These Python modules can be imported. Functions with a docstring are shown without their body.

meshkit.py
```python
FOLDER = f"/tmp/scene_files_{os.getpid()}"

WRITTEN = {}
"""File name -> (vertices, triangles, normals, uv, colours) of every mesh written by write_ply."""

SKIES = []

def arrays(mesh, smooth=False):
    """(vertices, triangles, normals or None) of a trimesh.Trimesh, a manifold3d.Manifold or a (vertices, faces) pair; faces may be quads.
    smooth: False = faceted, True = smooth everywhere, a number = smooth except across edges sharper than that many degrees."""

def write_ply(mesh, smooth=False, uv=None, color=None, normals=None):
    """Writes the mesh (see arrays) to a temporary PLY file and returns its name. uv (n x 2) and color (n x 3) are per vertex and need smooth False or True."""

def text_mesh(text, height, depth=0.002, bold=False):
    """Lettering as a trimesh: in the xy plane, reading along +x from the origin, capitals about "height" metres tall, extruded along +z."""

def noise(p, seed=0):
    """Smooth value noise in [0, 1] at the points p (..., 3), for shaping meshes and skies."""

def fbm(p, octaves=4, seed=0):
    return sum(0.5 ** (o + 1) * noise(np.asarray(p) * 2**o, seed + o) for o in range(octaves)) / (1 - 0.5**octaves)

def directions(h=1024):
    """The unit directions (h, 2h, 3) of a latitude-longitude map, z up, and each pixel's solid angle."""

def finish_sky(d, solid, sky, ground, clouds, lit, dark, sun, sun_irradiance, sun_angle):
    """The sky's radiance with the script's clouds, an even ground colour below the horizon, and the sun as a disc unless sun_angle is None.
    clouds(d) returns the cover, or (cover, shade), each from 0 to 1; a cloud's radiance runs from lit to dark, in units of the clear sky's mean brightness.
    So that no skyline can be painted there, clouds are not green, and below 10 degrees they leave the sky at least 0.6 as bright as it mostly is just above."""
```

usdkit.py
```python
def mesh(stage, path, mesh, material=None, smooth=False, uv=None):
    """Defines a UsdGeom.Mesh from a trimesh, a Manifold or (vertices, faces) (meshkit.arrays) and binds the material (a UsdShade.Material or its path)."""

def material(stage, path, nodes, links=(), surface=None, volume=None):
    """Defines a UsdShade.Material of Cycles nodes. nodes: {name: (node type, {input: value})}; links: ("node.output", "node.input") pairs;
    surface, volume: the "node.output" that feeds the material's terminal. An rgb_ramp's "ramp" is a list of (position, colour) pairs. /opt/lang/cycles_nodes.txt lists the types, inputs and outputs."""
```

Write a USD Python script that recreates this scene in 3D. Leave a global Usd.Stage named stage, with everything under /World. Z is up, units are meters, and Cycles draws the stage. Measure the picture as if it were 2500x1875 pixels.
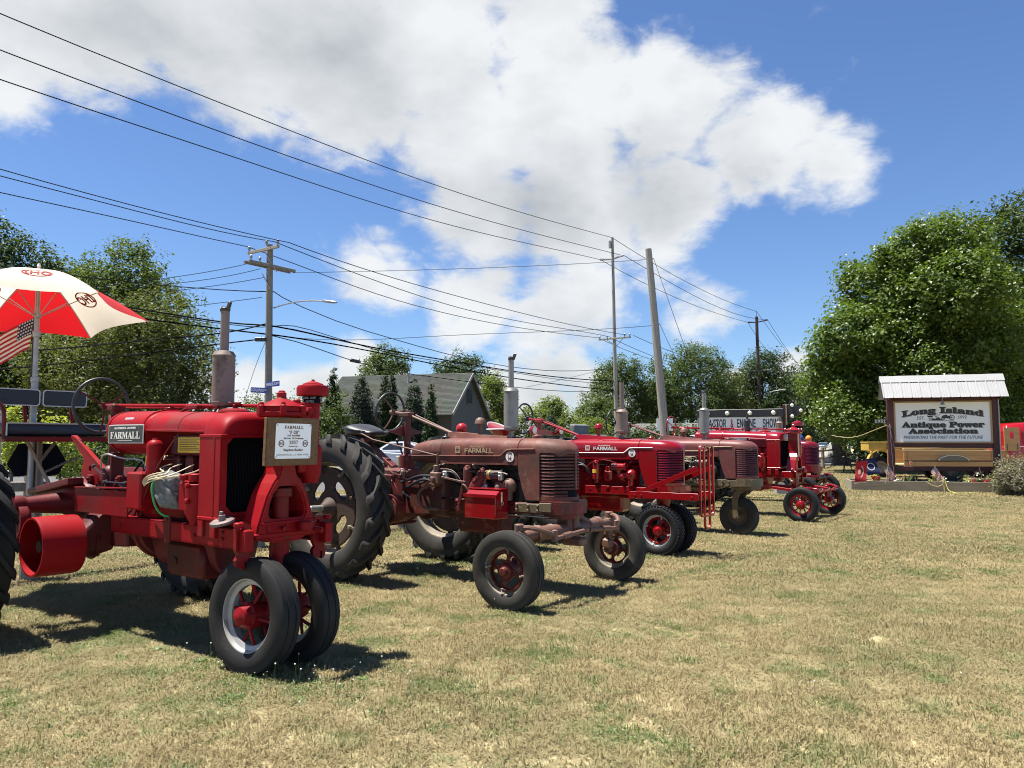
import math, random, glob
import numpy as np, trimesh, shapely, shapely.ops, shapely.affinity
from shapely.geometry import Polygon, Point, box as sbox, LineString
import meshkit, usdkit
from pxr import Usd, UsdGeom, UsdLux, UsdShade, Gf, Sdf, Vt

random.seed(7)
stage = Usd.Stage.CreateInMemory()
UsdGeom.SetStageUpAxis(stage, 'Z')
UsdGeom.SetStageMetersPerUnit(stage, 1.0)
UsdGeom.Xform.Define(stage, '/World')
UsdGeom.Scope.Define(stage, '/World/Looks')
# ------------------------------------------------------------------ camera, sky, sun
CAM_H, PITCH = 1.4, math.atan(142.5 / 1878.0)
cam = UsdGeom.Camera.Define(stage, '/World/camera')
cam.AddTranslateOp().Set(Gf.Vec3d(0, 0, CAM_H))
cam.AddRotateXOp().Set(90 + math.degrees(PITCH))
cam.CreateHorizontalApertureAttr(36.0)
cam.CreateVerticalApertureAttr(27.0)
cam.CreateFocalLengthAttr(1878.0 / 2500 * 36)
cam.CreateClippingRangeAttr(Gf.Vec2f(0.05, 5000))
cam.CreateExposureAttr(EXPOSURE := 1.5)
SUN_EL = math.radians(71.5); SUN_DIR2 = np.array([-0.985, 0.13]); SUN_DIR2 /= np.linalg.norm(SUN_DIR2)
SUN = np.array([SUN_DIR2[0] * math.cos(SUN_EL), SUN_DIR2[1] * math.cos(SUN_EL), math.sin(SUN_EL)])
SUN_ROT = math.atan2(SUN[0], SUN[1])
sun = UsdLux.DistantLight.Define(stage, '/World/sun')
sun.CreateIntensityAttr(1.25); sun.CreateAngleAttr(0.5); sun.CreateColorAttr(Gf.Vec3f(1, 0.95, 0.87))
sun.CreateNormalizeAttr(True)
_z = SUN; _x = np.cross([0, 0, 1.0], _z); _x /= np.linalg.norm(_x); _y = np.cross(_z, _x)
sun.AddTransformOp().Set(Gf.Matrix4d(*_x, 0, *_y, 0, *_z, 0, 0, 0, 30, 1))


def ray(u, v):
    "direction through the photograph's pixel (2500 x 1875), used only to measure where things stand"
    x, z = (u - 1250) / 1878.0, -(v - 937.5) / 1878.0
    return np.array([x, math.cos(PITCH) - z * math.sin(PITCH), math.sin(PITCH) + z * math.cos(PITCH)])


def at(u, v, Y):
    d = ray(u, v); t = Y / d[1]
    return np.array([d[0] * t, Y, CAM_H + d[2] * t])


def gx(u, Y):
    return at(u, 1080, Y)[0]


# sky with clouds: soft banks of cloud placed by direction, broken up by noise
def sky_material():
    N = {'tc': ('texture_coordinate', {}),
         'sky': ('sky_texture', {'sky_type': 'single_scattering', 'sun_disc': False, 'sun_elevation': SUN_EL, 'sun_rotation': SUN_ROT,
                                 'altitude': 0.0, 'air_density': 1.0, 'aerosol_density': 0.15, 'ozone_density': 3.0})}
    L = []
    def banks(tag, blobs):
        prev = None
        for i, (u, v, r, a) in enumerate(blobs):
            c = ray(u, v); c = c / np.linalg.norm(c)
            N[f'{tag}d{i}'] = ('vector_math', {'math_type': 'distance', 'vector2': tuple(c)})
            L.append(('wv.vector', f'{tag}d{i}.vector1'))
            N[f'{tag}m{i}'] = ('map_range', {'range_type': 'smoothstep', 'from_min': r / 1878.0, 'from_max': 0.0, 'to_min': 0.0, 'to_max': a, 'clamp': True})
            L.append((f'{tag}d{i}.value', f'{tag}m{i}.value'))
            if prev is None:
                prev = f'{tag}m{i}.result'
            else:
                N[f'{tag}x{i}'] = ('math', {'math_type': 'smoothmax', 'value3': 0.12})
                L.append((prev, f'{tag}x{i}.value1')); L.append((f'{tag}m{i}.result', f'{tag}x{i}.value2'))
                prev = f'{tag}x{i}.value'
        return prev
    # warp the direction a little so the banks have uneven edges
    N['wn'] = ('noise_texture', {'scale': 5.0, 'detail': 3.0, 'roughness': 0.55})
    N['ws'] = ('vector_math', {'math_type': 'subtract', 'vector2': (0.5, 0.5, 0.5)})
    N['wm'] = ('vector_math', {'math_type': 'scale', 'scale': 0.10})
    N['wv'] = ('vector_math', {'math_type': 'add'})
    L += [('tc.generated', 'wn.vector'), ('wn.color', 'ws.vector1'), ('ws.vector', 'wm.vector1'), ('tc.generated', 'wv.vector1'), ('wm.vector', 'wv.vector2')]
    cover = banks('c', [(-60, 60, 330, 1.0), (250, 40, 330, 1.0), (560, 80, 370, 1.0), (830, 130, 360, 1.0), (1060, 90, 330, 0.95), (1350, 40, 300, 0.80), (-200, 300, 120, 0.4),
                         (1150, 320, 330, 0.95), (1400, 270, 380, 0.98), (1650, 300, 330, 0.92), (1640, 190, 200, 0.80), (1850, 390, 270, 0.95), (2020, 400, 190, 0.80),
                         (1180, 500, 290, 0.92), (1420, 480, 340, 1.0), (1650, 500, 260, 0.90),
                         (930, 690, 230, 0.74), (1150, 720, 260, 0.80), (1420, 740, 280, 0.84), (1600, 640, 210, 0.66), (1700, 760, 190, 0.62), (1350, 880, 260, 0.72), (1130, 830, 150, 0.3),
                         (620, 965, 170, 1.1), (740, 965, 150, 1.1), (845, 905, 130, 1.1), (540, 960, 140, 1.0), (900, 960, 130, 1.0), (1250, 940, 130, 0.8), (1450, 950, 160, 0.75), (1960, 895, 120, 1.0), (1790, 915, 90, 0.9), (1300, 990, 190, 1.0), (1400, 900, 150, .85),
                         (1690, 20, 130, 0.22), (2000, 10, 150, 0.24), (2000, 230, 80, 0.25)])
    # thin, broken cloud everywhere else too
    N['bg'] = ('noise_texture', {'scale': 2.3, 'detail': 2.0, 'roughness': 0.5})
    N['bgr'] = ('map_range', {'from_min': 0.5, 'from_max': 0.75, 'to_min': 0.0, 'to_max': 0.42, 'clamp': True})
    N['bgx'] = ('math', {'math_type': 'maximum'})
    N['map'] = ('mapping', {'scale': (1.0, 1.0, 1.7), 'location': (3.1, 0.4, 1.2)})
    L += [('tc.generated', 'map.vector'), ('map.vector', 'bg.vector'), ('bg.fac', 'bgr.value'), (cover, 'bgx.value1')]
    N['out'] = ('separate_xyz', {}); N['outm'] = ('map_range', {'from_min': 0.1, 'from_max': -0.3, 'to_min': 0.0, 'to_max': 1.0, 'clamp': True}); N['bgo'] = ('math', {'math_type': 'multiply'})
    L += [('tc.generated', 'out.vector'), ('out.y', 'outm.value'), ('bgr.result', 'bgo.value1'), ('outm.result', 'bgo.value2'), ('bgo.value', 'bgx.value2')]
    N['n1'] = ('noise_texture', {'scale': 6.5, 'detail': 9.0, 'roughness': 0.62, 'distortion': 0.25})
    N['n2'] = ('noise_texture', {'scale': 20.0, 'detail': 9.0, 'roughness': 0.6, 'distortion': 0.4})
    N['a1'] = ('math', {'math_type': 'multiply_add', 'value2': 1.15, 'value3': -0.575})
    N['a2'] = ('math', {'math_type': 'multiply_add', 'value2': 0.62, 'value3': -0.31})
    N['s1'] = ('math', {'math_type': 'add'}); N['s2'] = ('math', {'math_type': 'add'})
    L += [('map.vector', 'n1.vector'), ('map.vector', 'n2.vector'), ('n1.fac', 'a1.value1'), ('n2.fac', 'a2.value1'), ('bgx.value', 's1.value1'), ('a1.value', 's1.value2'), ('s1.value', 's2.value1'), ('a2.value', 's2.value2')]
    N['cov'] = ('map_range', {'range_type': 'smoothstep', 'from_min': 0.28, 'from_max': 0.68, 'to_min': 0.0, 'to_max': 0.97, 'clamp': True})
    L += [('s2.value', 'cov.value')]
    # thick parts of the banks are grey underneath, thin edges bright
    shade = banks('g', [(380, 90, 420, 0.55), (800, 130, 340, 0.62), (60, 60, 260, 0.3), (1330, 540, 300, 0.75), (1600, 470, 230, 0.65), (1130, 500, 240, 0.55), (1800, 440, 150, 0.35), (1080, 200, 200, 0.4), (1400, 800, 240, 0.35), (1350, 980, 200, 0.45), (700, 1020, 160, 0.4)])
    N['n3'] = ('noise_texture', {'scale': 9.0, 'detail': 6.0, 'roughness': 0.55})
    N['a3'] = ('math', {'math_type': 'multiply_add', 'value2': 1.3, 'value3': -0.65})
    N['s3'] = ('math', {'math_type': 'add', 'use_clamp': True})
    L += [('map.vector', 'n3.vector'), ('n3.fac', 'a3.value1'), (shade, 's3.value1'), ('a3.value', 's3.value2')]
    N['cc'] = ('rgb_ramp', {'ramp': [(0.0, CLOUD_LIT), (0.5, tuple(np.array(CLOUD_LIT) * .5 + np.array(CLOUD_DARK) * .5)), (1.0, CLOUD_DARK)]})
    N['tint'] = ('mix', {'mix_type': 'multiply', 'fac': 1.0, 'color2': SKY_TINT})
    N['mix'] = ('mix', {'mix_type': 'mix'})
    N['bgd'] = ('background_shader', {'strength': 0.052})
    L += [('s3.value', 'cc.fac'), ('cov.result', 'mix.fac'), ('sky.color', 'tint.color1'), ('tint.color', 'mix.color1'), ('cc.color', 'mix.color2'), ('mix.color', 'bgd.color')]
    return usdkit.material(stage, '/World/Looks/sky', N, L, surface='bgd.background')


CLOUD_LIT, CLOUD_DARK, SKY_TINT = (6.2, 6.35, 6.45), (3.2, 3.42, 3.65), (.70, .83, 1.03)
dome = UsdLux.DomeLight.Define(stage, '/World/sky')
UsdShade.MaterialBindingAPI.Apply(dome.GetPrim()).Bind(sky_material())
# ------------------------------------------------------------------ helpers
_used = {}
def numbered(parent, name):
    k = f'{parent}/{name}'
    n = _used.get(k, -1) + 1
    _used[k] = n
    return k if n == 0 else f'{k}_{n:03d}'


def path_of(p):
    return '/World' if p is None else (p if isinstance(p, str) else str(p.GetPath()))


def tag(prim, label=None, cat=None, group=None, kind=None):
    for k, v in (('label', label), ('category', cat), ('group', group), ('kind', kind)):
        if v: prim.SetCustomDataByKey(k, v)
    return prim


def obj(name, mesh, mat, parent=None, smooth=35, **kw):
    if isinstance(mesh, (list, tuple)) and not isinstance(mesh[0], np.ndarray):
        mesh = cat(*mesh)
    p = usdkit.mesh(stage, numbered(path_of(parent), name), mesh, mat, smooth=smooth).GetPrim()
    return tag(p, **kw)


def thing(name, label, category, loc=(0, 0, 0), rot=0.0, group=None, parent=None):
    x = UsdGeom.Xform.Define(stage, numbered(path_of(parent), name))
    if parent is None:
        x.AddTranslateOp().Set(Gf.Vec3d(*map(float, loc))); x.AddRotateZOp().Set(float(rot))
    return tag(x.GetPrim(), label, category, group)


def sub(name, parent):
    return UsdGeom.Xform.Define(stage, numbered(path_of(parent), name)).GetPrim()


def copy_of(src, name, label, loc, rot=0.0, scale=None, category=None, group=None):
    d = src.GetCustomData()
    x = UsdGeom.Xform.Define(stage, numbered('/World', name))
    x.AddTranslateOp().Set(Gf.Vec3d(*map(float, loc))); x.AddRotateZOp().Set(float(rot))
    if scale: x.AddScaleOp().Set(Gf.Vec3f(*scale))
    p = x.GetPrim()
    p.GetReferences().AddInternalReference(src.GetPath()); p.SetInstanceable(True)
    return tag(p, label, category or d['category'], group or d.get('group'))


def T_(v, f):
    return trimesh.Trimesh(np.asarray(v, float), np.asarray(f, int), process=False)


def cat(*ms):
    out = []
    for m in ms:
        out += list(m) if isinstance(m, (list, tuple)) else [m]
    return out[0] if len(out) == 1 else trimesh.util.concatenate(out)


_tpl = []
for _a in range(3):
    for _sx in (-1, 1):
        for _sy in (-1, 1):
            for _sz in (-1, 1):
                _tpl.append((_sx, _sy, _sz, _a))
_S = np.array([t[:3] for t in _tpl], float)
_K = np.ones((24, 3)); _K[np.arange(24), [t[3] for t in _tpl]] = 0
_hull = trimesh.convex.convex_hull(_S * (1 - .2 * _K)); 
from scipy.spatial import cKDTree as _KD
_BF = _KD(_S * (1 - .2 * _K)).query(_hull.vertices)[1][_hull.faces]


def bx(x0, x1, y0, y1, z0, z1, c=.006):
    h = np.array([x1 - x0, y1 - y0, z1 - z0]) / 2.0
    c = min(c, .45 * abs(h).min())
    return T_(_S * (abs(h) - c * _K) + np.array([x0 + x1, y0 + y1, z0 + z1]) / 2, _BF)


def frame_of(d):
    d = np.asarray(d, float); d = d / np.linalg.norm(d)
    up = np.array([0, 0, 1.0]) if abs(d[2]) < .93 else np.array([1.0, 0, 0])
    s = np.cross(d, up); s /= np.linalg.norm(s)
    return d, s, np.cross(s, d)


def bar(p0, p1, w, h, c=.004):
    "beam from p0 to p1, w across, h tall"
    p0, p1 = np.asarray(p0, float), np.asarray(p1, float)
    d, s, u = frame_of(p1 - p0); L = np.linalg.norm(p1 - p0)
    m = bx(-L / 2, L / 2, -w / 2, w / 2, -h / 2, h / 2, c)
    m.apply_transform(np.vstack([np.column_stack([d, s, u, (p0 + p1) / 2]), [0, 0, 0, 1]]))
    return m


def tube(pts, r, n=10, cap=True):
    pts = np.asarray(pts, float); k = len(pts)
    r = np.broadcast_to(np.asarray(r, float), (k,))
    tan = np.gradient(pts, axis=0) if k > 2 else np.repeat([pts[1] - pts[0]], 2, 0)
    tan /= np.linalg.norm(tan, axis=1, keepdims=True)
    _, s, u = frame_of(tan[0]); a = np.arange(n) * 2 * np.pi / n; rings = []
    for i in range(k):
        s = s - tan[i] * (s @ tan[i]); s /= np.linalg.norm(s); u = np.cross(s, tan[i])
        rings.append(pts[i] + r[i] * (np.outer(np.cos(a), s) + np.outer(np.sin(a), u)))
    return loft(rings, cap)


def loft(rings, cap=True, closed=True):
    rings = [np.asarray(q, float) for q in rings]; n = len(rings[0]); k = len(rings)
    v = np.vstack(rings); f = []
    j = np.arange(n if closed else n - 1); j2 = (j + 1) % n
    for i in range(k - 1):
        a, b, c, d = i * n + j, i * n + j2, (i + 1) * n + j2, (i + 1) * n + j
        f += [np.stack([a, b, c], 1), np.stack([a, c, d], 1)]
    if cap:
        v = np.vstack([v, rings[0].mean(0), rings[-1].mean(0)])
        f += [np.stack([np.full(len(j), n * k), j2, j], 1), np.stack([np.full(len(j), n * k + 1), (k - 1) * n + j, (k - 1) * n + j2], 1)]
    m = T_(v, np.vstack(f))
    if cap and m.volume < 0: m.invert()
    return m


def lathe(prof, c=(0, 0, 0), axis='z', n=32, closed=False):
    "prof: (radius, height along the axis) pairs"
    a = np.arange(n) * 2 * np.pi / n; pr = list(prof) + ([prof[0]] if closed else [])
    rings = [np.column_stack([r * np.cos(a), r * np.sin(a), np.full(n, h)]) for r, h in pr]
    m = loft(rings, cap=False)
    if axis == 'x': m.vertices = m.vertices[:, [2, 0, 1]]
    if axis == 'y': m.vertices = m.vertices[:, [1, 2, 0]]
    if closed and m.volume < 0 or (not closed and _outward(m, axis) < 0): m.invert()
    m.apply_translation(c)
    return m


def _outward(m, axis):
    k = 'xyz'.index(axis); cn = m.triangles_center.copy(); cn[:, k] -= cn[:, k].mean() 
    return float((m.triangles.shape[0] and (np.cross(m.triangles[:, 1] - m.triangles[:, 0], m.triangles[:, 2] - m.triangles[:, 0]) * cn).sum()))


def cyl(c, r, h, axis='z', n=24, bev=.006):
    b = min(bev, r * .4, h * .4)
    return lathe([(0, -h / 2), (r - b, -h / 2), (r, -h / 2 + b), (r, h / 2 - b), (r - b, h / 2), (0, h / 2)], c, axis, n)


def rod(p0, p1, r, n=10):
    return tube([p0, p1], r, n)


def extr(poly, a, b, plane='xz'):
    "polygon in the named plane pushed from a to b along the third axis"
    if not isinstance(poly, shapely.geometry.base.BaseGeometry): poly = Polygon(poly)
    if not poly.is_valid: poly = poly.buffer(0)
    ms = []
    for g in getattr(poly, 'geoms', [poly]):
        if g.area < 1e-9: continue
        m = trimesh.creation.extrude_polygon(g, b - a, engine='earcut')
        v = m.vertices.copy(); v[:, 2] += a
        if plane == 'xz': m.vertices = v[:, [0, 2, 1]]; m.invert()
        elif plane == 'yz': m.vertices = v[:, [2, 0, 1]]
        else: m.vertices = v
        ms.append(m)
    return cat(*ms)


def ell(c, r, sub_=2):
    m = trimesh.creation.icosphere(sub_, 1.0); m.vertices = m.vertices * np.asarray(r) + np.asarray(c)
    return m


def hull(*pts):
    return trimesh.convex.convex_hull(np.vstack([np.asarray(p.vertices if hasattr(p, 'vertices') else p, float) for p in pts]))


def ring(c, R, r, axis=(0, 0, 1), n=40, m=8, squash=1.0):
    d, s, u = frame_of(axis); a = np.arange(n) * 2 * np.pi / n; b = np.arange(m) * 2 * np.pi / m
    rings = [np.asarray(c) + (R + r * np.cos(b))[:, None] * (math.cos(t) * s + math.sin(t) * u) + (r * squash * np.sin(b))[:, None] * d for t in a]
    k = loft(rings + [rings[0]], cap=False)
    if k.volume < 0: k.invert()
    return k


def moved(m, R=None, t=(0, 0, 0)):
    m = m.copy()
    if R is not None: m.vertices = m.vertices @ np.asarray(R).T
    m.apply_translation(t); return m


def rotm(axis, deg):
    return trimesh.transformations.rotation_matrix(math.radians(deg), axis)[:3, :3]


def turn(m, axis, deg, about=(0, 0, 0)):
    return moved(moved(moved(m, None, -np.asarray(about, float)), rotm(axis, deg)), None, about)


def smoothpts(pts, n=24):
    from scipy.interpolate import CubicSpline
    pts = np.asarray(pts, float); t = np.r_[0, np.cumsum(np.linalg.norm(np.diff(pts, axis=0), axis=1))]
    return CubicSpline(t, pts)(np.linspace(0, t[-1], n))


# lettering --------------------------------------------------------
_FD = glob.glob('/opt/blender-*/*/datafiles/fonts')[0]
def _serif(s):
    o = ''
    for ch in s:
        if 'A' <= ch <= 'Z': o += chr(0x1D400 + ord(ch) - 65)
        elif 'a' <= ch <= 'z': o += chr(0x1D41A + ord(ch) - 97)
        elif '0' <= ch <= '9': o += chr(0x1D7CE + ord(ch) - 48)
        else: o += ch
    return o


_fonts = {}
def text_poly(s, height, serif=False, bold=False, stretch=1.0, slant=0.0):
    "lettering as shapely shape: baseline at y=0, centred on x=0, capitals `height` tall"
    from PIL import Image, ImageDraw, ImageFont
    key = 'NotoSansMath-Regular.woff2' if serif else 'Inter.woff2'
    if key not in _fonts: _fonts[key] = ImageFont.truetype(f'{_FD}/{key}', 96)
    f = _fonts[key]
    if serif: s = _serif(s)
    sw = 2 * bold
    x0, y0, x1, y1 = f.getbbox(s, anchor='ls', stroke_width=sw)
    im = Image.new('L', (x1 - x0 + 8, y1 - y0 + 8))
    ImageDraw.Draw(im).text((4 - x0, 4 - y0), s, 255, f, anchor='ls', stroke_width=sw)
    on = np.pad(np.asarray(im) > 127, ((0, 0), (1, 1))).astype(np.int8)
    rows, st = np.nonzero(np.diff(on, axis=1) == 1); en = np.nonzero(np.diff(on, axis=1) == -1)[1]
    g = shapely.union_all(shapely.box(st, -rows - 1, en, -rows)).buffer(.6).buffer(-.6).simplify(.8)
    k = height / 69.0
    return shapely.affinity.affine_transform(g, [k * stretch, k * slant, 0, k, -(x1 - x0 + 8) / 2 * k * stretch, (4 - y0) * k])


def decal(shape, origin, ex, ey, depth=.002, warp=None):
    "flat print: shape laid on the plane through origin spanned by ex, ey"
    ex = np.asarray(ex, float); ey = np.asarray(ey, float); ez = np.cross(ex, ey); ez /= np.linalg.norm(ez)
    m = extr(shape, 0, depth, 'xy'); v = m.vertices
    if warp is not None: v = warp(v)
    m.vertices = np.asarray(origin, float) + v[:, :1] * ex + v[:, 1:2] * ey + v[:, 2:] * ez
    return m


def text(s, h, origin, ex, ey, serif=False, bold=False, stretch=1.0, slant=0.0, depth=.002, warp=None):
    return decal(text_poly(s, h, serif, bold, stretch, slant), origin, ex, ey, depth, warp)


def xform(poly, sx=1, sy=1, dx=0, dy=0):
    return shapely.affinity.affine_transform(poly, [sx, 0, 0, sy, dx, dy])


def rrect(w, h, r=.01):
    return sbox(-w / 2 + r, -h / 2 + r, w / 2 - r, h / 2 - r).buffer(r, 4)
# ------------------------------------------------------------------ materials
M = {}
def mat(name, nodes, links, surface):
    M[name] = usdkit.material(stage, f'/World/Looks/{name}', nodes, links, surface)
    return M[name]


def surf(name, c1, c2=None, rough=.5, scale=4.0, metallic=0.0, spots=None, spot_at=.62, spot_scale=9.0, bump=0.0, bump_scale=40.0, coat=0.0, rough2=None, stretch=(1, 1, 1), spec=.5, detail=5.0, spot_soft=.06, grime=None, grime_at=.55, chips=None, world=False, translucent=0.0, spot_rough=None):
    "plain surface: two mottled tones, optional worn spots, fine relief"
    c2 = c2 or tuple(x * .8 for x in c1)
    N = {'tc': ('texture_coordinate', {}), 'geo': ('geometry', {}), 'mp': ('mapping', {'scale': stretch}),
         'n1': ('noise_texture', {'scale': scale, 'detail': detail, 'roughness': .6}),
         'r1': ('map_range', {'from_min': .3, 'from_max': .7, 'clamp': True}),
         'm1': ('mix', {'color1': c1, 'color2': c2}),
         'p': ('principled_bsdf', {'roughness': rough, 'metallic': metallic, 'coat_weight': coat, 'coat_roughness': .06, 'specular_ior_level': spec})}
    L = [('geo.position' if world else 'tc.object', 'mp.vector'), ('mp.vector', 'n1.vector'), ('n1.fac', 'r1.value'), ('r1.result', 'm1.fac')]
    col = 'm1.color'
    if rough2 is not None:
        N['rr'] = ('map_range', {'from_min': .3, 'from_max': .7, 'to_min': rough, 'to_max': rough2, 'clamp': True}); L += [('n1.fac', 'rr.value'), ('rr.result', 'p.roughness')]
    if spots:
        N['n2'] = ('noise_texture', {'scale': spot_scale, 'detail': 8.0, 'roughness': .68})
        N['r2'] = ('map_range', {'from_min': spot_at, 'from_max': spot_at + spot_soft, 'clamp': True})
        N['m2'] = ('mix', {'color2': spots})
        L += [('mp.vector', 'n2.vector'), ('n2.fac', 'r2.value'), ('r2.result', 'm2.fac'), (col, 'm2.color1')]; col = 'm2.color'
    if grime:
        N['n4'] = ('noise_texture', {'scale': 2.1, 'detail': 9.0, 'roughness': .7}); N['r4'] = ('map_range', {'from_min': grime_at, 'from_max': grime_at + .16, 'to_max': .75, 'clamp': True}); N['m4'] = ('mix', {'color2': grime})
        N['mp4'] = ('mapping', {'location': (3.7, 1.3, .4)}); L += [('mp.vector', 'mp4.vector'), ('mp4.vector', 'n4.vector'), ('n4.fac', 'r4.value'), ('r4.result', 'm4.fac'), (col, 'm4.color1')]; col = 'm4.color'
    if chips:
        N['n5'] = ('noise_texture', {'scale': 38.0, 'detail': 5.0, 'roughness': .6}); N['r5'] = ('map_range', {'from_min': .70, 'from_max': .72, 'clamp': True}); N['m5'] = ('mix', {'color2': chips})
        L += [('mp.vector', 'n5.vector'), ('n5.fac', 'r5.value'), ('r5.result', 'm5.fac'), (col, 'm5.color1')]; col = 'm5.color'
    L.append((col, 'p.base_color'))
    if bump:
        N['n3'] = ('noise_texture', {'scale': bump_scale, 'detail': 4.0}); N['b'] = ('bump', {'strength': bump, 'distance': .01})
        L += [('mp.vector', 'n3.vector'), ('n3.fac', 'b.height'), ('b.normal', 'p.normal')]
    out = 'p.BSDF'
    if translucent:
        N['tr'] = ('translucent_bsdf', {}); N['mx'] = ('mix_closure', {'fac': translucent})
        L += [(col, 'tr.color'), ('p.BSDF', 'mx.closure1'), ('tr.BSDF', 'mx.closure2')]; out = 'mx.closure'
    return mat(name, N, L, out)


# tractor paints
surf('red_faded', (0.2346, 0.0047, 0.0078), (0.1799, 0.0039, 0.007), rough=.42, scale=2.5, spec=.12, spots=(.235, .016, .016), spot_at=.64, spot_scale=3.0, spot_soft=.2, bump=.05, bump_scale=60, rough2=.58, grime=(.105, .032, .026), grime_at=.52, chips=(.09, .035, .03))
surf('red_chipped', (0.1904, 0.0038, 0.0068), (0.1371, 0.0038, 0.006), rough=.45, scale=3.0, spec=.15, spots=(.06, .035, .03), spot_at=.70, spot_scale=16, spot_soft=.03, bump=.08, bump_scale=50, grime=(.060, .022, .018), grime_at=.45, chips=(.08, .05, .04))
surf('red_new', (.215, .0030, .0055), (.185, .0026, .005), rough=.26, scale=2.0, coat=.35, spec=.35, grime=(.12, .012, .010), grime_at=.58)
surf('red_shade_grease', (.105, .006, .008), (.070, .007, .008), rough=.5, spec=.25, scale=5, spots=(.035, .018, .014), spot_at=.55, spot_scale=7, spot_soft=.15, bump=.15, bump_scale=50, grime=(.03, .015, .012), grime_at=.5)  # darker copy of the red: shade on lower castings painted in, plus grease spots
surf('red_cherry', (0.1496, 0.0027, 0.0095), (0.1224, 0.0027, 0.0088), rough=.28, scale=2.0, coat=.25, spec=.4)
surf('red_rust', (.150, .048, .034), (.085, .027, .020), rough=.56, spec=.3, scale=4.5, spots=(.20, .115, .085), spot_at=.55, spot_scale=7, spot_soft=.2, bump=.12, bump_scale=70, rough2=.7, detail=9, grime=(.060, .036, .026), grime_at=.5, chips=(.26, .16, .12))
surf('red_rust_dark', (0.1275, 0.0128, 0.012), (0.0638, 0.0165, 0.012), rough=.55, spec=.3, scale=6, spots=(.17, .10, .06), spot_at=.58, spot_scale=11, spot_soft=.08, bump=.2, bump_scale=60, detail=8, grime=(.06, .042, .03), grime_at=.48, chips=(.28, .24, .2))
surf('red_pink', (0.1396, 0.0394, 0.0346), (0.1001, 0.0255, 0.023), rough=.45, spec=.35, scale=5, spots=(.30, .17, .15), spot_at=.6, spot_scale=22, spot_soft=.1, bump=.06, bump_scale=80, rough2=.55, grime=(.11, .05, .04), grime_at=.52)
surf('rust', (0.0551, 0.0289, 0.0189), (0.0341, 0.0173, 0.0116), rough=.75, scale=12, bump=.3, bump_scale=80, detail=8)
surf('rust_brown', (0.098, 0.0525, 0.035), (0.14, 0.063, 0.042), rough=.6, scale=9, bump=.2, bump_scale=60, spots=(.24, .15, .10), spot_at=.62, spot_scale=14)
surf('olive_metal', (0.12, 0.09, 0.045), (0.075, 0.0525, 0.0263), rough=.6, scale=8, bump=.15, spots=(.22, .18, .10), spot_at=.6, spot_scale=12)
surf('greasy_and_shade', (.022, .019, .017), (.045, .033, .025), rough=.5, scale=14, bump=.2, spots=(.11, .06, .04), spot_at=.62, spot_scale=12)  # grease on engine blocks; also painted shade on the near pulley spokes
surf('black_iron', (0.0126, 0.0126, 0.014), (0.021, 0.0196, 0.0189), rough=.45, scale=12, bump=.05)
surf('core_black', (.006, .007, .010), (.008, .009, .012), rough=.8, scale=30, spec=.05)
surf('rubber', (0.0096, 0.0096, 0.0104), (0.016, 0.0152, 0.0144), rough=.65, scale=7, spots=(.045, .041, .034), spot_at=.6, spot_scale=5, spot_soft=.25, bump=.08, bump_scale=90, spec=.22)
surf('rubber_new', (.009, .009, .010), (.013, .013, .014), rough=.55, scale=7, bump=.05, bump_scale=90, spec=.22)
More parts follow.
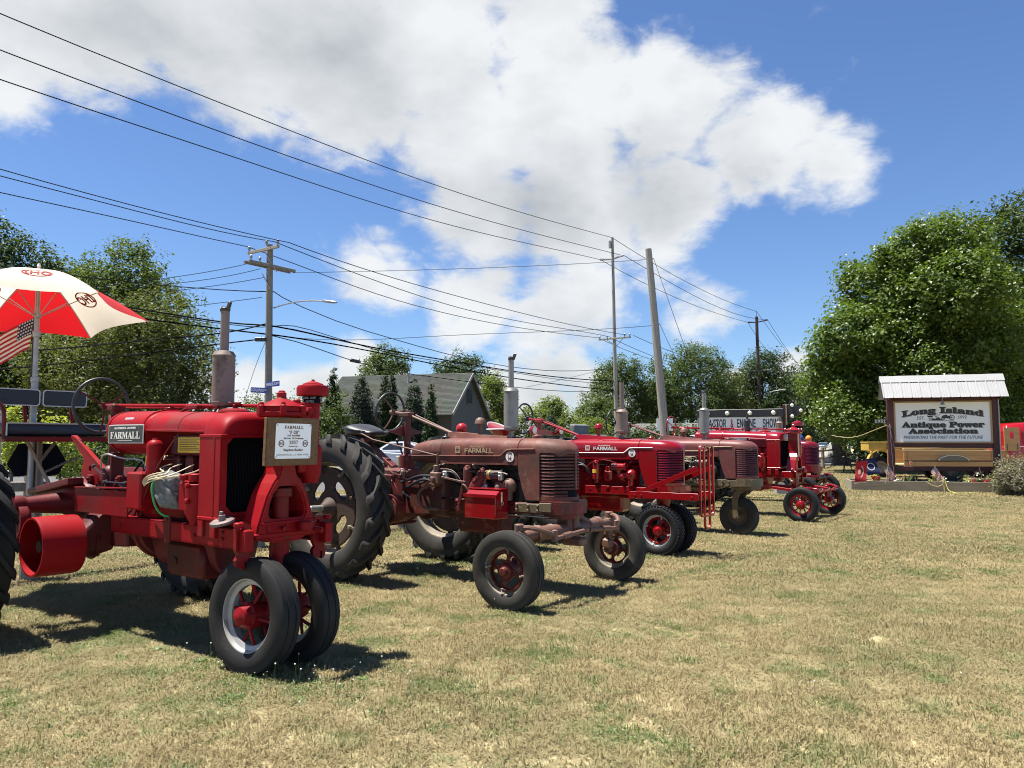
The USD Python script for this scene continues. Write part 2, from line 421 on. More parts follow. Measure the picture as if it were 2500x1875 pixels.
surf('rubber_dusty', (0.0357, 0.0331, 0.0289), (0.0204, 0.0195, 0.0179), rough=.78, scale=5, spots=(.095, .085, .064), spot_at=.54, spot_scale=4, spot_soft=.3, bump=.1, bump_scale=90, spec=.25)
surf('rim_silver', (0.375, 0.3675, 0.345), (0.285, 0.2775, 0.2625), rough=.42, metallic=.25, scale=7, spots=(.16, .10, .06), spot_at=.66, spot_scale=12, bump=.05)
surf('rim_dull', (0.238, 0.21, 0.161), (0.154, 0.133, 0.098), rough=.6, metallic=.2, scale=7, spots=(.12, .07, .04), spot_at=.56, spot_scale=10, spot_soft=.1, bump=.1)
surf('rim_bright', (0.51, 0.5175, 0.54), (0.435, 0.4425, 0.465), rough=.3, metallic=.6, scale=5)
surf('muffler_rust', (.185, .145, .132), (.115, .085, .075), rough=.65, metallic=.2, scale=2.5, spots=(.035, .02, .018), spot_at=.53, spot_scale=2.6, spot_soft=.12, bump=.1, grime=(.10, .055, .04), grime_at=.55)
surf('muffler_grey', (0.238, 0.231, 0.217), (0.168, 0.161, 0.147), rough=.5, metallic=.35, scale=4, spots=(.09, .08, .075), spot_at=.58, spot_scale=3.5, spot_soft=.2, bump=.05)
surf('muffler_brown', (0.15, 0.105, 0.0788), (0.21, 0.165, 0.135), rough=.6, metallic=.3, scale=4, spots=(.10, .05, .03), spot_at=.55, spot_scale=6, spot_soft=.15, bump=.1)
surf('steel', (.45, .43, .40), (.34, .32, .29), rough=.4, metallic=.7, scale=12)
surf('brass', (.45, .28, .11), (.30, .18, .07), rough=.4, metallic=.8, scale=14)
surf('chrome', (.7, .7, .7), (.6, .6, .6), rough=.15, metallic=1.0)
surf('vinyl_black', (0.0098, 0.0098, 0.0126), (0.014, 0.014, 0.0168), rough=.42, scale=6, bump=.1, bump_scale=120)
surf('vinyl_navy', (0.006, 0.0078, 0.0144), (0.0078, 0.0096, 0.0168), rough=.5, scale=6, bump=.1, bump_scale=140)
surf('piping', (.45, .44, .42), (.38, .37, .35), rough=.5)
surf('canvas_grey', (0.078, 0.084, 0.087), (0.12, 0.126, 0.129), rough=.85, scale=5, bump=.2, bump_scale=120)
surf('cord_green', (.02, .32, .07), (.02, .25, .05), rough=.5)
surf('wire_cream', (.50, .44, .30), (.40, .34, .22), rough=.5)
surf('wire_black', (.010, .010, .011), rough=.85, spec=.05)
surf('decal_white', (0.666, 0.657, 0.621), (0.594, 0.585, 0.549), rough=.5, scale=20)
surf('decal_cream', (.42, .34, .20), (.30, .22, .13), rough=.6, scale=30)
surf('decal_black', (.012, .012, .013), (.02, .02, .02), rough=.4)
surf('decal_maroon', (.13, .012, .016), rough=.5)
surf('decal_yellow', (.62, .42, .03), (.5, .33, .03), rough=.5, scale=20)
surf('decal_grey', (.30, .30, .31), rough=.5)
surf('decal_blue', (.02, .11, .22), rough=.5)
surf('decal_red', (.55, .02, .03), rough=.5)
surf('badge_blue', (.02, .05, .22), rough=.5)
surf('wood_frame', (.15, .085, .040), (.10, .055, .025), rough=.55, spec=.2, scale=6, stretch=(1, 8, 8), bump=.08, bump_scale=30)
surf('wood_grey', (0.225, 0.2025, 0.165), (0.1425, 0.1237, 0.0975), rough=.85, scale=7, stretch=(5, 5, .7), bump=.35, bump_scale=18, detail=8)
surf('wood_bed', (0.2325, 0.2025, 0.15), (0.1575, 0.135, 0.0975), rough=.8, scale=3, stretch=(.5, 6, 6), bump=.2, bump_scale=18, spots=(.10, .075, .05), spot_at=.70, spot_scale=5, spot_soft=.03)
surf('wood_pole', (0.2025, 0.18, 0.15), (0.1275, 0.1087, 0.0863), rough=.85, scale=3, stretch=(8, 8, .5), bump=.3, bump_scale=14, detail=8)
surf('wood_pole_pale', (0.2592, 0.2448, 0.216), (0.1872, 0.1728, 0.1512), rough=.85, scale=3, stretch=(8, 8, .5), bump=.3, bump_scale=14, detail=8)
surf('wood_pole_dark', (.045, .026, .018), (.03, .018, .013), rough=.75, scale=3, stretch=(8, 8, .5), bump=.2)
surf('wood_pine', (0.375, 0.1913, 0.0562), (0.285, 0.135, 0.0375), rough=.45, scale=2, stretch=(.7, 7, 7), spots=(.20, .08, .02), spot_at=.72, spot_scale=5, spot_soft=.02, coat=.2)
surf('wood_lumber', (0.435, 0.33, 0.18), (0.36, 0.2625, 0.135), rough=.7, scale=3, stretch=(.7, 7, 7))
surf('maroon_paint', (0.06, 0.0075, 0.0083), (0.0465, 0.0067, 0.0075), rough=.5, scale=5, bump=.05)
surf('white_metal', (0.2916, 0.2916, 0.2916), (0.2538, 0.2538, 0.2538), rough=.4, scale=3)
surf('white_paint', (.74, .73, .70), (.62, .61, .58), rough=.55, scale=4, spots=(.35, .33, .3), spot_at=.72, spot_scale=9)
surf('sign_white', (.82, .83, .82), (.78, .79, .78), rough=.45, scale=2)
surf('marquee_white', (.84, .84, .83), (.80, .80, .79), rough=.4)
surf('sign_frame', (.40, .28, .14), (.30, .2, .1), rough=.6, scale=8, stretch=(1, 6, 6))
surf('galv', (0.315, 0.3225, 0.33), (0.24, 0.2475, 0.255), rough=.45, metallic=.5, scale=14)
surf('yellow_paint', (0.465, 0.3, 0.045), (0.375, 0.2325, 0.0375), rough=.45, scale=3, spots=(.30, .19, .08), spot_at=.62, spot_scale=6, spot_soft=.15)
surf('truck_red', (0.3, 0.0048, 0.0084), (0.252, 0.0048, 0.0072), rough=.22, coat=.6)
surf('truck_green', (0.021, 0.0294, 0.0266), (0.0154, 0.0224, 0.0203), rough=.3, coat=.4)
surf('car_white', (0.595, 0.6035, 0.6205), (0.578, 0.5865, 0.6035), rough=.22, coat=.8)
surf('car_dark', (.020, .022, .026), rough=.25, coat=.7)
surf('car_blue', (.05, .08, .11), rough=.25, coat=.7)
surf('asphalt', (0.075, 0.075, 0.0772), (0.0562, 0.0562, 0.0585), rough=.9, scale=1.2, world=True, bump=.2, bump_scale=60)
surf('concrete', (0.294, 0.28, 0.259), (0.231, 0.217, 0.196), rough=.9, scale=2, bump=.15, world=True)
surf('line_white', (.70, .70, .68), (.55, .55, .53), rough=.7, scale=6, world=True)
surf('line_yellow', (.62, .42, .05), (.5, .33, .05), rough=.7, scale=6, world=True)
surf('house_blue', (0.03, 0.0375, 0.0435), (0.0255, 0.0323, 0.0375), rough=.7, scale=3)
surf('house_pale', (0.315, 0.315, 0.3), (0.27, 0.27, 0.255), rough=.8, scale=2)
surf('house_trim', (0.15, 0.1537, 0.15), rough=.6)
surf('roof_far', (0.105, 0.105, 0.1015), (0.077, 0.077, 0.0735), rough=.9, scale=8)
surf('bark', (.11, .085, .062), (.065, .05, .038), rough=.9, scale=6, stretch=(3, 3, .6), bump=.5, bump_scale=12, detail=8)
surf('soil', (.055, .038, .026), (.035, .024, .017), rough=.95, scale=14, bump=.6, bump_scale=30)
surf('rock', (.36, .34, .31), (.24, .225, .2), rough=.9, scale=3, bump=.4, bump_scale=12)
surf('balloon_red', (0.465, 0.0225, 0.03), rough=.25, translucent=.25)
surf('balloon_blue', (.02, .10, .50), rough=.25, translucent=.25)
surf('balloon_orange', (.80, .30, .05), rough=.25, translucent=.25)
surf('fabric_white', (0.6068, 0.574, 0.5084), (0.5412, 0.5002, 0.4264), rough=.85, scale=3, translucent=.42, bump=.1, bump_scale=150)
surf('fabric_red', (0.48, 0.008, 0.0144), (0.432, 0.0072, 0.012), rough=.85, scale=3, translucent=.36, bump=.1, bump_scale=150)
surf('fabric_print', (.38, .03, .03), rough=.85, translucent=.3)
surf('flag_red', (0.4, 0.02, 0.032), rough=.85, translucent=.35)
surf('flag_white', (.70, .68, .64), rough=.85, translucent=.35)
surf('flag_blue', (.012, .022, .09), rough=.85, translucent=.3)
surf('flag_bright_blue', (.02, .10, .55), rough=.8, translucent=.3)
surf('hose_yellow', (0.6, 0.56, 0.04), rough=.45)
surf('rope', (.42, .33, .18), (.32, .25, .13), rough=.8, scale=60)
surf('petal_white', (.75, .74, .66), rough=.7, translucent=.3)
surf('petal_red', (.40, .012, .03), rough=.7, translucent=.3)
mat('lamp_glass', {'p': ('principled_bsdf', {'base_color': (.75, .7, .55), 'roughness': .15, 'coat_weight': 1.0})}, [], 'p.BSDF')
mat('lens_red', {'p': ('principled_bsdf', {'base_color': (.45, .01, .01), 'roughness': .12, 'coat_weight': 1.0})}, [], 'p.BSDF')
mat('window_dark', {'f': ('fresnel', {'IOR': 1.5}), 'd': ('principled_bsdf', {'base_color': (.02, .025, .028), 'roughness': .08, 'specular_ior_level': .8})}, [], 'd.BSDF')
mat('glass_pane', {'f': ('fresnel', {'IOR': 1.45}), 't': ('transparent_bsdf', {'color': (.75, .8, .8)}), 'g': ('glossy_bsdf', {'color': (.9, .9, .9), 'roughness': .03}), 'm': ('mix_closure', {})},
    [('f.fac', 'm.fac'), ('t.BSDF', 'm.closure1'), ('g.BSDF', 'm.closure2')], 'm.closure')


def leaf_mat(name, c1, c2, c3, rough=.42, trans=.3, spec=.5):
    "leaves: tone varies leaf by leaf and clump by clump"
    return mat(name, {'geo': ('geometry', {}), 'n': ('noise_texture', {'scale': .55, 'detail': 3.0}), 'r': ('map_range', {'from_min': .35, 'from_max': .65, 'clamp': True}),
                      'a': ('mix', {'color1': c1, 'color2': c2}), 'b': ('mix', {'color2': c3}), 'q': ('math', {'math_type': 'multiply', 'value2': .75}),
                      'p': ('principled_bsdf', {'roughness': rough, 'specular_ior_level': spec}), 't': ('translucent_bsdf', {}), 'tc': ('mix', {'mix_type': 'multiply', 'fac': 1.0, 'color2': (1.5, 1.55, .5)}), 'm': ('mix_closure', {'fac': trans})},
               [('geo.position', 'n.vector'), ('n.fac', 'r.value'), ('r.result', 'a.fac'), ('geo.random_per_island', 'q.value1'), ('q.value', 'b.fac'), ('a.color', 'b.color1'), ('b.color', 'p.base_color'), ('b.color', 'tc.color1'), ('tc.color', 't.color'),
                ('p.BSDF', 'm.closure1'), ('t.BSDF', 'm.closure2')], 'm.closure')


leaf_mat('leaf_maple', (.066, .108, .018), (.086, .128, .023), (.11, .15, .033), rough=.42, trans=.38, spec=.4)
leaf_mat('leaf_dark', (.034, .058, .018), (.045, .072, .022), (.062, .088, .028), rough=.5, trans=.3, spec=.3)
leaf_mat('leaf_mid', (.056, .086, .026), (.072, .104, .031), (.09, .12, .04), rough=.55, trans=.34, spec=.3)
leaf_mat('leaf_olive', (.078, .096, .034), (.095, .112, .040), (.115, .13, .05), rough=.55, trans=.34, spec=.3)
leaf_mat('leaf_light', (.11, .15, .035), (.135, .175, .042), (.17, .20, .06), rough=.5, trans=.4, spec=.3)
leaf_mat('leaf_conifer', (.020, .042, .014), (.027, .052, .017), (.04, .065, .022), rough=.6, trans=.15, spec=.3)
leaf_mat('leaf_bluegreen', (.042, .060, .044), (.054, .072, .05), (.07, .088, .062), rough=.6, trans=.15, spec=.3)
leaf_mat('leaf_lime', (.24, .28, .04), (.30, .33, .06), (.36, .36, .09), rough=.5, trans=.35)
leaf_mat('leaf_sedum', (.17, .125, .09), (.13, .14, .085), (.20, .17, .12), rough=.6, trans=.25)
# ------------------------------------------------------------------ ground and road
AZ = math.radians(35.0)
RD = np.array([math.sin(AZ), math.cos(AZ), 0]); RN = np.array([-math.cos(AZ), math.sin(AZ), 0])   # along the road; away from the lawn


def rp(s, n, z=0.0):
    return RD * s + RN * n + np.array([0, 0, z])


mat('ground_grass', {'geo': ('geometry', {}),
    'n1': ('noise_texture', {'scale': .35, 'detail': 5.0, 'roughness': .6}), 'r1': ('map_range', {'from_min': .38, 'from_max': .62, 'clamp': True}),
    'n2': ('noise_texture', {'scale': 14.0, 'detail': 6.0, 'roughness': .7}), 'r2': ('map_range', {'from_min': .3, 'from_max': .7, 'clamp': True}),
    'n3': ('noise_texture', {'scale': 1.6, 'detail': 5.0, 'roughness': .65}), 'r3': ('map_range', {'from_min': .54, 'from_max': .68, 'to_max': .8, 'clamp': True}),
    'a': ('mix', {'color1': (.30, .255, .15), 'color2': (.36, .31, .185)}), 'b': ('mix', {'mix_type': 'multiply', 'fac': .55}), 'c': ('mix', {'color2': (.12, .14, .05)}),
    'k': ('rgb_ramp', {'ramp': [(0, (.45, .42, .38)), (1, (1.15, 1.12, 1.05))]}),
    'p': ('principled_bsdf', {'roughness': .95, 'specular_ior_level': .1}), 'bm': ('bump', {'strength': .5, 'distance': .03})},
    [('geo.position', 'n1.vector'), ('geo.position', 'n2.vector'), ('geo.position', 'n3.vector'), ('n1.fac', 'r1.value'), ('n2.fac', 'r2.value'), ('n3.fac', 'r3.value'),
     ('r1.result', 'a.fac'), ('a.color', 'b.color1'), ('r2.result', 'k.fac'), ('k.color', 'b.color2'), ('b.color', 'c.color1'), ('r3.result', 'c.fac'), ('c.color', 'p.base_color'), ('n2.fac', 'bm.height'), ('bm.normal', 'p.normal')], 'p.BSDF')
G = 900.0
obj('ground', T_([[-G, -G, 0], [G, -G, 0], [G, G, 0], [-G, G, 0]], [[0, 1, 2], [0, 2, 3]]), M['ground_grass'], smooth=False, kind='structure')


def strip(s0, s1, n0, n1, z):
    return T_([rp(s0, n0, z), rp(s1, n0, z), rp(s1, n1, z), rp(s0, n1, z)], [[0, 1, 2], [0, 2, 3]])


obj('road', strip(-150, 700, 16.6, 27.0, .006), M['asphalt'], smooth=False, kind='structure')
for a, b in ((17.0, 17.14), (26.4, 26.54)):
    obj('road_edge_line', strip(-150, 700, a, b, .010), M['line_white'], smooth=False, kind='structure')
for a in (21.6, 21.95):
    obj('road_centre_line', strip(-150, 700, a, a + .12, .010), M['line_yellow'], smooth=False, kind='structure')
obj('side_pavement', strip(-12, 22, 40.5, 43.0, .006), M['concrete'], smooth=False, kind='structure')
obj('driveway', strip(10, 30, 27.05, 36, .006), M['asphalt'], smooth=False, kind='structure')
obj('driveway', strip(50, 110, 10.7, 16.55, .006), M['asphalt'], smooth=False, kind='structure')


# ------------------------------------------------------------------ trees
def leaves(pts, out, size, rng, aspect=.62, up=.75, outw=.5):
    n = len(pts)
    nr = out * outw + np.array([0, 0, up]) + rng.normal(0, .55, (n, 3)); nr /= np.linalg.norm(nr, axis=1, keepdims=True)
    t = np.cross(nr, rng.normal(0, 1, (n, 3))); t /= np.linalg.norm(t, axis=1, keepdims=True); s = np.cross(nr, t)
    L = size * rng.uniform(.65, 1.3, (n, 1)); W = L * aspect
    v = np.stack([pts - t * L / 2, pts - s * W / 2 + nr * L * .12, pts + t * L / 2 - nr * L * .10, pts + s * W / 2 + nr * L * .12], 1).reshape(-1, 3)
    i = np.arange(n)[:, None] * 4
    return T_(v, np.vstack([i + [0, 1, 2], i + [0, 2, 3]]))


def crown(blobs, nclump, per, rc, size, seed, shell=.55, flat=.8, aspect=.62, up=.75):
    "blobs: (centre, radii); clumps of leaves spread through each, thicker towards its skin"
    rng = np.random.default_rng(seed); P, O = [], []
    w = np.array([np.prod(np.asarray(b[1])) ** (2 / 3) for b in blobs]); w /= w.sum()
    for (c, r), k in zip(blobs, rng.multinomial(nclump, w)):
        d = rng.normal(0, 1, (k, 3)); d /= np.linalg.norm(d, axis=1, keepdims=True)
        rad = (shell ** 3 + (1 - shell ** 3) * rng.random((k, 1))) ** (1 / 3)
        rad *= .80 + .42 * meshkit.noise(d * 2.3 + seed * 1.7, seed)[:, None]
        cc = np.asarray(c) + d * rad * np.asarray(r)
        rcs = rc * rng.uniform(.55, 1.35, (k, 1, 1))
        e = rng.normal(0, 1, (k, per, 3)); e /= np.linalg.norm(e, axis=2, keepdims=True)
        e = e * .85 + d[:, None, :] * .45 + np.array([0, 0, .25])
        q = cc[:, None, :] + e * rng.uniform(.45, 1.0, (k, per, 1)) * rcs * 1.35 * np.array([1, 1, flat])
        P.append(q.reshape(-1, 3)); O.append((e * .8 + d[:, None, :] * .5).reshape(-1, 3))
    P, O = np.vstack(P), np.vstack(O)
    ok = P[:, 2] > .05
    return leaves(P[ok], O[ok], size, rng, aspect, up)


def trunk_mesh(base, h, r, blobs, rng, limbs=7, lean=(0, 0)):
    base = np.asarray(base, float); top = base + np.array([lean[0], lean[1], h])
    ms = [tube([base + [0, 0, -.1], base + (top - base) * .12 + [0, 0, 0], base + (top - base) * .5 + rng.normal(0, r * .5, 3) * [1, 1, 0], top], [r * 1.35, r, r * .75, r * .3], 9)]
    for k in range(limbs):
        c, rr = blobs[k % len(blobs)]
        a = base + (top - base) * rng.uniform(.3, .85); e = np.asarray(c) + rng.normal(0, .45, 3) * np.asarray(rr)
        m = (a + e) / 2 + [0, 0, .12 * np.linalg.norm(e - a)] + rng.normal(0, .1, 3) * np.linalg.norm(e - a) * .5
        ms.append(tube(smoothpts([a, m, e], 6), np.linspace(r * .38, r * .07, 6), 6))
    return cat(*ms)


def tree(name, label, u, Y, top_v, width, leaf, seed, group=None, crown_from=.22, lobes=9, clumps=520, per=26, rc=.55, size=.2, dens=1.5, shape='round', shell=.55, trunk_r=None, cat_='tree', lean=0.0, flat=.8, low_v=None, aspect=.62):
    "tree standing at pixel column u, Y metres out, its top seen at row top_v, its crown `width` metres across"
    rng = np.random.default_rng(seed); x = gx(u, Y); H = at(u, top_v, Y)[2]
    t = thing(name, label, cat_, (x, Y, 0), group=group)
    cb = H * crown_from; ch = H - cb; W = width / 2; blobs = []
    if shape == 'round':
        blobs.append(((0, 0, cb + ch * .5), (W * .66, W * .66, ch * .42)))
        for k in range(lobes):
            a = 2.4 * k + rng.uniform(-.4, .4); q = (k + .6) / lobes
            z = cb + ch * (.16 + .68 * q); rr = W * (math.sin(math.pi * (.12 + .80 * q)) ** .7) * .62
            s = W * rng.uniform(.34, .5)
            blobs.append(((rr * math.cos(a) + lean * q * W, rr * math.sin(a), z), (s, s, min(s * .85, (H - z) * 1.02))))
        blobs.append(((lean * W, 0, H - ch * .16), (W * .34, W * .34, ch * .155)))
    elif shape == 'cone':
        for k in range(lobes):
            q = k / (lobes - 1); rr = W * (1 - q) ** .8 + .08
            blobs.append(((0, 0, cb + ch * q * .96), (rr, rr, ch / lobes * 1.1)))
    elif shape == 'hedge':
        for k in range(lobes):
            q = (k + .5) / lobes; hh = H * rng.uniform(.62, .98)
            blobs.append((((q - .5) * width, rng.uniform(-.6, .6), hh * .5), (width / lobes * .95, 1.0 + .1 * width / lobes, hh * .5)))
    obj('crown', crown(blobs, int(clumps * dens), per, rc, size, seed, shell, flat, aspect), M[leaf], t, smooth=False)
    if shape != 'hedge':
        obj('trunk', trunk_mesh((0, 0, 0), H * (.82 if shape == 'round' else .9), trunk_r or H * .018, blobs, rng, 9 if shape == 'round' else 0), M['bark'], t)
    else:
        ms = [tube([[b[0][0], b[0][1], 0], [b[0][0] + .1, b[0][1], b[0][2] * 1.3]], [.06, .02], 6) for b in blobs]
        obj('stems', cat(*ms), M['bark'], t)
    return t


# tall trees across the road, left
tree('shade_tree', 'dark tall tree cut by the left edge above the umbrella', -40, 50, 535, 9, 'leaf_dark', 11, crown_from=.12, clumps=620, rc=.6, size=.24)
tree('shade_tree', 'lower rounded tree directly above the top of the umbrella', 95, 52, 612, 6.5, 'leaf_mid', 12, crown_from=.2, clumps=420, rc=.55, size=.23)
tree('shade_tree', 'tallest open crowned tree above the muffler pipe of the nearest tractor', 300, 50, 585, 9.0, 'leaf_mid', 13, crown_from=.16, clumps=640, rc=.55, size=.22, lobes=12)
tree('shade_tree', 'small pointed tree between the umbrella top and the tallest left tree', 178, 55, 625, 4.5, 'leaf_mid', 14, crown_from=.2, clumps=260, rc=.5, size=.23)
tree('willow_tree', 'broad yellowish green drooping tree behind the steering wheel of the nearest tractor', 360, 44, 725, 9.0, 'leaf_olive', 15, crown_from=.03, clumps=900, rc=.5, size=.19, lobes=14, flat=1.2)
tree('willow_tree', 'wide yellowish green tree behind the umbrella pole and bench', 190, 45.5, 800, 7.5, 'leaf_olive', 16, crown_from=.03, clumps=620, rc=.5, size=.2, lobes=10, flat=1.2)
tree('shade_tree', 'dark bushy tree low behind the hanging flag', 30, 47, 800, 7, 'leaf_dark', 17, crown_from=.04, clumps=520, rc=.6, size=.24)
tree('lime_shrub', 'bright yellow green sapling seen under the bench seat backs', 32, 24, 990, 1.1, 'leaf_lime', 18, crown_from=.1, clumps=60, per=14, rc=.22, size=.13, lobes=5, cat_='shrub')
tree('lime_shrub', 'low lime green shrub beside the umbrella pole below the seat backs', 150, 25, 1024, 1.7, 'leaf_lime', 19, crown_from=.05, clumps=70, per=14, rc=.25, size=.13, lobes=5, cat_='shrub')
tree('hedge_bush', 'deep green bush filling the gap under the bench', 110, 33, 1040, 7.5, 'leaf_mid', 20, shape='hedge', lobes=6, clumps=240, per=22, rc=.4, size=.17, cat_='hedge')
# hedge and conifers before the dark house
tree('hedge_bush', 'rounded hedge behind the radiator cap and street signs', 720, 46, 955, 6.4, 'leaf_mid', 21, shape='hedge', lobes=7, clumps=330, rc=.4, size=.17, cat_='hedge')
tree('hedge_bush', 'low leafy hedge right of the muffler of the nearest tractor', 605, 48, 966, 3.6, 'leaf_mid', 22, shape='hedge', lobes=4, clumps=190, rc=.4, size=.17, cat_='hedge')
tree('cypress_tree', 'tall dark cone shaped evergreen at the left end of the house roof', 810, 50, 908, 1.7, 'leaf_conifer', 23, crown_from=.0, dens=3.2, shape='cone', lobes=10, clumps=420, per=24, rc=.17, size=.11, shell=.75, cat_='evergreen')
tree('spruce_tree', 'grey green ragged spruce second from the left before the roof', 880, 50, 918, 2.2, 'leaf_bluegreen', 24, crown_from=.0, dens=3.2, shape='cone', lobes=9, clumps=360, per=26, rc=.26, size=.13, shell=.6, cat_='evergreen')
tree('cypress_tree', 'dark narrow evergreen behind the steering wheel, left of its twin', 938, 50, 920, 1.25, 'leaf_conifer', 25, crown_from=.0, dens=3.2, shape='cone', lobes=9, clumps=360, per=24, rc=.14, size=.1, shell=.75, cat_='evergreen')
tree('cypress_tree', 'slim dark evergreen tucked against the right of its taller twin', 957, 51, 922, .8, 'leaf_conifer', 26, crown_from=.0, dens=3.2, shape='cone', lobes=9, clumps=260, per=24, rc=.13, size=.1, shell=.75, cat_='evergreen')
tree('spruce_tree', 'grey green spruce right of the upright steering wheel', 1010, 50, 937, 1.9, 'leaf_bluegreen', 27, crown_from=.0, dens=3.2, shape='cone', lobes=9, clumps=320, per=26, rc=.24, size=.13, shell=.6, cat_='evergreen')
tree('cypress_tree', 'short bright edged evergreen at the right before the roof eave', 1052, 49, 946, .95, 'leaf_conifer', 28, crown_from=.0, dens=3.2, shape='cone', lobes=9, clumps=300, per=24, rc=.13, size=.1, shell=.75, cat_='evergreen')
tree('locust_tree', 'airy feathery tree rising behind the left half of the house roof', 935, 78, 845, 7.2, 'leaf_mid', 29, crown_from=.2, clumps=300, per=24, rc=.55, size=.26, lobes=9, shell=.6)
tree('locust_tree', 'dark feathery tree behind the right half of the house roof', 1120, 80, 868, 8.0, 'leaf_dark', 30, crown_from=.2, clumps=380, per=24, rc=.55, size=.26, lobes=9)
tree('locust_tree', 'light green loose tree right of the house gable', 1205, 72, 912, 3.8, 'leaf_light', 31, crown_from=.05, clumps=330, per=22, rc=.4, size=.2, lobes=8)
tree('hedge_bush', 'low yellow green thicket behind the muffler of the rusty tractor', 1335, 74, 990, 12.0, 'leaf_light', 32, shape='hedge', lobes=10, clumps=420, rc=.5, size=.22, cat_='hedge')
tree('sumac_tree', 'small tufted tree standing out of the thicket behind the rusty tractor', 1350, 76, 972, 3.6, 'leaf_light', 33, crown_from=.2, clumps=150, rc=.45, size=.24, lobes=6)
tree('spruce_tree', 'blue green young spruce by the headlamps of the bright red tractor', 1345, 70, 1016, 3.2, 'leaf_bluegreen', 34, crown_from=.0, dens=3.2, shape='cone', lobes=7, clumps=240, per=24, rc=.3, size=.16, cat_='evergreen')
# trees along the road, centre
tree('roadside_tree', 'dark open branched tree behind the tall pale utility pole', 1520, 92, 868, 9.0, 'leaf_mid', 35, crown_from=.18, clumps=520, rc=.6, size=.25, lobes=11, shell=.6)
tree('roadside_tree', 'tallest centre tree right of the leaning pole', 1690, 92, 838, 10.5, 'leaf_mid', 36, crown_from=.15, clumps=640, rc=.6, size=.25, lobes=12, shell=.6)
tree('roadside_tree', 'grey green sparse tree between the two centre trees', 1608, 96, 925, 8.0, 'leaf_olive', 37, crown_from=.05, clumps=420, rc=.6, size=.26)
tree('roadside_tree', 'lower leafy tree left of the tall pale utility pole', 1462, 84, 975, 7.0, 'leaf_mid', 38, crown_from=.02, clumps=360, rc=.5, size=.24)
tree('roadside_tree', 'thin grey tree above the left part of the letter board', 1770, 95, 905, 6.5, 'leaf_olive', 39, crown_from=.1, clumps=300, rc=.6, size=.26, shell=.6)
tree('roadside_tree', 'dense dark rounded tree behind the dark brown pole', 1865, 102, 853, 9.5, 'leaf_dark', 40, crown_from=.04, clumps=640, rc=.7, size=.28)
tree('roadside_tree', 'smaller rounded tree right of the dark brown pole', 1945, 106, 892, 5.5, 'leaf_dark', 41, crown_from=.04, clumps=360, rc=.6, size=.28)
tree('roadside_tree', 'low dark tree behind the arrow of the letter board', 1800, 110, 975, 12, 'leaf_dark', 42, crown_from=.02, clumps=420, rc=.8, size=.3)
tree('hedge_bush', 'dark far hedge closing the end of the road', 2070, 240, 1040, 44, 'leaf_dark', 43, shape='hedge', lobes=12, clumps=460, rc=1.3, size=.6, cat_='hedge')
tree('hedge_bush', 'dark hedge behind the mufflers left of the letter board', 1620, 78, 1040, 20, 'leaf_dark', 44, shape='hedge', lobes=12, clumps=380, rc=.6, size=.3, cat_='hedge')


def big_maple():
    Y = 37.0; x = gx(2235, Y); rng = np.random.default_rng(51)
    t = thing('maple_tree', 'large broad maple with big leaves behind the roofed club sign', 'tree', (x, Y, 0))
    spec = [(2150, 690, 100), (2250, 600, 85), (2320, 580, 85), (2090, 800, 85), (2230, 760, 140), (2330, 700, 120), (2040, 905, 72), (2130, 900, 100), (2250, 890, 110), (2360, 840, 115), (2420, 760, 70), (2440, 910, 95), (2060, 985, 60), (2020, 830, 42), (2170, 990, 70), (2290, 985, 70), (2390, 1000, 80), (2190, 620, 55), (2275, 545, 40), (2460, 1010, 60)]
    blobs = []
    for k, (u, v, r) in enumerate(spec):
        yy = Y + rng.uniform(-2.4, 1.2) - (1.2 if 2100 < u < 2400 and v > 650 else 0)
        p = at(u, v + 26, yy); s = .95 * r * yy / 1878
        blobs.append((p - [x, Y, 0], (s, s * 1.1, s * .88)))
    obj('crown', crown(blobs, 3000, 40, .50, .165, 52, .6, .75, .8), M['leaf_maple'], t, smooth=False)
    obj('trunk', trunk_mesh((0, 0, 0), 9, .38, blobs, rng, 18), M['bark'], t)


big_maple()
tree('maple_tree', 'dark tall tree rising at the right edge behind the big maple', 2485, 47, 487, 12.5, 'leaf_dark', 53, crown_from=.1, clumps=900, rc=.6, size=.25)
tree('maple_tree', 'dark tree with thick black trunk behind the rail fence posts', 2052, 47, 880, 5.5, 'leaf_dark', 54, crown_from=.33, clumps=330, rc=.5, size=.24, trunk_r=.46)
tree('hedge_bush', 'dark undergrowth behind the sign and the trucks', 2330, 42, 1010, 9.5, 'leaf_dark', 55, shape='hedge', lobes=7, clumps=380, rc=.5, size=.24, cat_='hedge')


